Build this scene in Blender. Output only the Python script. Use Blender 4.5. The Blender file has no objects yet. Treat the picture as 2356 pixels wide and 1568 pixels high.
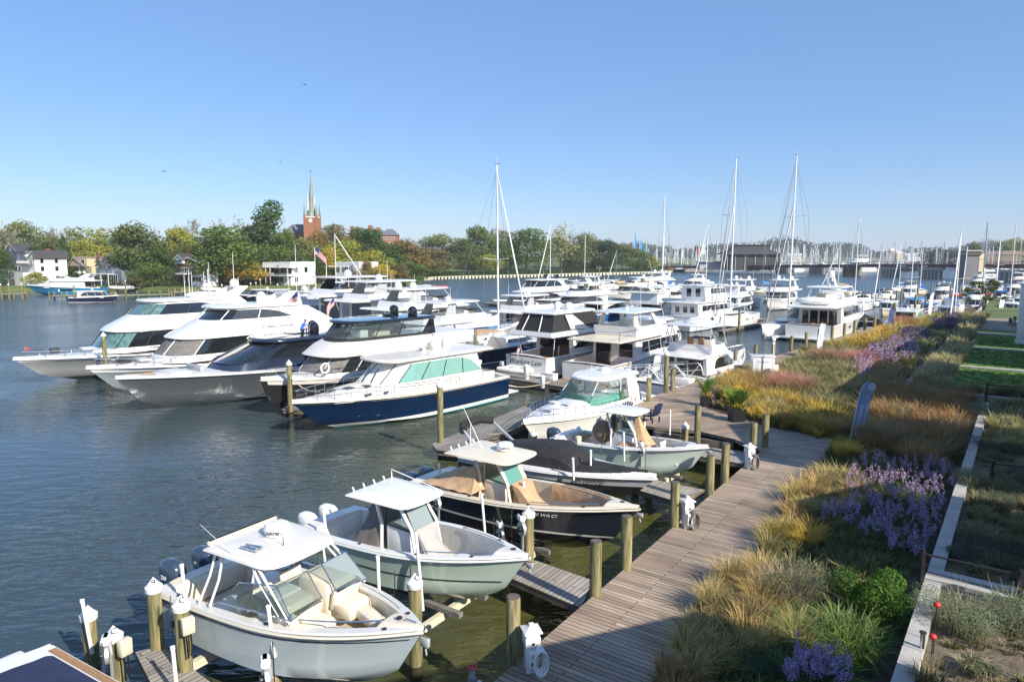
import bpy, math, random
import numpy as np
from mathutils import Vector, Matrix
random.seed(7); RNG = np.random.default_rng(7)
PI = math.pi; R = math.radians
S = bpy.context.scene
COL = S.collection
# ---------------- camera, world, sun ----------------
F = 1570.67; CX = 1178.; CY = 784.; PITCH = math.atan((784-590)/F); CH = 10.
cs_, sn_ = math.cos(PITCH), math.sin(PITCH)
cam = bpy.data.cameras.new('camera'); cam.lens = 24; cam.sensor_width = 36; cam.clip_end = 9000; cam.clip_start = .2
camo = bpy.data.objects.new('camera', cam); COL.objects.link(camo)
camo.location = (0, 0, CH); camo.rotation_euler = (PI/2-PITCH, 0, 0); S.camera = camo
S.render.resolution_x = 1024; S.render.resolution_y = 681
SUN_EL = R(33); SUN_AZ = math.atan2(.68, -.73)
W = bpy.data.worlds.new('World'); S.world = W; W.use_nodes = True
nt = W.node_tree; bg = nt.nodes['Background']
sky = nt.nodes.new('ShaderNodeTexSky'); sky.sky_type = 'NISHITA'; sky.sun_disc = False
sky.sun_elevation = SUN_EL; sky.sun_rotation = SUN_AZ; sky.altitude = 0; sky.air_density = 1.0; sky.dust_density = .25; sky.ozone_density = 3.
hs = nt.nodes.new('ShaderNodeHueSaturation'); hs.inputs['Saturation'].default_value = 1.12; nt.links.new(sky.outputs[0], hs.inputs['Color'])
mt = nt.nodes.new('ShaderNodeMix'); mt.data_type = 'RGBA'; mt.blend_type = 'MULTIPLY'; mt.inputs[0].default_value = 1; mt.inputs[7].default_value = (.93, .965, 1.10, 1); nt.links.new(hs.outputs[0], mt.inputs[6])
m2 = nt.nodes.new('ShaderNodeMix'); m2.data_type = 'RGBA'; m2.inputs[0].default_value = .55; m2.inputs[7].default_value = (1.15, 2.05, 3.75, 1); nt.links.new(mt.outputs[2], m2.inputs[6])
nt.links.new(m2.outputs[2], bg.inputs[0]); bg.inputs[1].default_value = .125
sl = bpy.data.lights.new('sun', 'SUN'); sl.energy = 4.9; sl.angle = R(.53); sl.color = (1, .92, .80)
so = bpy.data.objects.new('sun', sl); COL.objects.link(so)
sd = Vector((math.sin(SUN_AZ)*math.cos(SUN_EL), math.cos(SUN_AZ)*math.cos(SUN_EL), math.sin(SUN_EL)))
so.rotation_euler = sd.to_track_quat('Z', 'Y').to_euler(); so.location = (60, -60, 80)
S.view_settings.view_transform = 'Standard'; S.view_settings.look = 'None'; S.view_settings.exposure = .56; S.view_settings.gamma = 1

# ---------------- pixel <-> world on known planes ----------------
def g(px, py, z=0.):
    v = (CY-py)/F; u = (px-CX)/F
    t = (z-CH)/(-sn_+v*cs_)
    return (u*t, (cs_+v*sn_)*t)
def at(px, y, z=2.):
    return (px-CX)/F*(y*cs_-(z-CH)*sn_)
def zat(y, py):
    v = (CY-py)/F
    return CH + y*(v*cs_-sn_)/(cs_+v*sn_)
A1 = R(53); D1 = (math.cos(A1), math.sin(A1)); N1 = (math.sin(A1), -math.cos(A1)); O1 = (7.28, 12.2)
def uv(u, v): return (O1[0]+D1[0]*u+N1[0]*v, O1[1]+D1[1]*u+N1[1]*v)
A2 = R(49.5); D2 = (math.cos(A2), math.sin(A2)); N2 = (-D2[1], D2[0]); O2 = (-1.5, 53.9)
def uw(u, w): return (O2[0]+D2[0]*u+N2[0]*w, O2[1]+D2[1]*u+N2[1]*w)

# ---------------- materials ----------------
def newmat(n):
    m = bpy.data.materials.new(n); m.use_nodes = True
    return m, m.node_tree, m.node_tree.nodes['Principled BSDF']
def N(nt, t, **k):
    n = nt.nodes.new(t)
    for a, b in k.items(): setattr(n, a, b)
    return n
def pm(name, col, rough=.5, metal=0., var=.12, scale=3., bump=0., coat=0., spec=.5, stretch=None, dirt=None, alpha=None, trans=0.):
    m, nt, b = newmat(name)
    b.inputs['Roughness'].default_value = rough; b.inputs['Metallic'].default_value = metal
    b.inputs['Coat Weight'].default_value = coat; b.inputs['Specular IOR Level'].default_value = spec
    b.inputs['Transmission Weight'].default_value = trans
    tc = N(nt, 'ShaderNodeTexCoord'); src = tc.outputs['Object']
    if stretch:
        mp = N(nt, 'ShaderNodeMapping'); mp.inputs['Scale'].default_value = stretch
        nt.links.new(src, mp.inputs[0]); src = mp.outputs[0]
    nz = N(nt, 'ShaderNodeTexNoise'); nz.inputs['Scale'].default_value = scale; nz.inputs['Detail'].default_value = 5
    nt.links.new(src, nz.inputs['Vector'])
    rp = N(nt, 'ShaderNodeValToRGB')
    c = col; d = dirt or tuple(x*(1-var) for x in c); l = tuple(min(1, x*(1+var)) for x in c)
    rp.color_ramp.elements[0].position = .32; rp.color_ramp.elements[0].color = (*d, 1)
    rp.color_ramp.elements[1].position = .68; rp.color_ramp.elements[1].color = (*l, 1)
    nt.links.new(nz.outputs[0], rp.inputs[0]); nt.links.new(rp.outputs[0], b.inputs['Base Color'])
    if bump:
        bp = N(nt, 'ShaderNodeBump'); bp.inputs['Strength'].default_value = bump; bp.inputs['Distance'].default_value = .05
        nt.links.new(nz.outputs[0], bp.inputs['Height']); nt.links.new(bp.outputs[0], b.inputs['Normal'])
    return m
def hullmat(name, side, bottom=(.03, .03, .035), boot=None, zb=.05, zt=.2, rough=.16, var=.05):
    m, nt, b = newmat(name)
    b.inputs['Roughness'].default_value = rough; b.inputs['Coat Weight'].default_value = .5
    tc = N(nt, 'ShaderNodeTexCoord'); sp = N(nt, 'ShaderNodeSeparateXYZ'); nt.links.new(tc.outputs['Object'], sp.inputs[0])
    rp = N(nt, 'ShaderNodeValToRGB'); rp.color_ramp.interpolation = 'CONSTANT'
    mr = N(nt, 'ShaderNodeMapRange'); mr.inputs[1].default_value = -1; mr.inputs[2].default_value = 1
    nt.links.new(sp.outputs[2], mr.inputs[0]); nt.links.new(mr.outputs[0], rp.inputs[0])
    e = rp.color_ramp.elements
    boot = boot or side
    e[0].position = 0; e[0].color = (*bottom, 1)
    e[1].position = (zb+1)/2; e[1].color = (*boot, 1)
    x = e.new((zt+1)/2); x.color = (*side, 1)
    nz = N(nt, 'ShaderNodeTexNoise'); nz.inputs['Scale'].default_value = 1.2; nz.inputs['Detail'].default_value = 4
    nt.links.new(tc.outputs['Object'], nz.inputs['Vector'])
    mm = N(nt, 'ShaderNodeMapRange'); mm.inputs[3].default_value = 1-var; mm.inputs[4].default_value = 1+var
    nt.links.new(nz.outputs[0], mm.inputs[0])
    mx = N(nt, 'ShaderNodeVectorMath', operation='SCALE'); nt.links.new(rp.outputs[0], mx.inputs[0]); nt.links.new(mm.outputs[0], mx.inputs['Scale'])
    nt.links.new(mx.outputs[0], b.inputs['Base Color'])
    return m
def plankmat(name, ang, c0=(.37, .27, .19), c1=(.58, .455, .335), w=.15, L=3.4):
    m, nt, b = newmat(name); b.inputs['Roughness'].default_value = .8
    tc = N(nt, 'ShaderNodeTexCoord'); mp = N(nt, 'ShaderNodeMapping'); mp.inputs['Rotation'].default_value = (0, 0, -ang)
    nt.links.new(tc.outputs['Object'], mp.inputs[0])
    br = N(nt, 'ShaderNodeTexBrick'); br.offset = .37; br.offset_frequency = 2
    br.inputs['Scale'].default_value = 1; br.inputs['Mortar Size'].default_value = .011; br.inputs['Mortar Smooth'].default_value = .3
    br.inputs['Brick Width'].default_value = L; br.inputs['Row Height'].default_value = w
    br.inputs['Color1'].default_value = (*c0, 1); br.inputs['Color2'].default_value = (*c1, 1); br.inputs['Mortar'].default_value = (.035, .03, .027, 1)
    nt.links.new(mp.outputs[0], br.inputs['Vector'])
    mp2 = N(nt, 'ShaderNodeMapping'); mp2.inputs['Scale'].default_value = (1.2, 22, 1); nt.links.new(mp.outputs[0], mp2.inputs[0])
    nz = N(nt, 'ShaderNodeTexNoise'); nz.inputs['Scale'].default_value = 1; nz.inputs['Detail'].default_value = 6; nt.links.new(mp2.outputs[0], nz.inputs['Vector'])
    nz2 = N(nt, 'ShaderNodeTexNoise'); nz2.inputs['Scale'].default_value = .55; nz2.inputs['Detail'].default_value = 5; nt.links.new(tc.outputs['Object'], nz2.inputs['Vector'])
    ml = N(nt, 'ShaderNodeMath', operation='MULTIPLY_ADD'); nt.links.new(nz.outputs[0], ml.inputs[0]); ml.inputs[1].default_value = .7; ml.inputs[2].default_value = .38
    m3 = N(nt, 'ShaderNodeMapRange'); m3.inputs[1].default_value = .3; m3.inputs[2].default_value = .7; m3.inputs[3].default_value = .7; m3.inputs[4].default_value = 1.24; nt.links.new(nz2.outputs[0], m3.inputs[0])
    m4 = N(nt, 'ShaderNodeMath', operation='MULTIPLY'); nt.links.new(ml.outputs[0], m4.inputs[0]); nt.links.new(m3.outputs[0], m4.inputs[1])
    sc = N(nt, 'ShaderNodeVectorMath', operation='SCALE'); nt.links.new(br.outputs[0], sc.inputs[0]); nt.links.new(m4.outputs[0], sc.inputs['Scale'])
    nt.links.new(sc.outputs[0], b.inputs['Base Color'])
    bp = N(nt, 'ShaderNodeBump'); bp.inputs['Strength'].default_value = .5; bp.inputs['Distance'].default_value = .02; bp.invert = True
    nt.links.new(br.outputs['Fac'], bp.inputs['Height']); nt.links.new(bp.outputs[0], b.inputs['Normal'])
    return m
def woodpost():
    m, nt, b = newmat('post_wood'); b.inputs['Roughness'].default_value = .85
    tc = N(nt, 'ShaderNodeTexCoord'); oi = N(nt, 'ShaderNodeObjectInfo')
    ad = N(nt, 'ShaderNodeVectorMath', operation='ADD'); nt.links.new(tc.outputs['Object'], ad.inputs[0]); nt.links.new(oi.outputs['Location'], ad.inputs[1])
    mp = N(nt, 'ShaderNodeMapping'); mp.inputs['Scale'].default_value = (7, 7, .7); nt.links.new(ad.outputs[0], mp.inputs[0])
    nz = N(nt, 'ShaderNodeTexNoise'); nz.inputs['Scale'].default_value = 1.6; nz.inputs['Detail'].default_value = 7; nz.inputs['Distortion'].default_value = .8; nt.links.new(mp.outputs[0], nz.inputs['Vector'])
    rp = N(nt, 'ShaderNodeValToRGB'); e = rp.color_ramp.elements
    e[0].position = .28; e[0].color = (.05, .04, .02, 1); e[1].position = .75; e[1].color = (.44, .36, .2, 1)
    x = e.new(.45); x.color = (.15, .15, .06, 1); x = e.new(.58); x.color = (.25, .2, .1, 1)
    nt.links.new(nz.outputs[0], rp.inputs[0]); nt.links.new(rp.outputs[0], b.inputs['Base Color'])
    bp = N(nt, 'ShaderNodeBump'); bp.inputs['Strength'].default_value = .6; bp.inputs['Distance'].default_value = .03
    nt.links.new(nz.outputs[0], bp.inputs['Height']); nt.links.new(bp.outputs[0], b.inputs['Normal'])
    return m
def leafmat(name='foliage', usecol=True, trans=.25, rough=.6):
    m, nt, b = newmat(name); b.inputs['Roughness'].default_value = rough; b.inputs['Specular IOR Level'].default_value = .25
    oi = N(nt, 'ShaderNodeObjectInfo'); at_ = N(nt, 'ShaderNodeAttribute'); at_.attribute_name = 'Col'
    mx = N(nt, 'ShaderNodeMix', data_type='RGBA', blend_type='MULTIPLY'); mx.inputs[0].default_value = 1
    nt.links.new(oi.outputs['Color'], mx.inputs[6]); nt.links.new(at_.outputs['Color'], mx.inputs[7])
    nt.links.new(mx.outputs[2], b.inputs['Base Color'])
    tr = N(nt, 'ShaderNodeBsdfTranslucent'); nt.links.new(mx.outputs[2], tr.inputs[0])
    ms = N(nt, 'ShaderNodeMixShader'); ms.inputs[0].default_value = trans
    nt.links.new(b.outputs[0], ms.inputs[1]); nt.links.new(tr.outputs[0], ms.inputs[2])
    nt.links.new(ms.outputs[0], nt.nodes['Material Output'].inputs[0])
    return m
def glassmat(name, col, rough=.05):
    # tinted pane: mostly mirror-like reflection over a see-through tint
    m, nt, b = newmat(name)
    b.inputs['Base Color'].default_value = (*col, 1); b.inputs['Roughness'].default_value = rough; b.inputs['IOR'].default_value = 1.5
    tp = N(nt, 'ShaderNodeBsdfTransparent'); tp.inputs[0].default_value = (*[min(1, c*1.6+.25) for c in col], 1)
    ms = N(nt, 'ShaderNodeMixShader'); fr = N(nt, 'ShaderNodeFresnel'); fr.inputs[0].default_value = 1.5
    ma = N(nt, 'ShaderNodeMath', operation='MULTIPLY_ADD'); ma.inputs[1].default_value = 1.2; ma.inputs[2].default_value = .12
    nt.links.new(fr.outputs[0], ma.inputs[0]); nt.links.new(ma.outputs[0], ms.inputs[0])
    nt.links.new(tp.outputs[0], ms.inputs[1]); nt.links.new(b.outputs[0], ms.inputs[2]); nt.links.new(ms.outputs[0], nt.nodes['Material Output'].inputs[0])
    return m
M = {}
def mk(k, *a, **b): M[k] = pm(k, *a, **b)
mk('white', (.80, .79, .76), .22, coat=.4, var=.04, scale=2)
mk('offwhite', (.72, .69, .62), .3, coat=.3, var=.05, scale=2)
mk('cream', (.74, .66, .52), .35, coat=.2, var=.05)
mk('grey', (.38, .39, .40), .4, var=.08)
mk('lightgrey', (.55, .56, .57), .45, var=.06)
mk('nonskid', (.66, .65, .61), .7, var=.06, scale=30)
mk('creamsole', (.62, .54, .42), .7, var=.06, scale=20)
mk('teak', (.36, .2, .09), .6, var=.25, scale=6, stretch=(1, 9, 1))
mk('glass', (.012, .015, .018), .04, var=.2, coat=1., scale=.8)
mk('pile_wet', (.045, .042, .02), .6, var=.3, scale=4)
mk('smoke', (.05, .055, .06), .1, var=.2, coat=.6)
mk('teal_glass', (.10, .19, .18), .06, var=.3, coat=1.)
mk('aqua', (.19, .38, .33), .12, var=.06, coat=1.)
mk('blueglass', (.08, .22, .42), .06, var=.1, coat=1.)
mk('black', (.012, .012, .014), .45, var=.3)
mk('gloss_black', (.008, .008, .01), .06, coat=1., var=.2)
mk('canvas_black', (.02, .02, .022), .85, var=.3, bump=.5, scale=4)
mk('canvas_grey', (.17, .16, .15), .9, var=.18, bump=.6, scale=3)
mk('canvas_lightgrey', (.42, .39, .36), .9, var=.12, bump=.8, scale=3)
mk('canvas_tan', (.50, .33, .19), .9, var=.14, bump=.8, scale=3)
mk('canvas_brown', (.26, .17, .11), .9, var=.2, bump=.8, scale=3)
mk('canvas_navy', (.02, .03, .085), .85, var=.2, bump=.6, scale=2)
mk('canvas_blue', (.02, .10, .35), .8, var=.2, bump=.6, scale=2)
mk('canvas_sky', (.03, .26, .62), .8, var=.2, bump=.6, scale=2)
mk('canvas_red', (.5, .04, .03), .8, var=.2)
mk('canvas_white', (.78, .77, .74), .85, var=.08, bump=.5, scale=2)
mk('steel', (.62, .63, .64), .22, metal=1., var=.05)
mk('alu', (.66, .67, .68), .42, metal=.6, var=.08)
mk('mastwhite', (.7, .7, .69), .35, var=.05)
mk('mastgrey', (.25, .26, .27), .4, metal=.4, var=.1)
mk('engine_navy', (.035, .055, .09), .2, coat=.8, var=.1)
mk('dark', (.03, .03, .03), .7, var=.3)
mk('pvc', (.82, .81, .78), .35, var=.03)
mk('capwhite', (.8, .79, .76), .45, var=.06)
mk('beigebox', (.62, .58, .44), .5, var=.05)
mk('navy_text', (.015, .02, .06), .5, var=.1)
mk('white_text', (.8, .8, .8), .5, var=.02)
mk('red', (.6, .04, .03), .4, var=.1)
mk('orange', (.8, .25, .04), .5, var=.1)
mk('flagblue', (.03, .05, .2), .8, var=.1)
mk('concrete', (.42, .40, .36), .85, var=.14, scale=1.5, bump=.2)
mk('concrete_dark', (.2, .19, .17), .9, var=.25, scale=.7, bump=.2)
mk('pierwood', (.16, .13, .10), .9, var=.3, scale=2)
mk('piletop', (.12, .10, .085), .95, var=.35, scale=20, bump=.5)
mk('soil', (.085, .06, .04), .95, var=.4, scale=2.5, bump=.8)
mk('gravel', (.145, .115, .08), .95, var=.35, scale=9, bump=.8)
mk('brick_shaded', (.14, .055, .045), .85, var=.2, scale=3)  # brick with the shade of the house front put into its colour
mk('brick', (.32, .135, .075), .85, var=.2, scale=3)
mk('slate', (.14, .145, .155), .7, var=.15, scale=2)
mk('copper', (.22, .25, .21), .6, var=.2, scale=.6)
mk('siding_white', (.68, .68, .66), .6, var=.05, scale=1)
mk('siding_grey', (.19, .22, .27), .6, var=.1, scale=1)
mk('siding_tan', (.56, .46, .30), .6, var=.08, scale=1)
mk('siding_purple', (.12, .11, .19), .6, var=.1)
mk('roof_brown', (.2, .145, .105), .85, var=.2, scale=2)
mk('roof_dark', (.05, .05, .055), .8, var=.3, scale=2)
mk('trim', (.76, .75, .72), .5, var=.04)
mk('tyre', (.02, .02, .02), .8)
mk('bark', (.12, .095, .07), .95, var=.3, scale=3, bump=.6)
mk('greybark', (.3, .28, .25), .9, var=.2, scale=2)
mk('terracotta', (.35, .1, .05), .8, var=.2)
mk('bridge_red', (.10, .035, .04), .6, var=.2, scale=.6)
mk('rope', (.62, .55, .40), .9, var=.1)
mk('skin', (.20, .11, .07), .6, var=.08)
mk('shirt_blue', (.04, .16, .6), .8, var=.1)
mk('trousers', (.03, .035, .05), .8)
mk('tealhull', (.08, .32, .28), .4, var=.06)
mk('seafoam', (.45, .72, .62), .6, var=.06)
mk('flag_cloth_navy', (.05, .075, .19), .75, var=.25, scale=1.2, bump=.8)
mk('flag_cloth_white', (.72, .73, .78), .75, var=.1, scale=1.2, bump=.6)
M['postwood'] = woodpost()
M['leaf'] = leafmat()
M['clear'] = glassmat('clear_glass', (.25, .3, .3))
M['greenclear'] = glassmat('green_glass', (.12, .3, .26))

# ---------------- mesh builder ----------------
class MB:
    def __init__(s): s.v = []; s.f = []; s.m = []; s.mats = []
    def mi(s, m):
        if m not in s.mats: s.mats.append(m)
        return s.mats.index(m)
    def add(s, vs, fs, m):
        o = len(s.v); k = s.mi(m); s.v += [tuple(p) for p in vs]
        for f in fs: s.f.append(tuple(i+o for i in f)); s.m.append(k)
        return s
    def box(s, c, d, m, rz=0., ry=0., rx=0.):
        x, y, z = d[0]/2, d[1]/2, d[2]/2
        T = Matrix.Translation(c) @ Matrix.Rotation(rz, 4, 'Z') @ Matrix.Rotation(ry, 4, 'Y') @ Matrix.Rotation(rx, 4, 'X')
        vs = [T @ Vector(p) for p in [(-x,-y,-z),(x,-y,-z),(x,y,-z),(-x,y,-z),(-x,-y,z),(x,-y,z),(x,y,z),(-x,y,z)]]
        return s.add(vs, [(0,3,2,1),(4,5,6,7),(0,1,5,4),(1,2,6,5),(2,3,7,6),(3,0,4,7)], m)
    def rbox(s, c, d, m, r=.05, rz=0., ry=0., rx=0.):
        T = Matrix.Translation(c) @ Matrix.Rotation(rz, 4, 'Z') @ Matrix.Rotation(ry, 4, 'Y') @ Matrix.Rotation(rx, 4, 'X')
        X, Y, Z = d[0]/2, d[1]/2, d[2]/2; r = min(r, X*.9, Y*.9, Z*.9)
        rings = []
        for (z, k) in ((-Z, r), (-Z+r*.3, r*.3), (-Z+r, 0), (Z-r, 0), (Z-r*.3, r*.3), (Z, r)):
            a, b = X-k, Y-k; q = r; p = []
            for (sx, sy, a0) in ((1, 1, 0), (-1, 1, 90), (-1, -1, 180), (1, -1, 270)):
                for t in (0, 45, 90):
                    th = R(a0+t); p.append(T @ Vector((sx*(a-q)+q*math.cos(th), sy*(b-q)+q*math.sin(th), z)))
            rings.append(p)
        return s.loft(rings, m, True, True, True)
    def loft(s, rings, m, closed=True, cap0=False, cap1=False):
        n = len(rings[0]); vs = [p for r in rings for p in r]; fs = []
        for k in range(len(rings)-1):
            for i in range(n if closed else n-1):
                j = (i+1) % n
                fs.append((k*n+i, k*n+j, (k+1)*n+j, (k+1)*n+i))
        if cap0: fs.append(tuple(range(n-1, -1, -1)))
        if cap1: fs.append(tuple(range((len(rings)-1)*n, len(rings)*n)))
        return s.add(vs, fs, m)
    def tube(s, p, q, r, m, r2=None, n=7, cap=True):
        p = Vector(p); q = Vector(q); d = (q-p)
        if d.length < 1e-6: return s
        a = d.orthogonal().normalized(); b = d.normalized().cross(a)
        r2 = r if r2 is None else r2
        rg = [[o+(a*math.cos(2*PI*i/n)+b*math.sin(2*PI*i/n))*rr for i in range(n)] for o, rr in ((p, r), (q, r2))]
        return s.loft(rg, m, True, cap, cap)
    def path(s, pts, r, m, n=6, closed=False, cap=True):
        pts = [Vector(p) for p in pts]; rings = []; up = None
        for i, p in enumerate(pts):
            if closed: t = pts[(i+1) % len(pts)]-pts[i-1]
            else: t = pts[min(i+1, len(pts)-1)]-pts[max(i-1, 0)]
            t.normalize()
            if up is None: up = t.orthogonal().normalized()
            up = (up-t*up.dot(t)).normalized(); b = t.cross(up)
            rr = r[i] if isinstance(r, (list, tuple)) else r
            rings.append([p+(up*math.cos(2*PI*k/n)+b*math.sin(2*PI*k/n))*rr for k in range(n)])
        if closed: rings.append(rings[0])
        return s.loft(rings, m, True, cap and not closed, cap and not closed)
    def lathe(s, c, prof, m, n=14, axis=None):
        c = Vector(c); T = Vector(axis).to_track_quat('Z', 'Y').to_matrix() if axis else Matrix.Identity(3)
        rings = [[c+T @ Vector((r*math.cos(2*PI*i/n), r*math.sin(2*PI*i/n), z)) for i in range(n)] for r, z in prof]
        return s.loft(rings, m, True, True, True)
    def dome(s, c, r, h, m, n=14):
        prof = [(r*.8, 0), (r*.97, h*.08), (r, h*.2), (r, h*.5)]
        hh = h*.5
        for k in range(1, 6): a = k*PI/2/6; prof.append((r*math.cos(a), h*.5+hh*math.sin(a)))
        prof.append((r*.05, h)); return s.lathe(c, prof, m, n)
    def ell(s, c, d, m, n=12):
        prof = []
        for k in range(0, 9):
            a = -PI/2+PI*k/8; prof.append((max(.001, math.cos(a)), math.sin(a)))
        rings = [[(c[0]+d[0]*r*math.cos(2*PI*i/n), c[1]+d[1]*r*math.sin(2*PI*i/n), c[2]+d[2]*z) for i in range(n)] for r, z in prof]
        return s.loft(rings, m, True)
    def quad(s, a, b, c, d, m): return s.add([a, b, c, d], [(0, 1, 2, 3)], m)
    def prism(s, poly, z0, z1, m, mtop=None):
        n = len(poly)
        ar = sum(poly[i][0]*poly[(i+1) % n][1]-poly[(i+1) % n][0]*poly[i][1] for i in range(n))
        if ar < 0: poly = poly[::-1]
        z1f = z1 if callable(z1) else (lambda x, y: z1)
        vs = [(x, y, z0) for x, y in poly]+[(x, y, z1f(x, y)) for x, y in poly]
        s.add(vs, [(i, (i+1) % n, (i+1) % n+n, i+n) for i in range(n)]+[tuple(range(n-1, -1, -1))], m)
        return s.add(vs[n:], [tuple(range(n))], mtop or m)
    def build(s, name, parent=None, ang=38, mat=None):
        if not s.v: return None
        me = bpy.data.meshes.new(name); me.from_pydata(s.v, [], s.f)
        for m in s.mats: me.materials.append(M[m] if isinstance(m, str) else m)
        me.polygons.foreach_set('material_index', s.m); me.update()
        if ang: me.shade_smooth(); me.set_sharp_from_angle(angle=R(ang))
        o = bpy.data.objects.new(name, me); COL.objects.link(o)
        if parent: o.parent = parent
        return o
def tag(o, label=None, cat=None, group=None, kind=None):
    if label: o['label'] = label
    if cat: o['category'] = cat
    if group: o['group'] = group
    if kind: o['kind'] = kind
    return o
def empty(name, loc, rz=0., label=None, cat=None, group=None):
    o = bpy.data.objects.new(name, None); COL.objects.link(o); o.location = loc if len(loc) == 3 else (*loc, 0); o.rotation_euler = (0, 0, rz)
    o.empty_display_size = .3
    return tag(o, label, cat, group)
def kids(o): return [c for c in KIDS.get(o.name, [])]
KIDS = {}
def dup(o, loc, rz=None, label=None, group=None, sc=None):
    def cp(a, par):
        c = a.copy(); COL.objects.link(c)
        if par: c.parent = par
        for ch in a.children: cp(ch, c)
        return c
    c = cp(o, None); c.location = loc
    if rz is not None: c.rotation_euler[2] = rz
    if sc is not None: c.scale = (sc, sc, sc)
    if label: c['label'] = label
    if group: c['group'] = group
    return c
def text(body, size, m, parent, loc, rot, name='lettering', ext=.004, bend=None, shear=0., squash=1.):
    cu = bpy.data.curves.new('t', 'FONT'); cu.body = body; cu.size = size; cu.extrude = ext; cu.align_x = 'CENTER'; cu.align_y = 'CENTER'; cu.shear = shear
    cu.resolution_u = 3
    t = bpy.data.objects.new('t', cu); COL.objects.link(t)
    dg = bpy.context.evaluated_depsgraph_get(); me = bpy.data.meshes.new_from_object(t.evaluated_get(dg))
    bpy.data.objects.remove(t); bpy.data.curves.remove(cu)
    for v in me.vertices:
        x, y, z = v.co; x *= squash
        if bend:
            a = x/bend; r = bend+z; x, z = r*math.sin(a), r*math.cos(a)-bend
        v.co = (x, y, z)
    me.name = name; me.materials.clear(); me.materials.append(M[m])
    o = bpy.data.objects.new(name, me); COL.objects.link(o); o.parent = parent; o.location = loc; o.rotation_euler = rot
    return o
# ---------------- water ----------------
def watermat():
    m, nt, b = newmat('water'); b.inputs['IOR'].default_value = 1.40
    geo = N(nt, 'ShaderNodeTexCoord'); sp = geo.outputs['Object']
    sx = N(nt, 'ShaderNodeSeparateXYZ'); nt.links.new(sp, sx.inputs[0]); mq = N(nt, 'ShaderNodeMapRange'); mq.inputs[1].default_value = 25; mq.inputs[2].default_value = 190; mq.inputs[3].default_value = .045; mq.inputs[4].default_value = .27; nt.links.new(sx.outputs[1], mq.inputs[0]); nt.links.new(mq.outputs[0], b.inputs['Roughness'])
    nzc = N(nt, 'ShaderNodeTexNoise'); nzc.inputs['Scale'].default_value = .08; nt.links.new(sp, nzc.inputs[0])
    rp = N(nt, 'ShaderNodeValToRGB'); rp.color_ramp.elements[0].color = (.030, .052, .062, 1); rp.color_ramp.elements[1].color = (.050, .072, .074, 1)
    nt.links.new(nzc.outputs[0], rp.inputs[0])
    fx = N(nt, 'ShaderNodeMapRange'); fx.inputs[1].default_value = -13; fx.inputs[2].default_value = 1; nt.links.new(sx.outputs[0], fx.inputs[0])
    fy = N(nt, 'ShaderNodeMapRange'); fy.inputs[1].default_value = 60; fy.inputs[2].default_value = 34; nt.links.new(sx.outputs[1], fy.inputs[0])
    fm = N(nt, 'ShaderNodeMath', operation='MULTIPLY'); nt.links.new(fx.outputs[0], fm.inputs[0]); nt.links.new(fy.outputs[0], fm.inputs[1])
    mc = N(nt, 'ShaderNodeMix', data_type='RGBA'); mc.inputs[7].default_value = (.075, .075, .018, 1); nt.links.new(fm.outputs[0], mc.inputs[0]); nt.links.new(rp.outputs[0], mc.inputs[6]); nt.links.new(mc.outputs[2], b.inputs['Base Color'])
    def wave(rot, sc, scale, det, dist):
        mp = N(nt, 'ShaderNodeMapping'); mp.inputs['Rotation'].default_value = (0, 0, rot); mp.inputs['Scale'].default_value = sc
        nt.links.new(sp, mp.inputs[0]); n = N(nt, 'ShaderNodeTexNoise'); n.inputs['Scale'].default_value = scale; n.inputs['Detail'].default_value = det
        n.inputs['Distortion'].default_value = .3
        nt.links.new(mp.outputs[0], n.inputs[0]); return n, dist
    last = None
    pt = N(nt, 'ShaderNodeTexNoise'); pt.inputs['Scale'].default_value = .045; pt.inputs['Detail'].default_value = 3; nt.links.new(sp, pt.inputs[0])
    pr = N(nt, 'ShaderNodeMapRange'); pr.inputs[1].default_value = .40; pr.inputs[2].default_value = .60; pr.inputs[3].default_value = .22; pr.inputs[4].default_value = 1.
    nt.links.new(pt.outputs[0], pr.inputs[0])
    for n, d in (wave(R(-14), (1, 2.8, 1), .5, 3, .17), wave(R(-30), (1, 2.6, 1), 1.15, 3, .13), wave(R(8), (1, 1.6, 1), 5.0, 3, .022)):
        bp = N(nt, 'ShaderNodeBump'); bp.inputs['Distance'].default_value = d; nt.links.new(n.outputs[0], bp.inputs['Height'])
        nt.links.new(pr.outputs[0], bp.inputs['Strength'])
        if last: nt.links.new(last.outputs[0], bp.inputs['Normal'])
        last = bp
    nt.links.new(last.outputs[0], b.inputs['Normal'])
    return m
M['water'] = watermat()
w = MB(); w.add([(-4000, -60, 0), (4000, -60, 0), (4000, 7000, 0), (-4000, 7000, 0)], [(0, 1, 2, 3)], 'water')
tag(w.build('water'), kind='structure')
# ---------------- land across the creek ----------------
mk('grassland', (.10, .13, .035), .9, var=.35, scale=.12)
SHORE = [(-700, 676), (-150, 674), (0, 672), (200, 669), (420, 672), (560, 667), (700, 666), (880, 664), (960, 655), (978, 643), (1080, 640), (1250, 636), (1500, 629), (1545, 626), (1640, 624), (1700, 620), (1740, 618)]
def shore_y(px):
    for (a, ya), (b, yb) in zip(SHORE, SHORE[1:]):
        if a <= px <= b: return ya+(yb-ya)*(px-a)/(b-a)
    return SHORE[0][1] if px < 0 else SHORE[-1][1]
def shoreD(px): return g(px, shore_y(px))[1]
prof_l = [(0, -1.5), (.02, 1.1), (12, 1.6), (30, 3), (60, 6), (110, 9), (220, 10), (900, 9), (4000, 9)]
prof_r = [(0, -1.5), (.02, 1.3), (10, 1.5), (30, 2.2), (70, 4), (120, 5), (250, 5), (900, 5), (4000, 6)]
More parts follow.
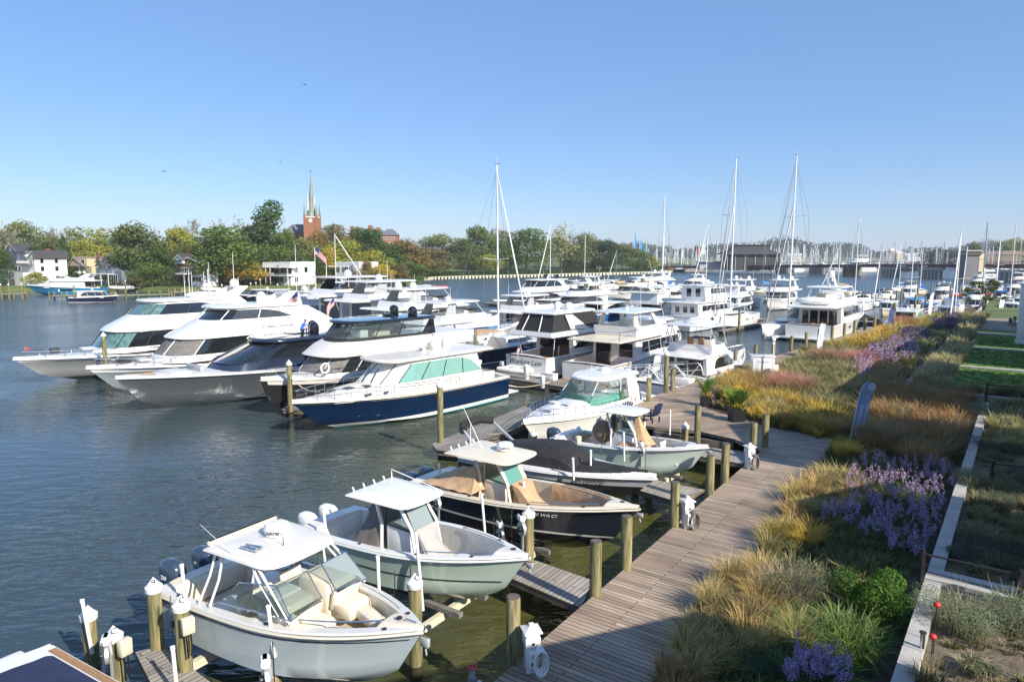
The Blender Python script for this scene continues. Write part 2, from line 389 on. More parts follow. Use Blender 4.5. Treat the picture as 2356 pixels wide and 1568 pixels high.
prof_t = [(0, -1.5), (.02, 2.2), (10, 2.2), (30, 2.3), (40, 2.3), (50, 2.3), (60, 2.3), (70, 2.3), (80, -2)]
def prof(px):
    if px < 900: return prof_l
    if px < 1560: return prof_r
    return prof_t
def ground_z(px, back):
    p = prof(px)
    for (a, za), (b, zb) in zip(p, p[1:]):
        if a <= back <= b: return za+(zb-za)*(back-a)/(b-a)
    return 5
mb = MB(); rows = []
for px, py in SHORE:
    x, y = g(px, py); L = math.hypot(x, y); dx, dy = x/L, y/L
    rows.append([(x+dx*d, y+dy*d, z) for d, z in prof(px)])
mb.loft(rows, 'grassland', closed=False)
tag(mb.build('far_ground', ang=0), kind='structure')
mb = MB(); rows = []
for px in range(600, 5200, 120):
    x, y = g(px, 603.2+1.2*math.sin(px*.01)); L = math.hypot(x, y)
    rows.append([(x*(1+d/L), y*(1+d/L), z) for d, z in ((0, -1), (1, 1.2), (60, 3), (400, 8), (4000, 10))])
mb.loft(rows, 'grassland', closed=False); tag(mb.build('horizon_ground', ang=0), kind='structure')
# ---------------- boardwalk ----------------
M['plank_a'] = plankmat('plank_a', R(55-90)); M['plank_b'] = plankmat('plank_b', R(49.5-90)); M['plank_c'] = plankmat('plank_c', R(20))
M['plank_d'] = plankmat('plank_d', R(55), c0=(.40, .36, .31), c1=(.54, .49, .43)); M['plank_e'] = plankmat('plank_e', R(49.5), c0=(.30, .27, .235), c1=(.40, .365, .32))
BWZ = 1.3
L1 = [(-7.6, 2.9), (-.39, 13.11), (1.61, 16.1), (10.91, 29.48)]
R1 = [(15.39, 31.8), (13.25, 28.2), (9.7, 22.9), (6.6, 18.4), (3.5, 14.0), (-3.6, 3.9)]
mb = MB()
mb.prism([L1[0], L1[1], (11.2, 29.9)] + [(15.6, 31.9)] + R1[1:], BWZ-.16, BWZ, 'pierwood', 'plank_a')
mb.prism([(11.2, 29.9), (10.7, 32.), (9.3, 33.6), (7.36, 34.3), (6.0, 35.4), (5.6, 38.4), (6.77, 39.85), (9.9, 43.4), (13.2, 42.6), (11.2, 38.7), (12.2, 36.2), (13.6, 33.8), (15.6, 31.9)], BWZ-.16, BWZ+.003, 'pierwood', 'plank_c')
far_l = [(9.9, 43.4), (17.0, 52.4), (24.4, 61.0), (42, 81), (66, 108.5), (110, 160)]
far_r = [(13.2, 42.6), (21.5, 55.0), (28.4, 62.6), (47.8, 84.6), (70, 108), (116, 158)]
for i in range(5):
    mb.prism([far_l[i], far_l[i+1], far_r[i+1], far_r[i]], BWZ-.16, BWZ+(.0 if i else 0), 'pierwood', 'plank_b')
# joist fascia under the edge
for a, b in (((-7.6, 2.9), (-.39, 13.11)), ((-.39, 13.11), (10.91, 29.48)), ((7.36, 34.3), (10.7, 32.)), ((6.77, 39.85), (9.9, 43.4)), (far_l[0], far_l[2]), (far_l[2], far_l[4])):
    n = Vector((b[1]-a[1], a[0]-b[0], 0)).normalized()*.09
    mb.prism([(a[0]+n.x, a[1]+n.y), (b[0]+n.x, b[1]+n.y), (b[0]+3*n.x, b[1]+3*n.y), (a[0]+3*n.x, a[1]+3*n.y)], .72, BWZ-.164, 'pierwood')
tag(mb.build('boardwalk', ang=0), kind='structure')
# bulkhead behind the boardwalk carrying the planting
mb = MB(); bz = 1.18
pl = [(-3.2, 4.2)] + [(x-.5, y+.4) for x, y in ((3.5, 14.0), (6.6, 18.4), (9.7, 22.9), (13.25, 28.2), (15.3, 31.9))] + [(13.4, 34), (12, 36.6), (11.2, 39), (13.0, 42.9)] + [(x-.6, y+.3) for x, y in far_r[1:]]
pr_ = [uv(150, 6), uv(33, 6), uv(-14, 6)]
mb.prism(pl + [(115, 157)] + pr_, -1, 1.27, 'soil'); tag(mb.build('planting_ground', ang=0), kind='structure')
# ---------------- raised terrace, walls, lawns ----------------
def uvbox(u0, u1, v0, v1): return [uv(u0, v0), uv(u1, v0), uv(u1, v1), uv(u0, v1)]
mb = MB(); mb.prism(uvbox(-16, 5.2, .36, 30), 1.0, 1.72, 'gravel'); mb.prism(uvbox(6.2, 33.4, .36, 30), 1.0, 1.72, 'gravel')
mb.prism(uvbox(34.0, 150, -3.9, 30), 1.0, 1.78, 'grassland')
tag(mb.build('terrace_ground', ang=0), kind='structure')
def wall(name, polys, z0, z1, label):
    mb = MB()
    for p in polys: mb.prism(p, z0, z1, 'concrete')
    o = mb.build(name, ang=0); tag(o, label, 'wall'); return o
wall('retaining_wall', [uvbox(-16, 5.2, 0, .36), [uv(5.2, 0), uv(5.2, 9), uv(5.5, 9), uv(5.5, 0)]], .9, 1.98, 'pale concrete retaining wall at the bottom right beside the green bush')
wall('retaining_wall', [uvbox(6.0, 31.5, 0, .34), uvbox(5.72, 6.0, 0, 9)], .9, 1.95, 'pale concrete retaining wall running behind the purple asters')
wall('retaining_wall', [uvbox(33.6, 33.9, -4.3, 8), uvbox(33.9, 150, -4.3, -4.0)], .9, 1.97, 'long grey concrete wall stepping back around the shaded lawns')
mk('lawn', (.09, .19, .025), .9, var=.3, scale=1.2)
for (u0, u1, lab) in ((36.0, 45.6, 'nearest'), (46.6, 58.8, 'second'), (59.8, 72.6, 'third')):
    mb = MB(); mb.prism(uvbox(u0, u1, -2.0, 9), 1.5, 1.86, 'lawn'); tag(mb.build('lawn', ang=0), kind='structure')
for u in (45.9, 59.1, 73.2):
    mb = MB(); mb.prism(uvbox(u-.32, u+.32, -3.9, 9), 1.2, 2.0, 'concrete'); tag(mb.build('paving_strip', ang=0), kind='structure')
mb = MB(); mb.prism(uvbox(80, 96, -2.5, 8), 1.2, 1.9, 'concrete', 'plank_b'); tag(mb.build('patio', ang=0), kind='structure')
# ---------------- townhouses right of the view (they cast the long shadows) ----------------
def townhouse(u0, u1, ze, zr, flat, label, v0=3.6, v1=13):
    t = empty('townhouse', (*uv((u0+u1)/2, v0), 0), 0, label, 'house')
    loc = Vector(t.location)
    def W3(u, v, z): x, y = uv(u, v); return (x-loc.x, y-loc.y, z)
    def rel(poly): return [(x-loc.x, y-loc.y) for x, y in poly]
    mb = MB(); mb.prism(rel(uvbox(u0, u1, v0, v1)), 1.0, ze, 'siding_white')
    um = (u0+u1)/2
    if not flat:
        for v in (v0, v1): mb.add([W3(u0, v, ze), W3(u1, v, ze), W3(um, v, zr-.1)], [(0, 1, 2)], 'siding_white')
    mb.build('wall', t, 0)
    mb = MB()
    if flat: mb.prism(rel(uvbox(u0-.3, u1+.3, v0-.4, v1+.3)), ze+.004, zr, 'roof_dark')
    else:
        e = .35; dz = (zr-ze)/((u1-u0)/2)*e
        for s, ua in ((1, u0-e), (-1, u1+e)):
            a = [W3(ua, v0-.4, ze-dz), W3(um, v0-.4, zr), W3(um, v1+.4, zr), W3(ua, v1+.4, ze-dz)]
            mb.add(a+[(p[0], p[1], p[2]+.14) for p in a], [(0, 1, 2, 3), (4, 5, 6, 7), (0, 1, 5, 4), (1, 2, 6, 5), (2, 3, 7, 6), (3, 0, 4, 7)], 'roof_dark')
    mb.build('roof', t, 0)
    for k in range(3):
        uc = u0+(u1-u0)*(k+.5)/3
        for z in (2.6, 5.0):
            if z+1.4 > ze: continue
            f = MB(); f.prism(rel(uvbox(uc-.6, uc+.6, v0-.05, v0-.01)), z, z+1.5, 'trim'); fo = f.build('window', t, 0)
            p = MB(); p.prism(rel(uvbox(uc-.5, uc+.5, v0-.07, v0-.055)), z+.1, z+1.4, 'glass'); p.build('pane', fo, 0)
    return t
townhouse(-13.5, -.9, 6.5, 8.9, False, 'white gabled townhouse nearest the camera, just right of the view')
townhouse(5.0, 11.4, 5.6, 6.6, False, 'low white townhouse behind the green bush, right of the view')
townhouse(13.6, 22.6, 8.2, 10.2, False, 'white townhouse right of the brown grasses, outside the view')
townhouse(27, 42.2, 8, 9, True, 'flat roofed white townhouse shading the nearest lawn')
townhouse(47.5, 57, 8, 9, True, 'flat roofed white townhouse shading the second lawn')
townhouse(61, 71.3, 8, 9, True, 'flat roofed white townhouse shading the third lawn')
townhouse(76, 90, 8, 9, True, 'flat roofed white townhouse beside the far patio')
# porch pillar visible at the right edge
x, y = g(2346, 789, 1.9)
t = empty('porch_pillar', (x, y, 0), A1, 'white panelled porch pillar at the far right edge by the lawns', 'pillar')
hp = zat(y, 656); mb = MB(); mb.rbox((0, 0, (1.8+hp)/2), (.62, .62, hp-1.8), 'trim', .02); mb.build('shaft', t)
mb = MB(); mb.box((0, 0, 2.0), (.8, .8, .3), 'trim'); mb.build('base', t); mb = MB(); mb.box((0, 0, hp+.1), (.8, .8, .22), 'trim'); mb.build('capital', t)
# ---------------- docks ----------------
def dock(name, poly, z, label, top='plank_d', th=.22, fl=False):
    c = (sum(p[0] for p in poly)/len(poly), sum(p[1] for p in poly)/len(poly))
    t = empty(name, (*c, 0), 0, label, 'dock'); rp = [(p[0]-c[0], p[1]-c[1]) for p in poly]
    mb = MB(); mb.prism(rp, z-.04, z, 'pierwood', top); mb.build('decking', t, 0)
    s = [(x*.985, y*.985) for x, y in rp]; mb = MB(); mb.prism(s, z-th, z-.044, 'pierwood'); mb.build('frame', t, 0)
    if fl:
        s = [(x*.93, y*.95) for x, y in rp]; mb = MB(); mb.prism(s, -.25, z-th-.004, 'dark'); mb.build('float', t, 0)
    return t
def gp(pts, z): return [g(x, y, z) for x, y in pts]
dock('finger_dock', gp([(311, 1499), (371, 1483), (484, 1568), (640, 1680), (500, 1700), (346, 1568)], .9), .9, 'pale wooden finger dock at the bottom left between the two nearest boats')
dock('finger_dock', gp([(1160, 1322), (1231, 1288), (1362, 1333), (1338, 1398)], .9), .9, 'pale wooden finger dock under the bow of the sage green boat')
dock('finger_dock', gp([(1464, 1125), (1504, 1103), (1622, 1126), (1548, 1150)], .9), .9, 'pale wooden finger dock beside the bow of the black covered boat')
dock('finger_dock', gp([(1600, 1047), (1632, 1029), (1735, 1040), (1710, 1066)], .9), .9, 'pale wooden finger dock under the bow of the pale green boat')
dock('finger_dock', gp([(994, 1020), (1004, 1034), (1060, 1040), (1290, 940), (1380, 905), (1330, 895), (1215, 930)], .62), .62, 'long wooden dock running past the white express cruiser', 'plank_e', .3, True)
dock('floating_dock', [uw(-.2, 48), uw(-.2, -7.2), uw(2.0, -9.0), uw(2.3, 48)], .55, 'grey floating dock behind the sterns of the big yachts', 'plank_e', .3, True)
dock('floating_dock', [uw(-2.8, -9.2), uw(-.4, -7.3), uw(2.0, -9.1), uw(-1.2, -14)], .55, 'grey floating dock landing below the aluminium gangway', 'plank_e', .3, True)
dock('float_platform', [uw(-16.6, 3.2), uw(-17.4, 2.2), uw(-16.9, 1.2), uw(-4, .8), uw(-4, 1.8)], .45, 'narrow grey finger float between the blue and the black yachts', 'plank_e', .25, True)
dock('floating_dock', [uw(62.5, 60), uw(62.5, -6), uw(65, -6), uw(65, 60)], .55, 'grey floating dock behind the second row of yachts', 'plank_e', .3, True)
for w0 in (36, 22, 10.6, 0, -13.6):
    dock('finger_float', [uw(44, w0), uw(44, w0+.8), uw(62.4, w0+.8), uw(62.4, w0)], .5, {36: 'narrow float left of the long white yacht with dark windows', 22: 'narrow float beside the blue transom motorboat', 10.6: 'narrow float left of the white trawler', 0: 'narrow float between the two sailing yachts', -13.6: 'narrow float right of the big cockpit yacht'}[w0], 'plank_e', .2, True)
# step boxes at boardwalk edge
def pile(pxb, pyb, zb, pyt, label, cap=False, group=None, r=.165, mark=None, bot=-1.2, mat='postwood', world=None):
    x, y = world if world else g(pxb, pyb, zb)
    zt = zat(y, pyt)
    if (x*x+y*y)**.5 > 90: r *= 1.1
    t = empty('piling', (x, y, 0), random.random()*6, label, 'piling', group)
    n = 9; rings = []
    for z in (bot, .35, zt-.03, zt):
        rr = r*(1-.02*z) * (.9 if z == zt else 1); rings.append([(rr*math.cos(2*PI*i/n)*(1+.02*math.sin(i*3)), rr*math.sin(2*PI*i/n), z) for i in range(n)])
    mb = MB(); mb.loft(rings[:2], 'pile_wet'); mb.loft(rings[1:], mat, cap1=True); mb.build('post', t, 50)
    if cap:
        h = .2*r/.165; mb = MB(); mb.lathe((0, 0, zt-.1), [(r*1.12, 0), (r*1.18, .02), (r*1.18, .13), (r*.75, .13+h*.35), (r*.12, .13+h), (.005, .15+h)], 'capwhite', 16); c = mb.build('cap', t, 40)
        if mark:
            th = math.radians(mark[1]) - t.rotation_euler[2]
            rr = r*.62; zc = zt+.03+h*.62; sl_ = math.atan2(h*.97, r*1.06)
            text(mark[0], r*1.15, 'navy_text', c, ((rr+.012)*math.cos(th), (rr+.012)*math.sin(th), zc+.012), (sl_, 0, th+PI/2), 'mark', .003)
    else:
        mb = MB(); mb.lathe((0, 0, zt), [(r*.9, .001), (r*.9, .012), (.01, .02)], 'piletop', 9); mb.build('top', t)
    return t
PB = 'weathered wooden piling standing at the boardwalk edge'
for a in [((1181, 1523), 1372, 'green streaked piling beside the nearest power pedestal'), ((1370, 1371), 1244, 'round topped piling at the edge, second from the nearest pedestal'), ((1440, 1310), 1187, 'tall piling in front of the dark hulled boat bow'),
          ((1551, 1213), 1109, 'weathered piling beside the second power pedestal'), ((1632, 1137), 1047, 'greenish piling left of the bow of the pale green boat'), ((1667, 1111), 1020, 'thick piling between the green piling and the third pedestal'),
          ((1732, 1038), 972, 'short flat topped piling behind the third pedestal'), ((1759, 1030), 953, 'tall piling at the corner where the boardwalk widens'), ((1604, 1011), 933, 'tall piling standing in the wide platform edge by the pale boat'),
          ((1492, 925), 870, 'green piling right of the white cruiser stern'), ((1547, 899), 849, 'piling at the foot of the aluminium gangway'), ((1639, 861), 816, 'piling against the side of the white sportfishing boat'), ((1691, 846), 805, 'piling by the bow of the white sportfishing boat'),
          ((1738, 828), 793, 'piling directly behind the white cabinet'), ((1779, 820), 786, 'piling behind the white lamp post'), ((1820, 809), 773, 'first piling of the row before the big cockpit yacht'), ((1854, 800), 764, 'piling behind the white feather flag'),
          ((1884, 790), 757, 'piling hidden half behind the white feather flag'), ((1914, 782), 750, 'piling along the side of the big cockpit yacht'), ((1942, 774), 743, 'fifth piling beside the big cockpit yacht'), ((1965, 768), 736, 'piling near the bow of the big cockpit yacht'),
          ((1989, 760), 731, 'piling in front of the black covered boat'), ((2012, 753), 725, 'middle piling before the black covered boat'), ((2070, 737), 710, 'short piling right of the navy flag'), ((2056, 741), 696, 'tall piling right behind the navy flag'),
          ((2088, 731), 705, 'piling at the far gangway rail'), ((2104, 726), 678, 'tall piling at the far end of the gangway rail'), ((2121, 722), 698, 'last short piling before the second white flag')]:
    pile(*a[0], BWZ-.05, a[1], a[2])
for a in [((1395, 958), 905, 'flat topped piling left of the pale boat hardtop'), ((1429, 955), 892, 'taller flat topped piling beside the cruiser stern'), ((1457, 950), 914, 'short piling by the cruiser stern corner')]:
    pile(*a[0], .6, a[1], a[2])
for (bx, by, zb, ty, lab, mk_) in [
    (363, 1488, .9, 1350, 'white capped piling left of the boat with the outboards', ('9', -60)), (426, 1538, .9, 1392, 'white capped piling carrying a beige box by the nearest boat', ('C', -50)),
    (632, 1600, .6, 1519, 'white capped piling with a lift motor in the bottom foreground', ('C', -50)), (958, 1540, .2, 1340, 'white capped piling between the two nearest bows', ('C', -50)),
    (214, 1545, .2, 1414, 'white capped piling nearest the left bottom corner', ('C', 60)), (268, 1545, .9, 1462, 'white capped piling with a beige box on the bottom left dock', ('C', -55)),
    (1216, 1290, .9, 1181, 'white capped piling with a winch beside the sage green bow', ('C', -30)), (1024, 1215, .8, 1127, 'white capped piling behind the sage green boat hardtop', ('C', -50)),
    (1160, 1300, .2, 1217, 'low white capped piling just behind the sage green bow rim', ('C', -40)), (885, 1300, .2, 1152, 'white capped piling hidden behind the sage green boat', None),
    (1358, 1190, .2, 1100, 'white capped piling between the dark and the black boats', None), (1493, 1080, .9, 1018, 'white capped piling with a winch beside the pale green boat', ('C', -30)),
    (1461, 1130, .2, 1039, 'short white capped piling before the pale green hull', ('C', -50)), (1228, 1062, .2, 998, 'white capped piling left of the swimming tower arch', ('C', -40)),
    (1290, 1065, .2, 1013, 'low white capped piling behind the black cover', ('C', -40)), (1330, 1050, .6, 991, 'white capped piling with beige box behind the black cover', ('C', -40)),
    (1364, 981, .5, 942, 'white capped piling against the cruiser hull', None), (1423, 1000, .5, 953, 'white capped piling left of the tan covered console', None),
    (1576, 1001, 1.25, 980, 'dark white capped piling on the wide platform', None),
    (246, 882, 0, 771, 'white capped mooring piling before the leftmost yacht', None), (427, 870, 0, 798, 'white capped mooring piling before the grey yacht cabin', None),
    (669, 943, .45, 836, 'tall white capped piling between the black and the blue yachts', None), (1014, 1018, .6, 886, 'tall capped piling at the end of the long dock', None),
    (1078, 837, .5, 775, 'white capped piling left of the pair by the blue yacht stern', None), (1391, 840, .5, 787, 'white capped piling at the stern of the trawler yacht', None),
    (1404, 850, .5, 801, 'shorter white capped piling at the trawler yacht stern', None), (1532, 905, 1.25, 814, 'tall white capped piling at the head of the gangway', None),
    (1196, 790, 0, 753, 'white capped piling left of the long white yacht bow', None)]:
    pile(bx, by, zb, ty, lab, True, mark=mk_)
pile(1094, 837, .5, 757, 'bare topped piling right of the pair by the blue yacht stern')
# distant pilings
for i, (px, py, ty) in enumerate([(1853, 735, 700), (1985, 705, 694), (2012, 700, 668), (2048, 706, 680), (2062, 692, 668), (2072, 702, 664), (2110, 690, 655), (2141, 700, 652), (2169, 668, 645), (2184, 700, 652), (2207, 690, 660), (2228, 708, 670), (2262, 712, 684), (2275, 700, 672), (2305, 712, 676), (2318, 720, 690), (2330, 700, 668), (2345, 722, 690), (1615, 700, 675), (1710, 700, 672), (1810, 690, 660), (1700, 760, 712), (1590, 745, 700), (1378, 730, 700)]):
    pile(px, py, .2, ty, 'distant weathered piling rising among the boats beyond the flags', group='distant pilings among the moored boats')
# ---------------- boat builder ----------------
class Boat:
    def __init__(s, name, label, bow, hd, L, B, fb, fs, hm, rake=.12, flare=.35, full=2.2, tr=.9, draft=.5, chz=.06, zoff=0., cat='boat', group=None, sheer=1.6, rub='trim', bowz=None):
        bz = fb+zoff if bowz is None else bowz
        x, y = g(bow[0], bow[1], bz) if len(bow) == 2 else bow[:2]
        hd = R(hd); s.hd = hd
        s.t = empty(name, (x-math.cos(hd)*L, y-math.sin(hd)*L, zoff), hd, label, cat, group)
        s.L, s.B, s.fb, s.fs, s.rake, s.flare, s.full, s.tr, s.draft, s.sheer, s.chz = L, B, fb, fs, rake, flare, full, tr, draft, sheer, chz
        n = 22; rings = []
        for i in range(n+1):
            q = i/n; q = 1-(1-q)**1.25; rings.append(s.section(q))
        mb = MB(); full_ = [[(x, -y, z) for x, y, z in r[::-1]]+[(x, y, z) for x, y, z in r[1:]] for r in rings]
        mb.loft(full_, hm, closed=False)
        r = rings[0]; mb.add([(x, y, z) for x, y, z in r]+[(x, -y, z) for x, y, z in r[::-1]], [tuple(range(2*len(r)))], hm)
        s.hull = mb.build('hull', s.t, 50)
        if rub:
            for sg in (1, -1):
                mb = MB(); mb.path([(s.at(q)[0], sg*(s.at(q)[1]+.01), s.at(q)[2]-.05) for q in [i/16 for i in range(17)]], .035*max(1, L/12), rub, 5); mb.build('rub_rail', s.t, 60)
    def half(s, q):
        if q < .45: b = s.B/2*(s.tr+(1-s.tr)*math.sin(q/.45*PI/2))
        else: b = s.B/2*(1-((q-.45)/.55)**s.full)
        return max(b, .012*s.B)
    def zs(s, q): return s.fs+(s.fb-s.fs)*q**s.sheer
    def xx(s, q, z): return q*s.L-s.rake*s.L*(1-max(-.3, min(1, z/s.zs(1))))*q**3
    def section(s, q):
        b = s.half(q); z1 = s.zs(q); bc = b*(1-s.flare*(.12+q**2)); zc = s.chz+.42*s.fb*q**4; zk = -s.draft*(1-q**6)+zc*.75*q**6
        pts = [(0.0, zk), (bc*.5, zk+(zc-zk)*.45), (bc, zc)]
        for t in (.25, .5, .75, 1): pts.append((bc+(b-bc)*t**(1+.9*q), zc+(z1-zc)*t))
        return [(s.xx(q, z), y, z) for y, z in pts]
    def side(s, q, z):
        sec = s.section(q)[2:]
        for a, b in zip(sec, sec[1:]):
            if a[2] <= z <= b[2]: t = (z-a[2])/(b[2]-a[2]+1e-9); return (s.xx(q, z), a[1]+(b[1]-a[1])*t, z)
        return (s.xx(q, z), sec[-1][1] if z > sec[-1][2] else sec[0][1], z)
    def inner(s, x, z):
        q = x/s.L
        for _ in range(6): q = min(1, x/s.L+s.rake*(1-max(-.3, min(1, z/s.zs(1))))*q**3)
        return s.side(q, z)[1]
    def at(s, q): return (q*s.L, s.half(q), s.zs(q))
    def q(s, x): return x/s.L
    def sidepatch(s, q0, q1, z0, z1, m, name='hull_window', off=.012, rel=False, sides=(1, -1), n=6):
        for sg in sides:
            rows = []
            for i in range(n+1):
                q = q0+(q1-q0)*i/n; a, b = (z0, z1) if not rel else (s.zs(q)*z0, s.zs(q)*z1)
                k = 1 if 0 < i < n else .8
                mid = (a+b)/2; rows.append([(p[0], sg*(p[1]+off), p[2]) for p in (s.side(q, mid+(zz-mid)*k) for zz in (a, mid, b))])
            mb = MB(); mb.loft(rows, m, closed=False); mb.build(name, s.t, 60)
    def deck(s, m='nonskid', pits=(), camber=.05, gw=.16, edge='white', inner=None, floor_m=None, name='deck'):
        """deck with open wells; pits=[(q0,q1,floor_z,gunwale)]"""
        inner = inner or edge; floor_m = floor_m or m
        qs = [i/26 for i in range(27)]; mb = MB()
        def sec(q, pit):
            x, b, z = s.at(q)
            if pit: pit = (pit[0], pit[1], pit[2](q) if callable(pit[2]) else pit[2], pit[3])
            if pit: gq = min(pit[3], b*.5); hy = s.inner(x, pit[2])-.05; hy = min(hy, 2*(s.inner(x, (z+pit[2])/2)-.05)-(b-gq)); return [(x, b, z), (x, b-.03, z+.04), (x, b-gq, z+.035), (x, max(min(b-gq-.04, hy), .01), pit[2]), (x, 0, pit[2]+.005)]
            gq = min(gw, b*.4); return [(x, b, z), (x, b-.03*min(1, b), z+.04), (x, b-gq, z+.04), (x, (b-gq)*.5, z+.045+camber*.8), (x, 0, z+.045+camber)]
        cuts = sorted(set(qs)|{p[0] for p in pits}|{p[1] for p in pits}); L_ = []
        for q in cuts:
            pit = next((p for p in pits if p[0] < q < p[1]), None); st = next((p for p in pits if p[0] == q), None); en = next((p for p in pits if p[1] == q), None)
            if st: L_ += [(sec(q, None), q), (sec(q, st), q)]
            elif en: L_ += [(sec(q, en), q), (sec(q, None), q)]
            else: L_.append((sec(q, pit), q))
        for sg in (1, -1):
            for (a, qa), (b, qb) in zip(L_, L_[1:]):
                inpit = next((p for p in pits if p[0] <= qa and qb <= p[1]), None) and abs(a[3][2]-b[3][2]) < .01 or False
                pitq = next((p for p in pits if p[0] <= qa and qb <= p[1]), None)
                wallf = abs(a[4][2]-b[4][2]) > .1
                for k in range(4):
                    mm = edge if k < 2 else ((inner if (k == 2) else floor_m) if pitq and not wallf else (inner if wallf else m))
                    vs = [(p[0], sg*p[1], p[2]) for p in (a[k], b[k], b[k+1], a[k+1])]
                    mb.add(vs, [(0, 1, 2, 3)], mm)
        return mb.build(name, s.t, 30)
    # superstructure rings -------------------------------------------------
    def ring(s, r, ns=7, nn=9):
        z, xa, xf, w = r[:4]; nose = r[4] if len(r) > 4 else min((xf-xa)*.45, w*1.1); tilt = r[5] if len(r) > 5 else 0; e = .72
        pts = []
        for i in range(ns): x = xa+(xf-nose-xa)*i/ns; pts.append((x, w*(1-.05*(i/ns)), z))
        w2 = w*.95
        for i in range(nn+1):
            th = PI*i/nn; c = math.cos(th); sx = math.sin(th)
            pts.append((xf-nose+nose*abs(sx)**e, w2*math.copysign(abs(c)**e, c), z))
        for i in range(ns-1, -1, -1): x = xa+(xf-nose-xa)*i/ns; pts.append((x, -w*(1-.05*(i/ns)), z))
        return [(x, y, z+tilt*(x-xa)) for x, y, z in pts]
    def tier(s, rings, m='white', name='cabin', cap=True, ang=40, parent=None):
        rg = [s.ring(r) for r in rings]; mb = MB()
        mb.loft(rg, m, True, False, False)
        if cap:
            top = rg[-1]; c = [sum(p[k] for p in top)/len(top) for k in range(3)]
            ins = [(c[0]+(p[0]-c[0])*.8, c[1]+(p[1]-c[1])*.8, p[2]+.04) for p in top]
            mb.loft([top, ins], m, True, False, True)
        mb.box((0, 0, -50), (.001, .001, .001), m) if False else None
        return mb.build(name, parent or s.t, ang)
    def tub(s, rings, floor, m='white', fm='nonskid', th=.12, name='flybridge'):
        """open topped tier: outer wall, rim, inner wall, floor"""
        rg = [s.ring(r) for r in rings]; r = list(rings[-1]); r2 = [r[0], r[1]+th, r[2]-th, r[3]-th]+r[4:]
        inn = s.ring(r2); fl = s.ring([floor, r2[1], r2[2]-.1, r2[3]-.05]+r2[4:5])
        mb = MB(); mb.loft(rg+[inn, fl], m, True); mb.add(fl, [tuple(range(len(fl)))], fm); return mb.build(name, s.t, 35)
    def glass(s, r0, r1, f0=.12, f1=.88, ia=0, taper=0, m='glass', mf=None, mull=0, mm='white', name='window', off=.02, ib=None, split=None):
        a, b = s.ring(r0), s.ring(r1); n = len(a); cx = (r0[1]+r0[2])/2
        ib = n-1-ia if ib is None else ib
        def nrm(i):
            p, q = Vector(a[max(i-1, 0)]), Vector(a[min(i+1, n-1)]); d = q-p; v = Vector((d.y, -d.x, 0))
            if v.dot(Vector((a[i][0]-cx, a[i][1], 0))) < 0: v = -v
            return v.normalized()*off if v.length else Vector((0, 0, 0))
        def pt(i, f): return Vector(a[i]).lerp(Vector(b[i]), f)+nrm(i)
        rng = list(range(ia, ib+1)); rows = []
        for i in rng:
            k = 1.
            if taper:
                dd = min(i-ia, ib-i)/taper
                if dd < 1: k = max(.05, math.sqrt(1-(1-dd)**2))
            rows.append((pt(i, f0), pt(i, f0+(f1-f0)*k)))
        lo, hi = 7, n-8
        segs = [(rng[0], rng[-1], m)] if mf is None else [(rng[0], lo+1, m), (lo+1, hi-1, mf), (hi-1, rng[-1], m)]
        for i0, i1, mt in segs:
            mb = MB(); mb.loft([rows[i-ia] for i in range(max(i0, ia), min(i1, ib)+1)], mt, closed=False)
            o = mb.build(name if mt != mf else 'windshield', s.t, 60)
        if mull:
            for i in range(ia+mull, ib, mull):
                mb = MB(); p, q = rows[i-ia]; o_ = nrm(i)*.5; mb.tube(p+o_, q+o_, .028*max(1, s.L/14), mm, n=4); mb.build('window_frame', s.t, 0)
    def roof(s, xa, xf, w, z, th=.12, nose=None, m='white', tilt=0, name='roof', ov=.08):
        ns = [nose] if nose is not None else [min((xf-xa)*.4, w*.9)]
        rg = [[z, xa+ov, xf-ov, w-ov]+ns+[tilt], [z+th*.35, xa, xf, w]+ns+[tilt], [z+th*.7, xa+.02, xf-.02, w-.02]+ns+[tilt], [z+th, xa+ov*1.5, xf-ov*2, w-ov*1.5]+ns+[tilt]]
        r = [s.ring(q) for q in rg]; mb = MB(); mb.loft(r, m, True, True)
        top = r[-1]; c = [sum(p[k] for p in top)/len(top) for k in range(3)]
        mb.loft([top, [(c[0]+(p[0]-c[0])*.6, c[1]+(p[1]-c[1])*.6, p[2]*.5+(c[2])*.5+.05) for p in top]], m, True, False, True)
        return mb.build(name, s.t, 40)
    def rail(s, q0, q1, h=.65, inset=.12, m='steel', mid=True, r=.018, bow=True, n=12, name='rail', lean=.0):
        r = r*max(1, s.L/14)
        mb = MB(); P = []
        for i in range(n+1):
            q = q0+(q1-q0)*i/n; x, b, z = s.at(q); P.append((x, max(b-inset, .02), z))
        up = lambda p, k, sg: (p[0]+lean*k, sg*p[1], p[2]+h*k)
        for sg in (1, -1):
            mb.path([(P[0][0]-.15, sg*P[0][1], P[0][2]+.04)]+[up(p, 1, sg) for p in P], r, m, 5)
            if mid: mb.path([up(p, .5, sg) for p in P], r*.6, m, 4)
            for p in P[::1]: mb.tube((p[0], sg*p[1], p[2]), up(p, 1, sg), r*.8, m, n=5)
        if bow and q1 > .9:
            p = P[-1]; mb.path([up(p, 1, 1), (p[0]+.18, 0, p[2]+h), up(p, 1, -1)], r, m, 5)
        return mb.build(name, s.t, 60)
    def dome(s, x, y, z, r=.3, h=None, m='white', name='radar_dome'):
        mb = MB(); mb.dome((x, y, z), r, h or r*1.7, m, 16); return mb.build(name, s.t, 50)
    def radome(s, x, y, z, r=.3, h=.24, m='white'):
        mb = MB(); mb.lathe((x, y, z), [(r*.8, 0), (r*.97, h*.12), (r, h*.35), (r*.97, h*.75), (r*.8, h*.96), (.01, h*1.05)], m, 20); return mb.build('radar_dome', s.t, 40)
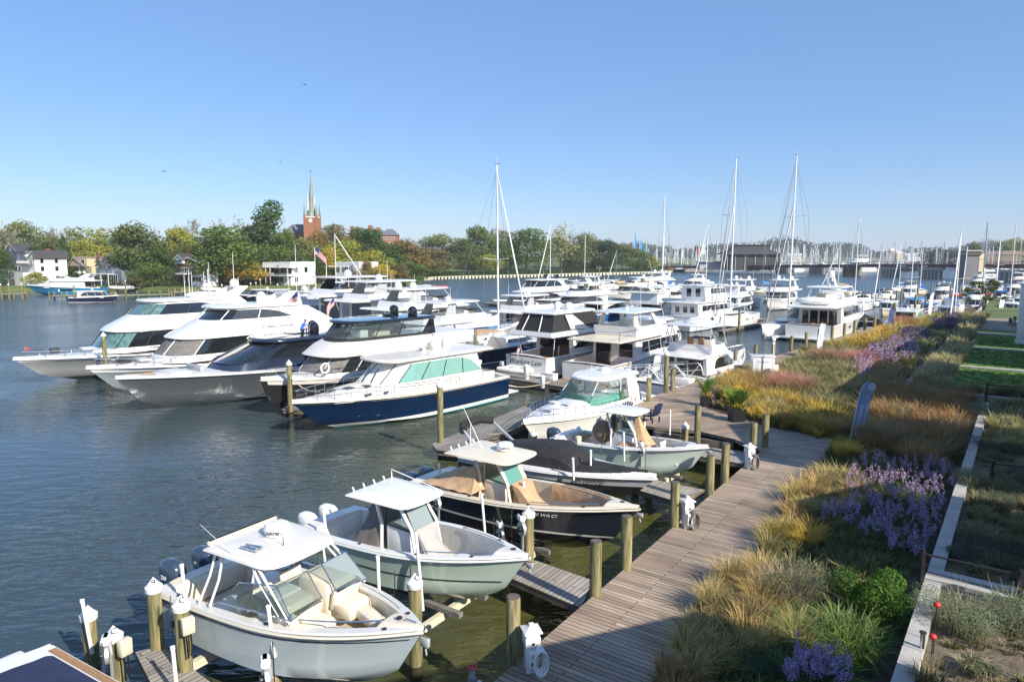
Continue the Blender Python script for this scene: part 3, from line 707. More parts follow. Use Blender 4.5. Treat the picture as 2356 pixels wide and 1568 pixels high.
    def openradar(s, x, y, z, w=1.2, m='white', rz=.5):
        mb = MB(); mb.lathe((x, y, z), [(.16, 0), (.16, .1), (.1, .2), (.07, .3), (.01, .32)], m); mb.rbox((x, y, z+.34), (w, .12, .1), m, .03, rz=rz); return mb.build('radar_array', s.t, 45)
    def ant(s, x, y, z, h=2.5, lean=(0, 0), r=.016, m='pvc', name='antenna'):
        mb = MB(); mb.tube((x, y, z), (x+lean[0], y+lean[1], z+h), r*max(1, s.L/11), m, r*.5*max(1, s.L/11), 5); return mb.build(name, s.t, 60)
    def bars(s, segs, r=.025, m='steel', name='support_frame'):
        for sg in segs: mb = MB(); mb.path(sg, r, m, 6) if len(sg) > 2 else mb.tube(sg[0], sg[1], r, m, n=6); mb.build(name, s.t, 60)
    def box(s, c, d, m, name, r=.04, rz=0, ry=0, mirror=False):
        mb = MB(); mb.rbox(c, d, m, r, rz, ry); o = mb.build(name, s.t, 40)
        if mirror: mb = MB(); mb.rbox((c[0], -c[1], c[2]), d, m, r, -rz, ry); mb.build(name, s.t, 40)
        return o
    def fin(s, x0, x1, y, z0, z1, sl, m='white', w=.14, name='radar_arch', x1t=None):
        """swept side panels joined by a crossbeam"""
        mb = MB(); wt = (x1-x0)*.55
        for sg in (1, -1):
            a = [(x0, sg*y, z0), (x1, sg*y, z0), (x0+sl+wt, sg*y*.88, z1), (x0+sl, sg*y*.88, z1)]
            mb.add(a+[(p[0], p[1]-sg*w, p[2]) for p in a], [(0, 1, 2, 3), (4, 7, 6, 5), (0, 4, 5, 1), (1, 5, 6, 2), (2, 6, 7, 3), (3, 7, 4, 0)], m)
        mb.box((x0+sl+wt/2, 0, z1+.05), (wt, y*1.78, .14), m)
        return mb.build(name, s.t, 30)
    def fenders(s, qs, m='white', sides=(1, -1), z=None):
        for q in qs:
            for sg in sides: x, b, zz = s.at(q); k = max(.8, s.L/16); mb = MB(); mb.lathe((x, sg*(b+.1*k), zz*.35), [(.03, 0), (.11*k, .08), (.13*k, .2), (.13*k, .6), (.11*k, .72), (.03, .8)], m, 10); mb.tube((x, sg*(b+.1*k), zz*.35+.8), (x, sg*(b-.05), zz+.1), .015, 'rope', n=4); mb.build('fender', s.t, 50)
    def seat(s, x, y, z, m='cream', w=.55, face=1, name='seat'):
        mb = MB(); mb.rbox((x, y, z+.5), (.5, w, .14), m, .05); mb.rbox((x-.24*face, y, z+.8), (.12, w, .5), m, .05, ry=-.15*face); mb.tube((x, y, z), (x, y, z+.45), .06, 'steel', n=8); return mb.build(name, s.t, 45)
    def flag(s, x, y, z, h=1.2, w=1., lean=(-.35, 0), dr=(-.8, -.3), droop=.4):
        mb = MB(); p = Vector((x, y, z)); q = p+Vector((lean[0]*h, lean[1]*h, h)); mb.tube(p, q, .02, 'mastwhite', n=5); fp = mb.build('flagstaff', s.t, 60)
        usflag(s.t, q, w, dr, droop)
    def outboard(s, y, m='engine_navy', sc=1., x=-.55, z=.35, txt=None, tm='white_text'):
        mb = MB(); P = lambda a, b, c: (x+a*sc, y+b*sc, z+c*sc)
        rings = []
        for zz, lx, ly, ox in ((.42, .26, .17, .02), (.5, .33, .2, 0), (.62, .36, .22, 0), (.80, .38, .23, -.01), (.95, .36, .215, -.02), (1.05, .28, .17, -.03), (1.10, .14, .08, -.02)):
            rings.append([P(ox+lx*math.copysign(abs(math.cos(a))**.7, math.cos(a)), ly*math.copysign(abs(math.sin(a))**.7, math.sin(a)), zz) for a in [2*PI*i/18 for i in range(18)]])
        mb.loft(rings, m, True, True, True); c = mb.build('engine_cowl', s.t, 40)
        mb = MB(); mb.rbox(P(0, 0, .05), (.26*sc, .2*sc, .8*sc), m, .05); mb.rbox(P(.05, 0, -.5), (.22*sc, .08*sc, .5*sc), m, .03); mb.rbox(P(.3, 0, .1), (.3*sc, .3*sc, .5*sc), 'dark', .04); mb.tube(P(-.3, 0, -.62), P(.25, 0, -.62), .08*sc, m, n=8); mb.build('engine_leg', s.t, 40)
        mb = MB(); mb.path([P(a[0], a[1], a[2]) for a in [(.30*math.cos(t)-.0, .228*math.sin(t), .70) for t in [-1.9+i*.35 for i in range(12)]]], .012, 'lightgrey', 4) if False else None
        if txt:
            for sg in (1, -1):
                text(txt, .15*sc, tm, c, P(-.02, sg*.235, .72), (PI/2, 0, 0 if sg < 0 else PI), 'lettering', .003)
        return c
    def name_text(s, body, size, m, q, z, side=-1, off=.02, shear=0, squash=1.):
        p = s.side(q, z); p2 = s.side(q+.02, z); ang = math.atan2((p2[1]-p[1]), p2[0]-p[0])
        pu = s.side(q, z+.1); tiltt = math.atan2(pu[1]-p[1], .1)
        if side < 0: return text(body, size, m, s.t, (p[0], -(p[1]+off+size*.3*max(0, math.sin(tiltt))), z), (PI/2+tiltt, 0, -ang), 'lettering', .004, shear=shear, squash=squash)
        return text(body, size, m, s.t, (p[0], p[1]+off, z), (PI/2+tiltt, 0, PI+ang), 'lettering', .004, shear=shear, squash=squash)
def usflag(parent, q, w=1., dr=(-.8, -.3), droop=.4, h=.6, name='flag'):
    mb = MB(); q = Vector(q); dv = Vector((dr[0], dr[1], 0)).normalized(); nv = Vector((-dv.y, dv.x, 0)); nx, nz = 12, 13
    def pt(i, j):
        u = i/nx; return q+dv*(u*w)+nv*(.08*w*math.sin(u*7+j*.15)*u**.5)+Vector((0, 0, -j/nz*h*w-droop*w*u**1.4))
    for i in range(nx):
        for j in range(nz):
            m = 'flagblue' if (i < 5 and j < 7) else ('red' if j % 2 == 0 else 'canvas_white')
            mb.add([pt(i, j), pt(i+1, j), pt(i+1, j+1), pt(i, j+1)], [(0, 1, 2, 3)], m)
    return mb.build(name, parent, 0)
HN = -33
# hull colours
M['h_iceblue'] = hullmat('h_iceblue', (.50, .58, .60), (.44, .52, .54), zb=-.9, zt=-.8)
M['h_sage'] = hullmat('h_sage', (.50, .61, .52), (.42, .53, .46), zb=-.9, zt=-.8)
M['h_palegreen'] = hullmat('h_palegreen', (.56, .67, .59), (.36, .47, .42), zb=-.9, zt=-.8)
M['h_navyblack'] = hullmat('h_navyblack', (.018, .022, .032), (.012, .012, .016), (.62, .6, .55), zb=.28, zt=.34)
M['h_greyblack'] = hullmat('h_greyblack', (.50, .51, .52), (.018, .018, .022), (.018, .018, .022), zb=.1, zt=.62)
M['h_blue'] = hullmat('h_blue', (.002, .015, .052), (.03, .28, .30), (.7, .7, .66), zb=.13, zt=.33, rough=.1)
M['h_blackwhite'] = hullmat('h_blackwhite', (.022, .020, .020), (.2, .12, .1), (.55, .5, .44), zb=.18, zt=.36, rough=.12)
M['h_grey'] = hullmat('h_grey', (.26, .28, .29), (.2, .21, .22), (.36, .37, .38), zb=.04, zt=.14, rough=.1)
for k_ in ('h_grey',): p_ = M[k_].node_tree.nodes['Principled BSDF']; p_.inputs['Metallic'].default_value = .75; p_.inputs['Roughness'].default_value = .13
M['h_greywhite'] = hullmat('h_greywhite', (.24, .25, .25), (.04, .04, .045), zb=.32, zt=.34, rough=.15)
M['h_bluegrey'] = hullmat('h_bluegrey', (.2, .235, .26), (.05, .05, .06), zb=.1, zt=.12)
M['h_white'] = hullmat('h_white', (.76, .75, .72), (.04, .05, .08), (.05, .07, .14), zb=.03, zt=.12)
M['h_whitered'] = hullmat('h_whitered', (.76, .75, .72), (.25, .05, .04), (.6, .58, .55), zb=.03, zt=.1)
M['h_navy'] = hullmat('h_navy', (.012, .018, .05), (.3, .05, .04), (.7, .7, .68), zb=.08, zt=.2)
M['h_royal'] = hullmat('h_royal', (.015, .11, .36), (.03, .03, .04), (.7, .7, .7), zb=.04, zt=.14)
M['h_sky'] = hullmat('h_sky', (.03, .20, .36), (.02, .03, .05), (.5, .55, .6), zb=.03, zt=.08)
M['h_cream'] = hullmat('h_cream', (.66, .58, .42), (.25, .08, .05), zb=.03, zt=.05)

# ======== near boat 1: ice blue dual console with hardtop =========
b = Boat('dual_console_boat', 'ice blue and cream dual console boat with radar hardtop, nearest in the foreground', (977, 1447), -32, 7.35, 2.62, 1.36, .70, 'h_iceblue', rake=.12, flare=.34, full=2.3, tr=.93, draft=.62, chz=-.2, zoff=1.35, rub='cream', sheer=1.4)
b.deck('cream', [(.05, .5, .12, .22), (.5, .87, lambda q: .38+max(0, q-.55)*.9, .28)], inner='cream', edge='offwhite', floor_m='creamsole', gw=.3)
for y in (-.45, .45): b.outboard(y, 'engine_navy', 1.05, x=-.45, z=-.08, txt='250')
b.box((.28, 0, .45), (.42, 2.1, .6), 'cream', 'stern_seat', .08)
b.box((4.0, .56, .92), (1.05, .86, 1.1), 'cream', 'console', .12); b.box((4.0, -.6, .92), (1.0, .82, 1.06), 'cream', 'console', .12)
b.box((3.8, -.66, 1.46), (.62, .8, .06), 'offwhite', 'dashboard', .02)
for y in (.62, -.66):
    mb = MB(); mb.rbox((4.85, y*.84, .9), (.55, .72, .34), 'cream', .08); mb.rbox((4.6, y*.9, 1.1), (.16, .84, .5), 'cream', .07, ry=.32); mb.build('lounge_seat', b.t)
b.box((5.5, -.42, .86), (.9, .34, .26), 'cream', 'bow_seat', .07, rz=.3); b.box((5.5, .42, .86), (.9, .34, .26), 'cream', 'bow_seat', .07, rz=-.3)
for y in (.66,): b.seat(2.9, y, .15, 'cream', .62, 1, 'helm_seat')
b.box((2.4, -.66, .45), (1.3, .75, .6), 'cream', 'port_lounge', .1); b.box((2.95, -.66, .95), (.2, .75, .62), 'cream', 'lounge_back', .08, ry=-.2)
b.box((1.9, .66, .45), (.7, .7, .62), 'offwhite', 'wet_bar', .06)
for sg in (1, -1):
    pp = [(4.75, sg*1.08, 1.28), (4.68, sg*.2, 1.36), (4.25, sg*.2, 1.86), (4.2, sg*.98, 1.84)]
    mb = MB(); mb.add(pp, [(0, 1, 2, 3)], 'clear'); ws = mb.build('windshield', b.t, 0)
    mb = MB(); mb.path(pp, .022, 'steel', 5, closed=True); mb.build('frame', ws, 60)
    pp = [(4.75, sg*1.08, 1.28), (4.2, sg*.98, 1.84), (3.1, sg*1.06, 1.66), (2.5, sg*1.18, 1.1)]
    mb = MB(); mb.add(pp, [(0, 1, 2, 3)], 'clear'); ws = mb.build('side_window', b.t, 0)
    mb = MB(); mb.path(pp, .02, 'steel', 5, closed=True); mb.build('frame', ws, 60)
hz = 2.05
b.bars([[(4.7, s_*1.08, 1.2), (3.95, s_*1.0, 1.8), (3.6, s_*.95, hz)] for s_ in (1, -1)]+[[(4.45, s_*1.08, 1.2), (3.7, s_*1.0, 1.75), (3.4, s_*.95, hz)] for s_ in (1, -1)]+[[(3.4, s_*1.1, 1.1), (3.45, s_*1.0, 1.7), (3.5, s_*.95, hz)] for s_ in (1, -1)]+[[(1.75, s_*1.18, .85), (1.95, s_*1.0, 1.5), (2.1, s_*.92, hz)] for s_ in (1, -1)]+[[(2.15, s_*1.18, .9), (2.3, s_*1.02, 1.5), (2.35, s_*.92, hz)] for s_ in (1, -1)], .032, 'pvc', 'hardtop_frame')
b.roof(1.85, 4.1, 1.08, hz, .12, nose=.5, m='offwhite', name='hardtop')
ra = b.radome(2.75, .25, hz+.16, .31, .27, 'white'); text('GARMIN', .13, 'dark', ra, (2.95, .22, hz+.3), (PI/2, 0, R(-12)), 'lettering', .006) if False else None
lt = text('GARMIN', .12, 'dark', ra, (2.75+.315*math.sin(R(30)), .25-.315*math.cos(R(30)), hz+.29), (PI/2, 0, R(30)), 'lettering', .004, bend=None)
mb = MB()
for y in (-.12, .02): mb.tube((2.75, -.62+y, hz+.22), (3.2, -.56+y, hz+.22), .02, 'steel', .045, 8)
mb.tube((2.85, -.65, hz+.12), (2.85, -.65, hz+.22), .02, 'steel'); mb.build('horn', b.t)
b.ant(3.4, -.12, hz+.15, .42, m='dark', r=.012); b.ant(2.7, -.95, hz+.14, .35, (-1.25, .1), .01)
mb = MB(); mb.rbox((1.84, .0, hz+.14), (.14, 1.9, .11), 'cream', .05); mb.build('rolled_awning', b.t)
mb = MB()
for q, sg in ((.12, 1), (.12, -1), (.55, 1), (.55, -1), (.9, 1), (.9, -1)):
    x, bb, z = b.at(q); mb.lathe((x, sg*(bb-.13), z+.05), [(.05, 0), (.05, .012), (.02, .014)], 'dark', 10)
mb.build('deck_fittings', b.t)
mb = MB(); mb.lathe((6.7, 0, 1.40), [(.06, 0), (.06, .03), (.02, .032)], 'dark', 10); mb.box((7.0, 0, 1.42), (.28, .04, .05), 'steel'); mb.build('cleat', b.t)
mb = MB(); mb.rbox((7.36, 0, 1.1), (.2, .1, .2), 'grey', .03); mb.path([(7.36, 0, 1.0), (7.38, 0, .85), (7.3, .1, .75)], .025, 'grey', 5); mb.build('anchor', b.t)
for sg in (1, -1):
    mb = MB(); mb.path([(x_, sg*(bb-.3), z+.16) for x_, bb, z in [b.at(.6+.04*i) for i in range(8)]], .018, 'steel', 5); mb.build('grab_rail', b.t)
b.sidepatch(.0, .98, .80, .83, 'dark', 'pinstripe', rel=True, sides=(-1,), n=14)
b.name_text('GRADY-WHITE', .13, 'navy_text', .085, .52, -1)

def center_console(b, m_in, m_floor, top_m, cover, eng, has_radar=False, tz=2.35, rods=True, engn=2, hull2=None, top=(1.75, 4.0, 1.05), eng_z=-.1):
    b.deck('white' if m_in == 'white' else m_in, [(.06, .88, lambda q: .15+max(0, q-.55)*1.15, .2)], inner=m_in, edge=top_m if top_m != 'white' else 'white', floor_m=m_floor, gw=.3)
    for y in ((-.4, .4) if engn == 2 else (0,)): b.outboard(y, eng, .95, x=-.42, z=eng_z)
    b.box((.3, 0, .42), (.36, b.B*.78, .6), 'white' if m_in == 'white' else m_in, 'transom_seat', .08)
    b.box((3.35, 0, .78), (.95, .86, 1.15), 'white' if top_m == 'white' else 'cream', 'console', .08)
    pp = [(3.92, .42, 1.3), (3.92, -.42, 1.3), (3.45, -.4, 2.1), (3.45, .4, 2.1)]
    mb = MB(); mb.add(pp, [(0, 1, 2, 3)], 'greenclear' if top_m != 'white' else 'clear'); ws = mb.build('windshield', b.t, 0)
    mb = MB(); mb.path(pp, .03, 'black' if top_m == 'white' else 'cream', 5, closed=True); mb.build('frame', ws, 60)
    for sg in (1, -1):
        pp = [(3.92, sg*.44, 1.3), (3.45, sg*.42, 2.1), (2.95, sg*.42, 2.15), (2.92, sg*.44, 1.35)]
        mb = MB(); mb.add(pp, [(0, 1, 2, 3)], 'clear'); ws = mb.build('side_window', b.t, 0)
        mb = MB(); mb.path(pp, .025, 'black' if top_m == 'white' else 'cream', 5, closed=True); mb.build('frame', ws, 60)
    tm = 'white' if top_m == 'white' else 'cream'
    b.bars([[(4.15, s_*.52, .3), (3.9, s_*.5, 1.4), (3.4, s_*.48, tz)] for s_ in (1, -1)]+[[(2.75, s_*.5, .3), (2.8, s_*.5, 1.4), (2.55, s_*.48, tz)] for s_ in (1, -1)], .05, tm, 'hardtop_frame')
    b.roof(top[0], top[1], top[2], tz, .1, nose=.4, m=top_m, name='hardtop')
    for y in (-.6, -.2, .2, .6):
        mb = MB(); mb.tube((top[0]+.02, y, tz+.04), (top[0]-.06, y, tz+.17), .026, 'white', n=7); mb.build('rod_holder', b.t)
    mb = MB()
    for q, sg in ((.1, 1), (.1, -1), (.35, 1), (.35, -1), (.62, 1), (.62, -1), (.82, 1), (.82, -1)):
        x, bb, z = b.at(q); mb.lathe((x, sg*(bb-.13), z+.045), [(.05, 0), (.05, .012), (.02, .014)], 'dark', 8)
    mb.lathe((b.L*.93, .08, b.zs(.93)+.1), [(.07, 0), (.07, .012), (.02, .014)], 'dark', 10); mb.build('deck_fittings', b.t)
    for sg in (1, -1):
        mb = MB(); mb.path([(x_, sg*(bb-.24), z+.1) for x_, bb, z in [b.at(.62+.035*i) for i in range(8)]], .016, 'steel', 5); mb.build('grab_rail', b.t)
    mb = MB(); mb.rbox((b.L+.02, 0, b.fb-.2), (.2, .08, .14), 'grey', .03); mb.path([(b.L, 0, b.fb-.28), (b.L+.04, 0, b.fb-.4), (b.L-.02, .1, b.fb-.48)], .022, 'grey', 5); mb.build('anchor', b.t)
def draped(b, pts_top, pts_bot, m, name='canvas_cover'):
    """canvas draped from a smaller top outline to a larger bottom outline with folds"""
    n = 36
    def samp(poly, k, fold):
        per = [math.dist(poly[i], poly[(i+1) % len(poly)]) for i in range(len(poly))]; T = sum(per); out = []
        for j in range(n):
            d = T*j/n; i = 0
            while d > per[i]: d -= per[i]; i += 1
            a, c = Vector(poly[i]), Vector(poly[(i+1) % len(poly)]); p = a.lerp(c, d/per[i]); out.append(p)
        ce = sum(out, Vector((0, 0, 0)))/n
        return [ce+(p-ce)*(1+fold*math.sin(j*2.6)) for j, p in enumerate(out)]
    A, B_ = samp(pts_top, 0, 0), samp(pts_bot, 0, .05)
    rg = [A]
    for t in (.2, .45, .7, 1): rg.append([a.lerp(c, t)+(Vector((0, 0, -.12*math.sin(t*PI)))) for a, c in zip(A, B_)])
    mb = MB(); mb.loft([r for r in rg], m, True, True, False); return mb.build(name, b.t, 55)
# ======== near boat 2: sage green centre console ========
b = Boat('center_console_boat', 'sage green centre console boat with white hardtop, white outboards and grey seat covers', (1217, 1280), -34, 7.3, 2.5, 1.35, .75, 'h_sage', rake=.13, flare=.4, full=2.2, tr=.9, draft=.5, chz=-.1, zoff=1.35, rub='white', sheer=1.4)
center_console(b, 'offwhite', 'nonskid', 'white', 'grey', 'white', tz=2.05, top=(1.85, 4.1, .95))
draped(b, [(2.3, .4, 1.75), (2.65, .42, 1.85), (2.65, -.42, 1.85), (2.3, -.4, 1.75)], [(1.5, .7, .5), (2.8, .62, .5), (2.8, -.62, .5), (1.5, -.7, .5)], 'canvas_grey')
draped(b, [(3.95, .38, 1.38), (4.05, .38, 1.3), (4.05, -.38, 1.3), (3.95, -.38, 1.38)], [(3.9, .5, .55), (4.85, .45, .55), (4.85, -.45, .55), (3.9, -.5, .55)], 'canvas_lightgrey')
b.box((5.35, 0, .5), (.95, .75, .5), 'white', 'bow_box', .05)
b.bars([[(2.0, .75, 2.16), (2.0, .75, 2.42), (3.9, .62, 2.22)]], .016, 'pvc', 'antenna')
b.sidepatch(.02, .97, .38, .42, 'dark', 'pinstripe', rel=True, sides=(-1,), n=14)
# ======== near boat 3: black hull, cream deck ========
b = Boat('center_console_boat', 'black hulled centre console boat with cream hardtop, radar dome and tan covers', (1471, 1168), -36, 8.3, 2.7, 1.42, .8, 'h_navyblack', rake=.12, flare=.42, full=2.1, tr=.9, draft=.55, chz=-.1, zoff=1.35, rub='cream', sheer=1.4)
center_console(b, 'cream', 'creamsole', 'cream', 'tan', 'engine_navy', tz=2.1, top=(1.65, 4.3, 1.0))
draped(b, [(2.0, .6, 1.5), (2.7, .6, 1.7), (2.7, -.6, 1.7), (2.0, -.6, 1.5)], [(.7, 1.12, 1.0), (2.9, 1.1, 1.0), (2.9, -1.1, 1.0), (.7, -1.12, 1.0)], 'canvas_tan')
draped(b, [(4.0, .42, 1.38), (4.3, .42, 1.3), (4.3, -.42, 1.3), (4.0, -.42, 1.38)], [(3.95, .6, .5), (5.6, .4, .5), (5.6, -.4, .5), (3.95, -.6, .5)], 'canvas_tan')
b.box((6.05, 0, .45), (.7, .5, .4), 'white', 'bow_box', .05)
mb = MB()
for sg in (1, -1): mb.loft([[(x_, sg*(bb-.18), z+.06), (x_, sg*(bb-.30), z-.02), (x_, sg*(bb-.34), z-.4)] for x_, bb, z in [b.at(.56+.03*i) for i in range(11)]], 'canvas_tan', False)
mb.build('coaming_bolster', b.t, 60)
ra = b.radome(3.3, .2, 2.26, .29, .25, 'white'); text('GARMIN', .11, 'dark', ra, (3.3+.295*math.sin(R(38)), .2-.295*math.cos(R(38)), 2.38), (PI/2, 0, R(38)), 'lettering')
b.ant(2.6, -.1, 2.2, 1.35, (-1.15, .3), .016); b.ant(1.9, .1, 2.2, .75, (0, 0), .014)
b.name_text('MD 3410 CT', .15, 'white_text', .70, .93, -1)
# ======== near boat 4: black covered bowrider ========
b = Boat('covered_speedboat', 'low grey speedboat with black canvas covers and a folded tower arch', (1511, 1099), -33, 8.0, 2.5, 1.05, .85, 'h_greyblack', rake=.14, flare=.25, full=1.9, tr=.92, draft=.35, zoff=1.15, rub='white', sheer=1.2)
b.deck('white', [], camber=.12)
rg = []
for x, w, h in ((.5, .95, .12), (1.0, 1.0, .3), (2.0, 1.05, .55), (3.3, 1.0, .78), (4.3, .98, .85), (4.9, .98, .55), (5.15, .98, .12)):
    rg.append([(x, w, .95), (x, w*.9, .95+h*.5), (x, w*.5, .95+h*.95), (x, 0, .95+h), (x, -w*.5, .95+h*.95), (x, -w*.9, .95+h*.5), (x, -w, .95)])
mb = MB(); mb.loft(rg, 'canvas_black', False); mb.build('cockpit_cover', b.t, 30)
rg = []
for i in range(8):
    x = 5.15+.36*i; bb = b.half(x/8.0); w = max(.05, (bb-.2)); rg.append([(x, w, b.zs(x/8)+.05), (x, w*.5, b.zs(x/8)+.2), (x, 0, b.zs(x/8)+.24), (x, -w*.5, b.zs(x/8)+.2), (x, -w, b.zs(x/8)+.05)])
mb = MB(); mb.loft(rg, 'canvas_black', False); mb.build('bow_cover', b.t, 30)
b.bars([[(1.9, s_*1.2, .9), (.9, s_*1.15, 1.25), (.2, s_*1.0, 1.9)] for s_ in (1, -1)]+[[(1.5, s_*1.2, .9), (.2, s_*1.0, 1.9)] for s_ in (1, -1)], .045, 'alu', 'wake_tower')
mb = MB(); mb.path([(.2, 1.05, 1.9), (-.15, .6, 1.98), (-.2, 0, 2.0), (-.15, -.6, 1.98), (.2, -1.05, 1.9)], .16, 'canvas_black', 10); mb.build('tower_canvas', b.t)
b.name_text('MD 3219 CG', .2, 'dark', .74, .76, -1)
# ======== near boat 5: pale green ========
b = Boat('center_console_boat', 'pale green centre console boat with white hardtop and tan canvas tent over its console', (1630, 1027), -36, 6.9, 2.35, 1.25, .7, 'h_palegreen', rake=.12, flare=.38, full=2.2, tr=.9, draft=.55, chz=-.12, zoff=1.2, rub='white', sheer=1.5)
center_console(b, 'offwhite', 'nonskid', 'white', 'tan', 'engine_navy', tz=2.2, engn=1, top=(2.3, 4.15, .85))
draped(b, [(3.75, .08, 2.0), (3.85, .08, 2.05), (3.85, -.08, 2.05), (3.75, -.08, 2.0)], [(2.95, .66, .6), (4.7, .55, .6), (4.7, -.55, .6), (2.95, -.66, .6)], 'canvas_tan')
mb = MB(); mb.ell((2.15, 0, 1.15), (.5, .5, .5), 'canvas_brown'); mb.build('seat_cover', b.t)
b.box((5.3, 0, .55), (.9, .7, .5), 'white', 'bow_seat', .05); b.box((4.95, 0, .98), (.12, .5, .4), 'white', 'backrest', .04); b.box((.8, .5, .62), (.5, .9, .1), 'teak', 'hatch', .02)
# ======== near boat 6: navy covered boat, bottom left ========
b = Boat('covered_boat', 'boat with a navy canvas cover and teak gunwale in the bottom left corner', (0, 5, 0), -33, 9.5, 3.2, 1.5, 1.15, 'h_white', rake=.1, flare=.3, tr=.95, draft=.4, zoff=1.0)
x, y = g(118, 1482, 2.15); b.t.location = (x-math.sin(R(33))*1.52, y-math.cos(R(33))*1.52, 1.0); b.t.rotation_euler[2] = R(-33)
b.deck('white', [], camber=.05)
rg = []
for i in range(14):
    x = .55+.6*i; bb = b.half(min(.99, x/9.5))-.22; h = .12+.32*math.sin(min(1, i/4)*PI/2); z = b.zs(x/9.5)+.05
    rg.append([(x, max(bb, .05)*c, z+h*(1-abs(c)**2.5)) for c in (1, .75, .5, .25, 0, -.25, -.5, -.75, -1)])
mb = MB(); mb.loft([[(.42, p[1]*.96, b.zs(.04)+.04) for p in rg[0]]]+rg, 'canvas_navy', False); mb.build('canvas_cover', b.t, 60)
for sg in (1, -1):
    mb = MB(); mb.loft([[(x_, sg*(bb-.04), z+.052), (x_, sg*(bb-.19), z+.06)] for x_, bb, z in [b.at(.03+.09*i) for i in range(11)]], 'teak', False); mb.build('gunwale_trim', b.t)
b.box((-.5, 0, .75), (1.0, 2.7, .14), 'white', 'swim_platform', .06)
b.bars([[(-.9, -1.1, .84), (-.6, -.6, .9), (-.3, 0, .86)]], .02, 'dark', 'platform_handle')
# lift beams, guide poles, winches, boxes
def lift(bt, label):
    c, s_ = math.cos(bt.rotation_euler[2]), math.sin(bt.rotation_euler[2]); z = bt.location[2]
    t = empty('boat_lift', (bt.location[0], bt.location[1], 0), bt.rotation_euler[2], label, 'boat lift')
    for x in (1.6, 5.0):
        mb = MB(); mb.box((x, 0, z-.62), (.14, 3.3, .2), 'beigebox'); mb.build('cradle_beam', t, 0)
        for y in (-1.75, 1.75):
            mb = MB(); mb.tube((x, y, z-.55), (x, y, 2.6), .012, 'steel', n=4); mb.build('lift_cable', t, 0)
    for y in (-.55, .55):
        mb = MB(); mb.box((3.3, y, z-.44), (4.6, .16, .12), 'canvas_grey'); mb.build('bunk', t, 0)
    return t
for o in [o for o in bpy.data.objects if o.parent is None and o.type == 'EMPTY' and o.get('category') == 'boat']:
    if o.location[2] > .5: lift(o, 'steel cable boat lift cradle under the '+' '.join(o['label'].split()[:5]))
def polep(top, bot, z, lab):
    x, y = g(bot[0], bot[1], z); zt = zat(y, top[1]); x2 = at(top[0], y, zt)
    t = empty('guide_pole', (x, y, z), 0, lab, 'pole', None); mb = MB(); mb.tube((0, 0, 0), ((x2-x), 0, zt-z), .042, 'pvc', n=9); mb.build('tube', t)
    mb = MB(); mb.lathe((x2-x, 0, zt-z), [(.05, -.05), (.05, .02), (.01, .03)], 'pvc', 9); mb.build('cap', t)
for a in [((418, 1299), (426, 1381), 2.1, 'white guide pole beside the outboards of the nearest boat'), ((617, 1394), (631, 1510), 1.7, 'white guide pole against the ice blue hull, bottom centre'), ((869, 1280), (872, 1361), 2.1, 'white guide pole behind the nearest windshield'),
          ((957, 1225), (973, 1403), 1.1, 'longest white guide pole crossing the sage green hull'), ((744, 1175), (750, 1223), 2.2, 'white guide pole by the white outboards'), ((397, 1488), (408, 1600), .9, 'white guide pole at the bottom left dock'),
          ((189, 1380), (212, 1502), .9, 'leftmost white guide pole in front of a capped piling'), ((1010, 1067), (1012, 1107), 2.1, 'short white guide pole by the outboards of the black boat'), ((1108, 1136), (1116, 1230), 1.4, 'white guide pole against the black hull, left one'),
          ((1205, 1107), (1206, 1190), 1.6, 'white guide pole against the black hull, right one'), ((1318, 1054), (1320, 1103), 2.0, 'white guide pole by the black cover, left one'), ((1359, 1036), (1359, 1096), 1.9, 'white guide pole by the black cover, standing over a capped piling'),
          ((1435, 995), (1436, 1060), 1.6, 'white guide pole against the pale green hull'), ((1483, 971), (1483, 1020), 1.9, 'white guide pole before the tan tent'), ((1542, 944), (1541, 1000), 1.6, 'white guide pole at the far side of the pale green boat')]:
    polep(*a)
def winch(px, py, d, label, box=False):
    y = d; z = zat(y, py); x = at(px, y, z); t = empty('lift_winch', (x, y, z), R(20), label, 'winch')
    mb = MB(); mb.rbox((0, 0, 0), (.2, .34, .2), 'white', .07); mb.build('motor', t)
    mb = MB(); mb.lathe((.0, -.05, -.32), [(.2, -.04), (.2, .04)], 'alu', 18, axis=(1, .2, 0)); mb.lathe((-.06, -.06, -.32), [(.08, -.05), (.08, .05)], 'black', 12, axis=(1, .2, 0)); mb.build('drum', t)
    mb = MB(); mb.path([(.05, 0, -.05), (.1, -.1, -.3), (.06, 0, -.55), (.05, .02, -1.4)], .03, 'alu', 6); mb.box((.06, .05, -.5), (.06, .1, .9), 'alu'); mb.build('bracket', t)
def cbox(px, py, d, label, rz=.6):
    y = d; z = zat(y, py); x = at(px, y, z); t = empty('control_box', (x, y, z), rz, label, 'electrical box')
    mb = MB(); mb.rbox((0, 0, 0), (.17, .26, .36), 'beigebox', .02); mb.build('case', t); mb = MB(); mb.rbox((.09, 0, 0), (.02, .22, .31), 'beigebox', .008); mb.build('lid', t)
    mb = MB(); mb.path([(0, .05, -.18), (.01, .06, -.5), (.03, .03, -.7)], .02, 'black', 6); mb.path([(0, -.05, -.18), (.02, -.04, -.4), (.0, -.03, -.75)], .02, 'black', 6); mb.build('cable', t)
def dpt(px, py, z): return g(px, py, z)[1]
winch(404, 1400, 14.6, 'white lift winch on the piling by the nearest outboards'); winch(610, 1520, 12.0, 'grey lift winch on the bottom foreground piling'); winch(244, 1470, 13.7, 'white lift motor by the bottom left beige box')
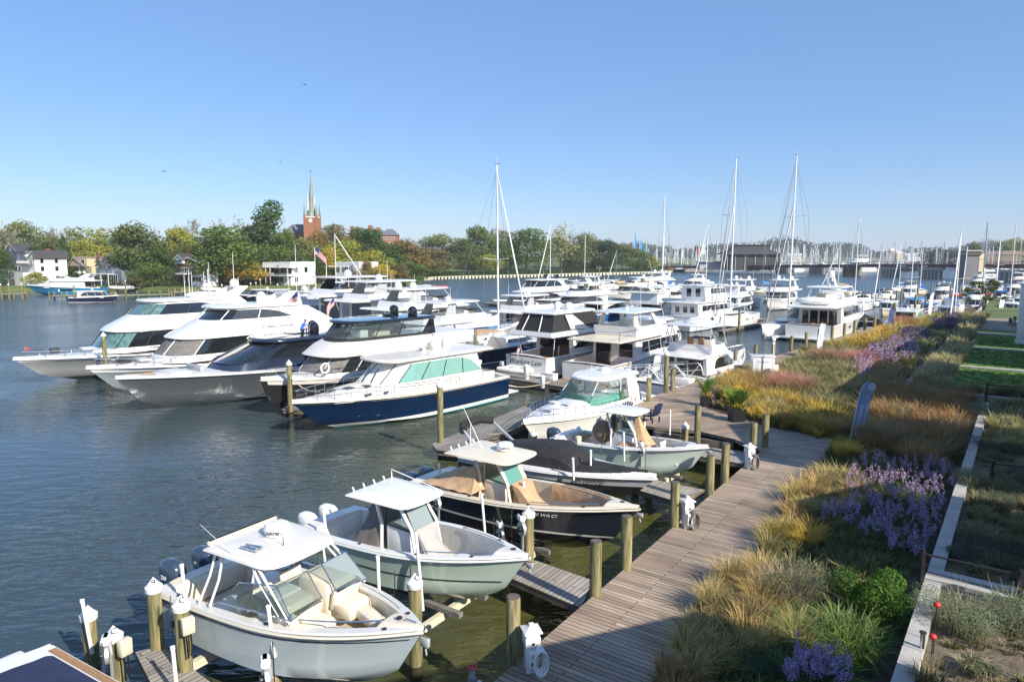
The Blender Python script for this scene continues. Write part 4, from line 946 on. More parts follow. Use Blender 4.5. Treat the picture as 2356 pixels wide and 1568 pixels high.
winch(1199, 1190, 18.9, 'grey lift winch at the sage green bow'); winch(1474, 1020, 27.3, 'grey lift winch at the pale green hull'); winch(1005, 1135, 20.6, 'lift winch left of the black boat beside its capped piling'); winch(1275, 1010, 27.5, 'lift winch behind the black cover'); winch(1150, 1205, 19.5, 'white lift motor behind the sage green bow rim')
cbox(432, 1438, dpt(426, 1538, .9)-.22, 'beige control box on the piling by the nearest outboards', -.8); cbox(287, 1487, dpt(268, 1545, .9)-.25, 'beige control box on the bottom left piling', -.5); cbox(1028, 1158, dpt(1024, 1215, .8)-.2, 'beige control box on the piling left of the black boat', -.8)
cbox(1330, 1012, 29.0, 'beige control box on the piling behind the black cover', -.8)
def bowfrom(st, hd, L): return (st[0]+math.cos(R(hd))*L, st[1]+math.sin(R(hd))*L, 0)
def gw(x, y, z=0): return (*g(x, y, z), 0)
HB = 229.5; HF = 49.5
# ===== Y1 leftmost enclosed bridge yacht =====
b = Boat('motor_yacht', 'long white yacht with grey hull and enclosed upper bridge, leftmost of the big yachts', (30, 826), HB, 24, 6.2, 2.15, 1.6, 'h_greywhite', rake=.11, flare=.5, full=1.9, draft=.6, cat='yacht', rub='white')
b.deck('white', [(.02, .2, 1.0, .3)], camber=.12)
b.sidepatch(.0, 1.0, .86, 1.0, 'white', 'bulwark', rel=True, n=16, off=.03)
lo, lt_ = [2.1, 5, 18.6, 2.75], [3.8, 5, 17.3, 2.6]
b.tier([lo, lt_], 'white', 'saloon'); b.glass(lo, lt_, .25, .95, 1, 3, mf='teal_glass', m='glass', mull=2, mm='black')
u0, u1, u2, u3 = [3.8, 3.2, 17.6, 2.85], [4.1, 3.4, 17.2, 2.85], [5.0, 5.0, 15.4, 2.45], [6.05, 6.2, 14.3, 2.2]
b.tier([u0, u1, u2, u3], 'white', 'upper_deck'); b.glass(u2, u3, .06, .9, 3, 2, mf='teal_glass', m='glass', mull=3, mm='dark'); b.roof(6.4, 14.6, 2.3, 6.08, .22)
b.fin(6.3, 8.3, 1.2, 6.25, 7.1, -1.2); b.dome(5.9, 0, 7.1, .42, .8); b.openradar(8.6, 0, 6.35, 1.8); b.rail(.35, .97, .55, .1); b.ant(9, 1.4, 6.3, 3.2); b.ant(10, -1.4, 6.3, 2)
mb = MB(); mb.ell((9.5, .8, 6.55), (1.6, .5, .3), 'lightgrey'); mb.build('tender', b.t)
mb = MB(); mb.tube((23.2, 0, 2.2), (23.2, 0, 3.0), .025, 'steel'); mb.rbox((23.05, 0, 2.85), (.26, .03, .2), 'red', .01); mb.build('bow_pennant', b.t); b.box((21.2, 0, 2.55), (.6, .5, .4), 'dark', 'windlass'); b.box((18.9, 0, 2.5), (.9, .9, .16), 'lightgrey', 'hatch')
# ===== Y2 =====
b = Boat('motor_yacht', 'white yacht lettered on its upper side with grey windshield cover, right of the leftmost yacht', (198, 846), HB, 22.6, 6, 2.4, 1.6, 'h_bluegrey', rake=.11, flare=.5, full=1.9, draft=.6, cat='yacht', rub='white')
b.deck('white', [(.02, .22, 1.0, .3)], camber=.12); b.sidepatch(.0, 1.0, .82, 1.0, 'white', 'bulwark', rel=True, n=16, off=.03)
lo, lt_ = [2.3, 6, 18.2, 2.6], [3.95, 6, 16.7, 2.45]; b.tier([lo, lt_], 'white', 'saloon'); b.glass(lo, lt_, .3, .96, 2, 3, m='glass', mf='canvas_grey', mull=3, mm='white')
u0, u1, u2, u3 = [3.95, 3.0, 17.0, 2.7], [4.2, 3.4, 16.6, 2.7], [5.15, 5, 14.6, 2.35], [5.95, 6.4, 13.6, 2.1]
b.tier([u0, u1, u2, u3], 'white', 'upper_deck'); b.glass(u2, u3, .05, .92, 3, 4, mf='glass', m='smoke', mull=3, mm='white'); b.roof(7.2, 14.0, 2.25, 5.98, .24)
text('Endless Summer', .42, 'navy_text', b.t, (9.5, 2.78, 4.55), (PI/2-.25, 0, PI), 'lettering', .005)
b.dome(9.4, 0, 6.2, .4, .95); b.fin(7.8, 9.4, 1.0, 6.15, 6.9, -1.0); b.openradar(11.5, 0, 6.25, 1.5); b.rail(.4, .97, .6, .1); b.ant(12, 1.3, 6.2, 2.2); b.ant(11, -1.3, 6.2, 4.2)
b.box((20.2, 0, 2.6), (.8, .8, .2), 'dark', 'hatch'); b.box((18.9, 0, 2.6), (.8, 1.2, .16), 'lightgrey', 'hatch')
# ===== Y3 grey sport yacht =====
b = Boat('sport_yacht', 'sleek dark grey sport yacht with navy roof and plumb silver trimmed bow', (265, 869), HB, 22.2, 5.6, 2.5, 1.75, 'h_grey', rake=.09, flare=.42, full=2.1, draft=.6, cat='yacht', rub='lightgrey')
mk('roofnavy', (.02, .03, .055), .18, coat=.8)
b.deck('lightgrey', [(.03, .25, 1.0, .3)], camber=.1)
mb = MB(); mb.loft([[(x_, (bb-.3), z+.11), (x_, 0, z+.17), (x_, -(bb-.3), z+.11)] for x_, bb, z in [b.at(.9+.012*i) for i in range(7)]], 'canvas_tan', False); mb.build('bow_teak', b.t)
b.tier([[2.0, 6, 16.6, 2.3], [2.75, 6, 15.6, 2.15]], 'roofnavy', 'coachroof')
lo, lt_ = [2.7, 5.4, 15.8, 2.2], [3.85, 5.4, 12.6, 1.95]; b.tier([lo, lt_], 'roofnavy', 'saloon'); b.glass(lo, lt_, .08, .95, 1, 5, m='glass', mf='glass', mull=4, mm='roofnavy')
b.roof(3.9, 13.0, 2.2, 3.86, .3, m='roofnavy'); b.dome(8.3, .7, 4.2, .38, .85, 'gloss_black'); b.dome(7.6, -.6, 4.2, .38, .85, 'gloss_black')
b.box((18.6, 0, 2.38), (1.4, 2.2, .3), 'lightgrey', 'sun_pad', .1); b.box((17.2, 0, 2.5), (.35, 2.2, .5), 'grey', 'sun_pad_back', .1); b.box((14.6, 1.25, 2.35), (.2, .2, .2), 'dark', 'cleat'); b.box((9.3, 0, 4.24), (1.6, 1.6, .03), 'glass', 'skylight', .01)
b.sidepatch(.30, .52, 1.0, 1.35, 'glass')
# person kneeling on the grey roof
# ===== Y4 black and white flybridge =====
b = Boat('motor_yacht', 'black hulled yacht with pearl white sides and enclosed black flybridge with two black domes', (600, 873), HB, 17.6, 5.2, 2.4, 1.8, 'h_blackwhite', rake=.045, flare=.3, full=2.5, draft=.6, cat='yacht', rub='cream')
b.deck('offwhite', [(.02, .18, 1.2, .3)], camber=.14); b.sidepatch(.0, .985, .84, 1.0, 'offwhite', 'bulwark', rel=True, n=16, off=.03)
lo, lt_ = [2.2, 3.6, 14.6, 2.2], [3.35, 3.6, 13.4, 2.05]; b.tier([lo, lt_], 'offwhite', 'saloon'); b.glass(lo, lt_, .22, .98, 1, 3, m='glass', mf='canvas_grey', mull=3, mm='offwhite')
b.tier([[3.38, 3.2, 13.7, 2.25, 2.2], [3.5, 1.4, 14.0, 2.45, 2.3], [4.05, .9, 13.1, 2.4, 2.2], [4.35, .8, 12.4, 2.25, 2.0]], 'offwhite', 'flybridge', cap=True)
lo, lt_ = [4.3, 5.4, 12.5, 2.0], [5.45, 5.0, 11.5, 1.85]; b.glass(lo, lt_, .0, .22, 0, 0, m='canvas_black', name='flybridge_coaming'); b.glass(lo, lt_, .2, 1, 1, 0, m='clear', mf='clear', mull=3, mm='black', name='enclosure')
b.box((7.6, -.9, 4.65), (2.2, .7, .5), 'cream', 'flybridge_sofa', .1); b.box((10.4, .5, 4.75), (.7, 1.2, .6), 'white', 'helm_console', .1)
b.roof(4.6, 11.9, 2.05, 5.46, .22, m='gloss_black'); b.dome(6.0, 1.05, 5.68, .36, .72, 'gloss_black'); b.dome(6.0, -1.05, 5.68, .36, .72, 'gloss_black'); b.box((7.5, 0, 5.82), (.6, .6, .16), 'gloss_black', 'radar_dome', .07); b.box((9, 0, 5.7), (2.4, 2.2, .03), 'blueglass', 'skylight', .01)
b.box((8.6, .0, 4.65), (1.4, 1.6, .5), 'cream', 'flybridge_seat', .1); b.rail(.3, .97, .6, .15, mid=True)
for sg in (1, -1):
    mb = MB(); a = [(4.6, sg*2.0, 4.3), (6.0, sg*2.0, 4.3), (5.0, sg*1.9, 5.5), (4.7, sg*1.9, 5.5)]; mb.add(a+[(p[0], p[1]-sg*.1, p[2]) for p in a], [(0, 1, 2, 3), (4, 7, 6, 5), (0, 4, 5, 1), (1, 5, 6, 2), (2, 6, 7, 3), (3, 7, 4, 0)], 'gloss_black'); mb.build('roof_pillar', b.t, 0)
mb = MB(); mb.path([(14.2+.3*math.cos(t), 1.9, 2.9+.3*math.sin(t)) for t in [i*PI/6 for i in range(12)]], .07, 'canvas_white', 6, closed=True); mb.build('life_ring', b.t)
b.flag(1.2, 0, 3.5, 1.2, 1.2, droop=.9)
# ===== Y5 blue sedan yacht =====
b = Boat('motor_yacht', 'glossy deep blue hulled yacht with cream cabin, green tinted windows and turquoise waterline', (671, 925), HB, 15.9, 4.7, 2.05, 1.62, 'h_blue', rake=.13, flare=.38, full=2.2, draft=.5, cat='yacht', rub='cream', sheer=2.0)
b.deck('offwhite', [(.02, .16, .9, .25)], camber=.1, edge='offwhite')
b.tier([[1.75, 5.5, 14.2, 1.75, 4.5], [2.25, 5.5, 13.2, 1.35, 4.0], [2.4, 5.5, 12.2, 1.0, 3.5]], 'offwhite', 'trunk_cabin')
b.tier([[1.7, 2.6, 11.4, 1.95], [2.35, 2.6, 11.0, 1.9]], 'offwhite', 'cabin_base')
lo, lt_ = [2.35, 2.6, 10.9, 1.9, 1.9], [3.62, 2.9, 9.3, 1.7, 1.6]; b.tier([lo, lt_], 'offwhite', 'cabin'); b.glass(lo, lt_, .06, .88, 0, 3, m='aqua', mf='canvas_white', mull=2, mm='black')
mb = MB()
for y in (.5, -.3): mb.tube((10.85, y, 2.5), (10.0, y-.35, 3.2), .025, 'black')
mb.build('wiper', b.t)
b.roof(1.5, 10.5, 1.95, 3.64, .2, nose=1.5, m='offwhite'); b.box((8.0, .5, 3.87), (.8, .75, .03), 'glass', 'skylight', .01)
b.dome(3.4, -.75, 3.85, .33, .62, 'offwhite'); mb = MB(); mb.rbox((5.2, 0, 4.15), (.8, .7, .7), 'offwhite', .18, ry=.2); mb.build('mast_pod', b.t); b.radome(5.0, 0, 4.75, .32, .22, 'offwhite'); b.openradar(6.2, .1, 3.85, 1.1, 'offwhite'); b.box((5.7, -.6, 3.95), (.4, .3, .2), 'offwhite', 'horn_box')
b.rail(.32, .975, .62, .12, r=.02); b.box((12.4, .4, 2.4), (.5, .5, .05), 'smoke', 'hatch', .01); b.box((13.2, -.2, 2.32), (.45, .45, .05), 'smoke', 'hatch', .01); b.box((11.4, .75, 2.42), (.4, .5, .05), 'smoke', 'hatch', .01)
for q in (.5, .58, .66, .74): b.box((q*15.9, 1.58 if q < .7 else 1.4, 2.0), (.5, .06, .16), 'smoke', 'portlight', .02)
for q in (.30, .36, .45): b.sidepatch(q, q+.022, 1.15, 1.38, 'glass', 'porthole', sides=(1,))
b.box((-.6, 0, .35), (1.3, 3.9, .1), 'offwhite', 'swim_platform', .04); b.box((1.2, 1.2, 1.75), (1.2, .12, .55), 'offwhite', 'cockpit_coaming', .03, mirror=True); b.sidepatch(.0, .99, .9, .915, 'cream', 'sheer_stripe', rel=True, n=16)
b.box((.9, 0, 1.2), (.6, 2.6, .5), 'grey', 'cockpit_seat', .08)
# ===== express cruiser =====
b = Boat('express_cruiser', 'white express cruiser with green tinted windshield and domed hardtop beside the long dock', (1203, 972), 233, 11.8, 3.9, 1.62, 1.3, 'h_white', rake=.13, flare=.35, full=2.0, draft=.4, rub='white', sheer=1.5)
b.deck('white', [(.03, .38, .8, .25)], camber=.14); b.tier([[1.42, 4.4, 10.2, 1.35, 4.0], [1.85, 4.4, 9.2, 1.15, 3.4], [1.98, 4.4, 8.4, .8, 3.0]], 'white', 'trunk_cabin')
b.tier([[1.3, 3.2, 7.6, 1.75, 2.6], [1.75, 3.2, 7.3, 1.7, 2.5]], 'white', 'helm_coaming', cap=False)
lo, lt_ = [1.75, 3.4, 7.3, 1.7, 2.5], [2.25, 3.2, 6.7, 1.62, 2.2]; b.glass(lo, lt_, .0, 1, 2, 3, m='greenclear', mull=4, mm='steel', name='windshield')
lo2, lt2 = [2.25, 3.2, 6.7, 1.6, 2.2], [2.9, 2.9, 5.8, 1.4, 1.7]; b.glass(lo2, lt2, .0, 1, 2, 3, m='clear', mull=4, mm='white', name='canvas_window')
b.roof(1.9, 5.9, 1.5, 2.88, .26, m='white', nose=1.6); b.fin(1.5, 3.2, 1.62, 1.35, 3.0, .9, name='arch'); b.box((4.6, .55, 3.16), (.55, .5, .03), 'navy_text', 'hatch', .01, mirror=True); b.radome(3.4, 0, 3.15, .33, .25); b.ant(3.6, -.8, 3.1, .5)
b.sidepatch(.30, .42, 1.0, 1.12, 'glass', 'hull_window'); b.rail(.3, .975, .55, .1, lean=-.1); b.box((8.3, .45, 2.05), (.45, .45, .05), 'lightgrey', 'hatch', .01, mirror=True); b.box((9.3, 0, 1.86), (.5, .5, .05), 'lightgrey', 'hatch', .01); b.box((3.9, 0, 1.5), (1.4, 2.2, .7), 'seafoam', 'helm_interior', .1)
# ===== Working Late =====
st = uw(3.6, -.4)
b = Boat('motor_yacht', 'white yacht with black canvas enclosure and script lettering on its transom', bowfrom(st, HF, 18.5), HF, 18.5, 4.8, 2.3, 1.7, 'h_white', rake=.12, flare=.4, draft=.6, cat='yacht', rub='white')
b.deck('white', [(.03, .22, .9, .3)], camber=.1, inner='white', floor_m='teak'); text('Working Late', .62, 'navy_text', b.t, (-.03, .1, 1.25), (PI/2, 0, -PI/2), 'lettering', .005, shear=.35)
b.box((-.75, 0, .38), (1.5, 4.5, .14), 'white', 'swim_platform', .05); b.box((.35, 0, 1.72), (.5, 4.0, .12), 'teak', 'transom_top', .03)
lo, lt_ = [1.7, 4.0, 14.5, 2.1], [3.3, 4.0, 12.5, 1.95]; b.tier([lo, lt_], 'white', 'saloon'); b.glass(lo, lt_, .3, .92, 0, 5, m='glass', mull=4, mm='white')
mb = MB(); mb.add([(3.95, -1.6, 1.2), (3.95, 1.6, 1.2), (3.95, 1.6, 3.2), (3.95, -1.6, 3.2)], [(0, 1, 2, 3)], 'glass'); mb.build('saloon_door', b.t, 0)
b.tier([[3.3, .9, 13.2, 2.2, 3.], [3.42, .5, 13.4, 2.35, 3.], [3.75, .6, 12.2, 2.2, 2.6]], 'white', 'flybridge')
lo, lt_ = [3.76, 1.0, 10.0, 2.0, 1.8], [5.15, 1.7, 8.4, 1.65, 1.2]; b.tier([lo, lt_], 'canvas_black', 'canvas_enclosure'); 
for sg in (1, -1):
    mb = MB(); a = [(3.6, sg*2.03, 3.9), (6.4, sg*2.03, 3.76), (4.0, sg*1.86, 5.1), (3.0, sg*1.86, 5.1)]; mb.add(a+[(p[0], p[1]-sg*.08, p[2]) for p in a], [(0, 1, 2, 3), (4, 7, 6, 5), (0, 4, 5, 1), (1, 5, 6, 2), (2, 6, 7, 3), (3, 7, 4, 0)], 'white'); mb.build('roof_pillar', b.t, 0)
mb = MB(); mb.tube((.98, 1.2, 3.8), (1.62, .9, 5.1), .05, 'white'); mb.tube((.98, -.6, 3.8), (1.62, -.5, 5.1), .05, 'white'); mb.build('enclosure_pole', b.t)
b.roof(1.5, 8.7, 1.8, 5.16, .2); b.dome(5.4, .7, 5.4, .38, .62); b.dome(5.4, -.5, 5.4, .38, .62); b.rail(.3, .97, .6); b.flag(.3, .6, 1.8, .9, .8, droop=.8)
b.bars([[(1.2, -1.95, 1.7), (1.5, -1.9, 3.4)], [(1.2, 1.95, 1.7), (1.5, 1.9, 3.4)]]+[[(1.6, 1.5-i*0, 1.2+i*.35), (1.9, 1.1, 1.2+i*.35)] for i in range(6)], .03, 'white', 'ladder')
def dinghy(label, loc, rz, L=3.2, z=0., m='canvas_white', eng=True, cat='dinghy', name='dinghy'):
    t = empty(name, (*loc[:2], z), R(rz), label, cat); B_ = L*.24
    mb = MB(); mb.path([(0, B_, .3), (L*.55, B_, .3), (L*.85, B_*.62, .36), (L, 0, .44), (L*.85, -B_*.62, .36), (L*.55, -B_, .3), (0, -B_, .3)], L*.07, m, 8); mb.build('tube', t, 60)
    mb = MB(); mb.loft([[(x_, w_, .3), (x_, w_*.7, .12), (x_, 0, .02), (x_, -w_*.7, .12), (x_, -w_, .3)] for x_, w_ in ((0, B_), (L*.55, B_), (L*.8, B_*.6), (L*.95, .02))], 'lightgrey', False); mb.box((.03, 0, .25), (.06, B_*2, .4), 'lightgrey'); mb.build('floor', t, 40)
    mb = MB(); mb.rbox((L*.4, 0, .4), (.5, B_*1.1, .2), 'white', .04); mb.build('seat', t)
    if eng: mb = MB(); mb.rbox((-.25, 0, .6), (.4, .3, .5), 'grey', .1); mb.rbox((-.2, 0, .2), (.14, .12, .7), 'grey', .03); mb.build('outboard', t)
    return t
x, y = uw(2.55, 1.1); dinghy('white inflatable dinghy on the swim platform under the script lettering', (x, y), HF-90, 3.0, .45)
# ===== pilothouse trawler yacht =====
st = uw(3.4, -6.6)
b = Boat('trawler_yacht', 'white two deck trawler yacht with cream boat deck and hardtop, behind the gangway', bowfrom(st, HF+3, 17.5), HF+3, 17.5, 4.9, 2.6, 1.7, 'h_white', rake=.07, flare=.3, draft=.6, cat='yacht', rub='teak')
b.deck('white', [(.03, .25, .9, .25)], camber=.08, inner='white', floor_m='teak'); b.box((-.5, 0, .35), (1, 4.4, .12), 'teak', 'swim_platform', .04)
lo, lt_ = [1.6, 4.4, 14, 2.0, 1.0], [3.35, 4.4, 13.2, 1.95, .9]; b.tier([lo, lt_], 'white', 'saloon'); b.glass(lo, lt_, .35, .85, 1, 0, m='glass', mull=2, mm='white')
mb = MB(); mb.add([(4.36, .3, 1.1), (4.36, 1.7, 1.1), (4.36, 1.7, 3.0), (4.36, .3, 3.0)], [(0, 1, 2, 3)], 'glass'); mb.add([(4.36, -1.7, 1.9), (4.36, -.5, 1.9), (4.36, -.5, 3.0), (4.36, -1.7, 3.0)], [(0, 1, 2, 3)], 'glass'); mb.build('aft_window', b.t, 0)
b.roof(1.0, 9.5, 2.4, 3.36, .16, nose=.4, m='cream', name='boat_deck'); b.tier([[3.4, 8.6, 14.0, 1.95, 1.4], [4.6, 8.6, 12.8, 1.8, 1.2]], 'white', 'pilothouse'); b.glass([3.4, 8.6, 14.0, 1.95, 1.4], [4.6, 8.6, 12.8, 1.8, 1.2], .4, .9, 4, 0, m='glass', mull=1, mm='white')
b.tub([[3.5, 4.6, 10.2, 1.9, 1.2], [4.35, 4.4, 10.6, 2.0, 1.3]], 3.7, 'white', 'lightgrey'); b.fin(4.7, 5.5, 1.7, 4.3, 5.4, .2, 'cream', name='hardtop_frame'); b.fin(8.6, 9.4, 1.7, 4.3, 5.4, -.8, 'white', name='hardtop_frame'); b.roof(4.2, 10.2, 1.95, 5.42, .14, nose=1.2, m='white', name='hardtop')
b.openradar(6.5, 0, 5.55, 1.3); b.rail(.3, .97, .8); b.bars([[(1.2, 2.2, 3.5), (1.2, 2.2, 4.2), (4.4, 2.2, 4.2)], [(1.2, 2.2, 4.2), (1.2, -2.2, 4.2), (4.4, -2.2, 4.2)], [(1.2, -2.2, 3.5), (1.2, -2.2, 4.2)], [(1.3, 2.1, 1.7), (1.3, 2.1, 3.35)], [(1.3, -2.1, 1.7), (1.3, -2.1, 3.35)]], .03, 'steel', 'deck_rail')
for q in (.28, .36, .55): b.sidepatch(q, q+.03, 1.0, 1.4, 'glass', 'porthole', sides=(-1,))
b.box((6, -1.1, 3.9), (1.1, .9, .8), 'white', 'flybridge_seat', .1); b.ant(5.2, 1.9, 3.6, 4.2, (-.3, .2)); b.ant(5.2, -1.9, 3.6, 4.2, (-.4, -.2)); text('RUBY III', .28, 'dark', b.t, (-.03, .6, 1.2), (PI/2, 0, -PI/2), 'lettering') if False else None
# ===== sportfishing boat =====
b = Boat('sportfishing_boat', 'white sportfishing boat with tuna outriggers and open flybridge beside the boardwalk', (1713, 804), 46, 14.2, 4.7, 2.25, 1.2, 'h_whitered', rake=.14, flare=.5, full=1.9, draft=.5, cat='fishing boat', rub='teak', sheer=2.0)
b.deck('white', [(.03, .27, .6, .3)], camber=.12, inner='white', floor_m='teak')
lo, lt_ = [1.5, 4.2, 10.8, 1.95, 3.4], [2.75, 4.2, 8.6, 1.85, 2.2]; b.tier([lo, lt_], 'white', 'saloon'); b.glass(lo, lt_, .3, .92, 3, 4, m='glass', mull=0)
mb = MB()
for y0, y1 in ((-1.6, .5), (.75, 1.5)): mb.add([(4.16, y0, 1.45), (4.16, y1, 1.45), (4.16, y1, 2.6), (4.16, y0, 2.6)], [(0, 1, 2, 3)], 'glass')
mb.build('aft_window', b.t, 0)
b.roof(3.0, 9.0, 2.05, 2.78, .14, nose=1.8, name='bridge_deck'); b.tub([[2.85, 5.0, 8.8, 1.9, 1.8], [3.55, 5.2, 8.2, 1.75, 1.5]], 2.95, 'white', 'white')
b.bars([[(5.0, s_*1.7, 2.9), (5.2, s_*1.6, 4.9)] for s_ in (1, -1)]+[[(7.6, s_*1.65, 3.5), (7.0, s_*1.55, 4.9)] for s_ in (1, -1)]+[[(6.2, s_*1.65, 3.2), (5.2, s_*1.6, 4.9)] for s_ in (1, -1)]+[[(4.6, s_*1.9, 2.9), (4.6, s_*1.9, 3.6)] for s_ in (1, -1)]+[[(4.6, 1.9, 3.6), (4.6, -1.9, 3.6)], [(4.6, 1.9, 3.25), (4.6, -1.9, 3.25)]], .035, 'alu', 'tower_frame')
b.roof(4.3, 8.2, 1.95, 4.92, .12, nose=.8, m='white', name='hardtop'); mb = MB(); mb.ell((6.4, 0, 5.08), (1.3, 1.2, .3), 'white'); mb.build('radar_dome', b.t)
for s_ in (1, -1): b.ant(6.6, s_*2.1, 2.2, 7.5, (-2.6, s_*.9), .03, 'alu', 'outrigger'); 
b.seat(6.2, .45, 2.95, 'teak', .5, 1, 'helm_seat'); b.seat(6.2, -.45, 2.95, 'teak', .5, 1, 'helm_seat'); b.box((7.1, 0, 3.4), (.6, 1.8, .9), 'white', 'helm_console', .06); b.box((6.98, 0, 3.88), (.4, 1.7, .05), 'black', 'instrument_panel', .01, ry=-.3); b.flag(4.5, 1.6, 3.5, 1.1, .7, (0, 0), droop=.9); b.box((3.1, 0, 1.0), (.8, 2.8, .8), 'white', 'mezzanine_seat', .08); b.rail(.72, .97, .5)
# ===== generic yachts =====
def yacht(label, bow, hd, L, B, hm, fly='hard', zc=None, glassm='glass', wind='glass', fb=None, name='motor_yacht', domes=1, domem='white', extra=None, aft=True, taper=4, body='white', stern=None, zoff=0, cat='yacht', mull=3, roofm='white', up=None, tan=None, rail_=True, dk=0):
    fb = fb or .6+.095*L; fs = fb*.72
    if stern: bow = bowfrom(stern, hd, L)
    b = Boat(name, label, bow, hd, L, B, fb, fs, hm, rake=.13, flare=.42, full=2.0, draft=.5, cat=cat, rub='white')
    b.deck(body, [(.02, .18, fs*.55, .25)], camber=.1, floor_m='teak')
    k = L/18.; z0 = fs+.05; zc = zc or z0+1.55*k**.4; w = B*.42
    lo, lt = [z0-.05, .2*L, .78*L, w], [zc, .2*L, .68*L, w*.94]
    b.tier([lo, lt], body, 'saloon'); b.glass(lo, lt, .32, .93, 1, taper, m=glassm, mf=wind, mull=mull, mm=body)
    if aft:
        mb = MB(); mb.add([(.2*L-.04, -w*.75, fs*.6), (.2*L-.04, w*.75, fs*.6), (.2*L-.04, w*.75, zc-.15), (.2*L-.04, -w*.75, zc-.15)], [(0, 1, 2, 3)], 'glass'); mb.build('saloon_door', b.t, 0)
    b.rail(.3, .96, .6, .12) if rail_ else None
    b.fenders((.32, .52), ('white', 'canvas_navy', 'black')[int(L*3) % 3]) if rail_ and L > 12 else None
    if L > 13: b.sidepatch(.35, .55, fb*.42, fb*.6, 'glass')
    if fly == 'none':
        b.roof(.12*L, .7*L, w*1.08, zc+.003, .18, m=roofm); zt = zc+.2
        for i in range(domes): b.dome(.3*L, (-.7, .7, 0)[i % 3]*w*.7, zt, .3*k, .5*k, domem)
        b.openradar(.45*L, 0, zt, 1.0*k)
    else:
        b.tier([[zc+.003, .09*L, .71*L, w*1.08], [zc+.12, .05*L, .72*L, w*1.14], [zc+.3, .06*L, .68*L, w*1.08]], body, 'flybridge_deck')
        zf = zc+.3; zr = zf+1.75*k**.3
        b.tub([[zf, .16*L, .64*L, w*1.0], [zf+.6, .17*L, .60*L, w*.98]], zf+.08, body, 'nonskid')
        if fly == 'closed':
            l2, t2 = [zf+.55, .2*L, .6*L, w*.96], [zr-.1, .22*L, .52*L, w*.85]; b.tier([l2, t2], body, 'upper_house'); b.glass(l2, t2, .1, .92, 1, 3, m=glassm, mull=3, mm=body); b.roof(.17*L, .55*L, w*.98, zr-.1, .2, m=roofm)
        elif fly == 'hard':
            b.fin(.2*L, .29*L, w*.94, zf+.4, zr, .05*L, up or body, name='hardtop_frame'); b.bars([[(.54*L, s_*w*.9, zf+.5), (.47*L, s_*w*.82, zr)] for s_ in (1, -1)], .06*k, up or body, 'hardtop_frame'); b.roof(.17*L, .54*L, w*1.02, zr, .18, m=roofm, name='hardtop')
        elif fly == 'arch':
            b.fin(.18*L, .30*L, w*.96, zf+.4, zr-.1, -.06*L, up or body)
        elif fly == 'bimini':
            b.bars([[(x_*L, s_*w*.9, zf+.5), (.3*L, s_*w*.86, zr)] for s_ in (1, -1) for x_ in (.22, .38)], .03, 'steel', 'bimini_frame'); b.roof(.18*L, .44*L, w*.95, zr, .07, m=tan or 'canvas_tan', name='bimini')
        if fly != 'closed':
            b.box((.45*L, w*.3, zf+.5), (1.0*k, 1.0*k, .8), 'white', 'helm_console', .1); b.box((.3*L, 0, zf+.35), (1.4*k, w*1.3, .5), 'cream', 'flybridge_seat', .1)
            g0, g1 = [zf+.6, .4*L, .595*L, w*.95], [zf+.95, .4*L, .57*L, w*.9]; b.glass(g0, g1, 0, 1, 3, 3, m='smoke', name='venturi_screen')
        zt = (zr+.18) if fly in ('hard', 'closed') else zr-.0
        for i in range(domes): b.dome(.27*L, (-.7, .7, 0)[i % 3]*w*.8, zt, .34*k, .62*k, domem)
        b.openradar(.32*L, 0, zt, 1.2*k); b.ant(.25*L, w*.9, zf+.5, 3.2); b.ant(.25*L, -w*.9, zf+.5, 3.0)
    return b
b = yacht('white yacht with sweeping blue side glass behind the tan bimini boat', 0, HF, 17.5, 4.8, 'h_white', 'hard', glassm='blueglass', wind='blueglass', stern=uw(4, 15.2), taper=5, mull=0, up='grey')
b.box((2.2, 0, 2.0), (.1, 4.2, 1.2), 'canvas_white', 'cockpit_screen', .02)
b = yacht('white flybridge yacht with grey arch and dark red trim, third from the tan bimini boat', 0, HF, 20, 5.2, 'h_white', 'hard', stern=uw(4, 21.4), up='grey', domes=2, fb=2.9, zc=4.3)
mb = MB(); mb.ell((.9, 0, 2.95), (.5, 2.3, .42), 'tealhull', 14); mb.build('kayak', b.t)
b = yacht('white flybridge yacht flying a drooping flag from its rounded upper stern deck', 0, HF, 22, 5.6, 'h_white', 'hard', stern=uw(4, 28), up='grey', domes=1, fb=3.1, zc=4.9); b.flag(1.3, 0, 4.0, 1.6, 1.6, droop=.9)
b = yacht('large white yacht with black upper sides flying a spread flag at its stern', 0, HF, 24, 6, 'h_white', 'hard', stern=uw(4.2, 35), up='black', domes=1, roofm='white', fb=3.2, zc=5.2); b.flag(1.0, 0, 4.2, 1.7, 1.9, dr=(-.3, .9), droop=.35)
x, y = uw(2.5, 34.6); dinghy('grey inflatable tender on the swim platform of the large flag yacht', (x, y), HF+90, 4.4, 1.2, 'lightgrey')
yacht('white and blue grey sportfisher lying broadside before the modern white house', gw(655, 688, 1.9), 187, 16, 4.8, 'h_bluegrey', 'closed', name='sportfishing_boat', cat='fishing boat', fb=2.2, mull=0, taper=6)
yacht('white yacht with sand coloured upper deck between the sportfisher and the flag yachts', 0, HF, 18, 5, 'h_white', 'arch', stern=uw(5, 43), fb=2.8)
yacht('white cruiser squeezed between the flag yachts and the floating dock end', 0, HF, 15, 4.6, 'h_white', 'hard', stern=uw(12, 50), domes=2)
yacht('white hardtop cruiser behind the sweeping blue glass yacht', 0, HF, 16, 4.8, 'h_white', 'hard', stern=uw(22, 19), domes=1, up='grey')
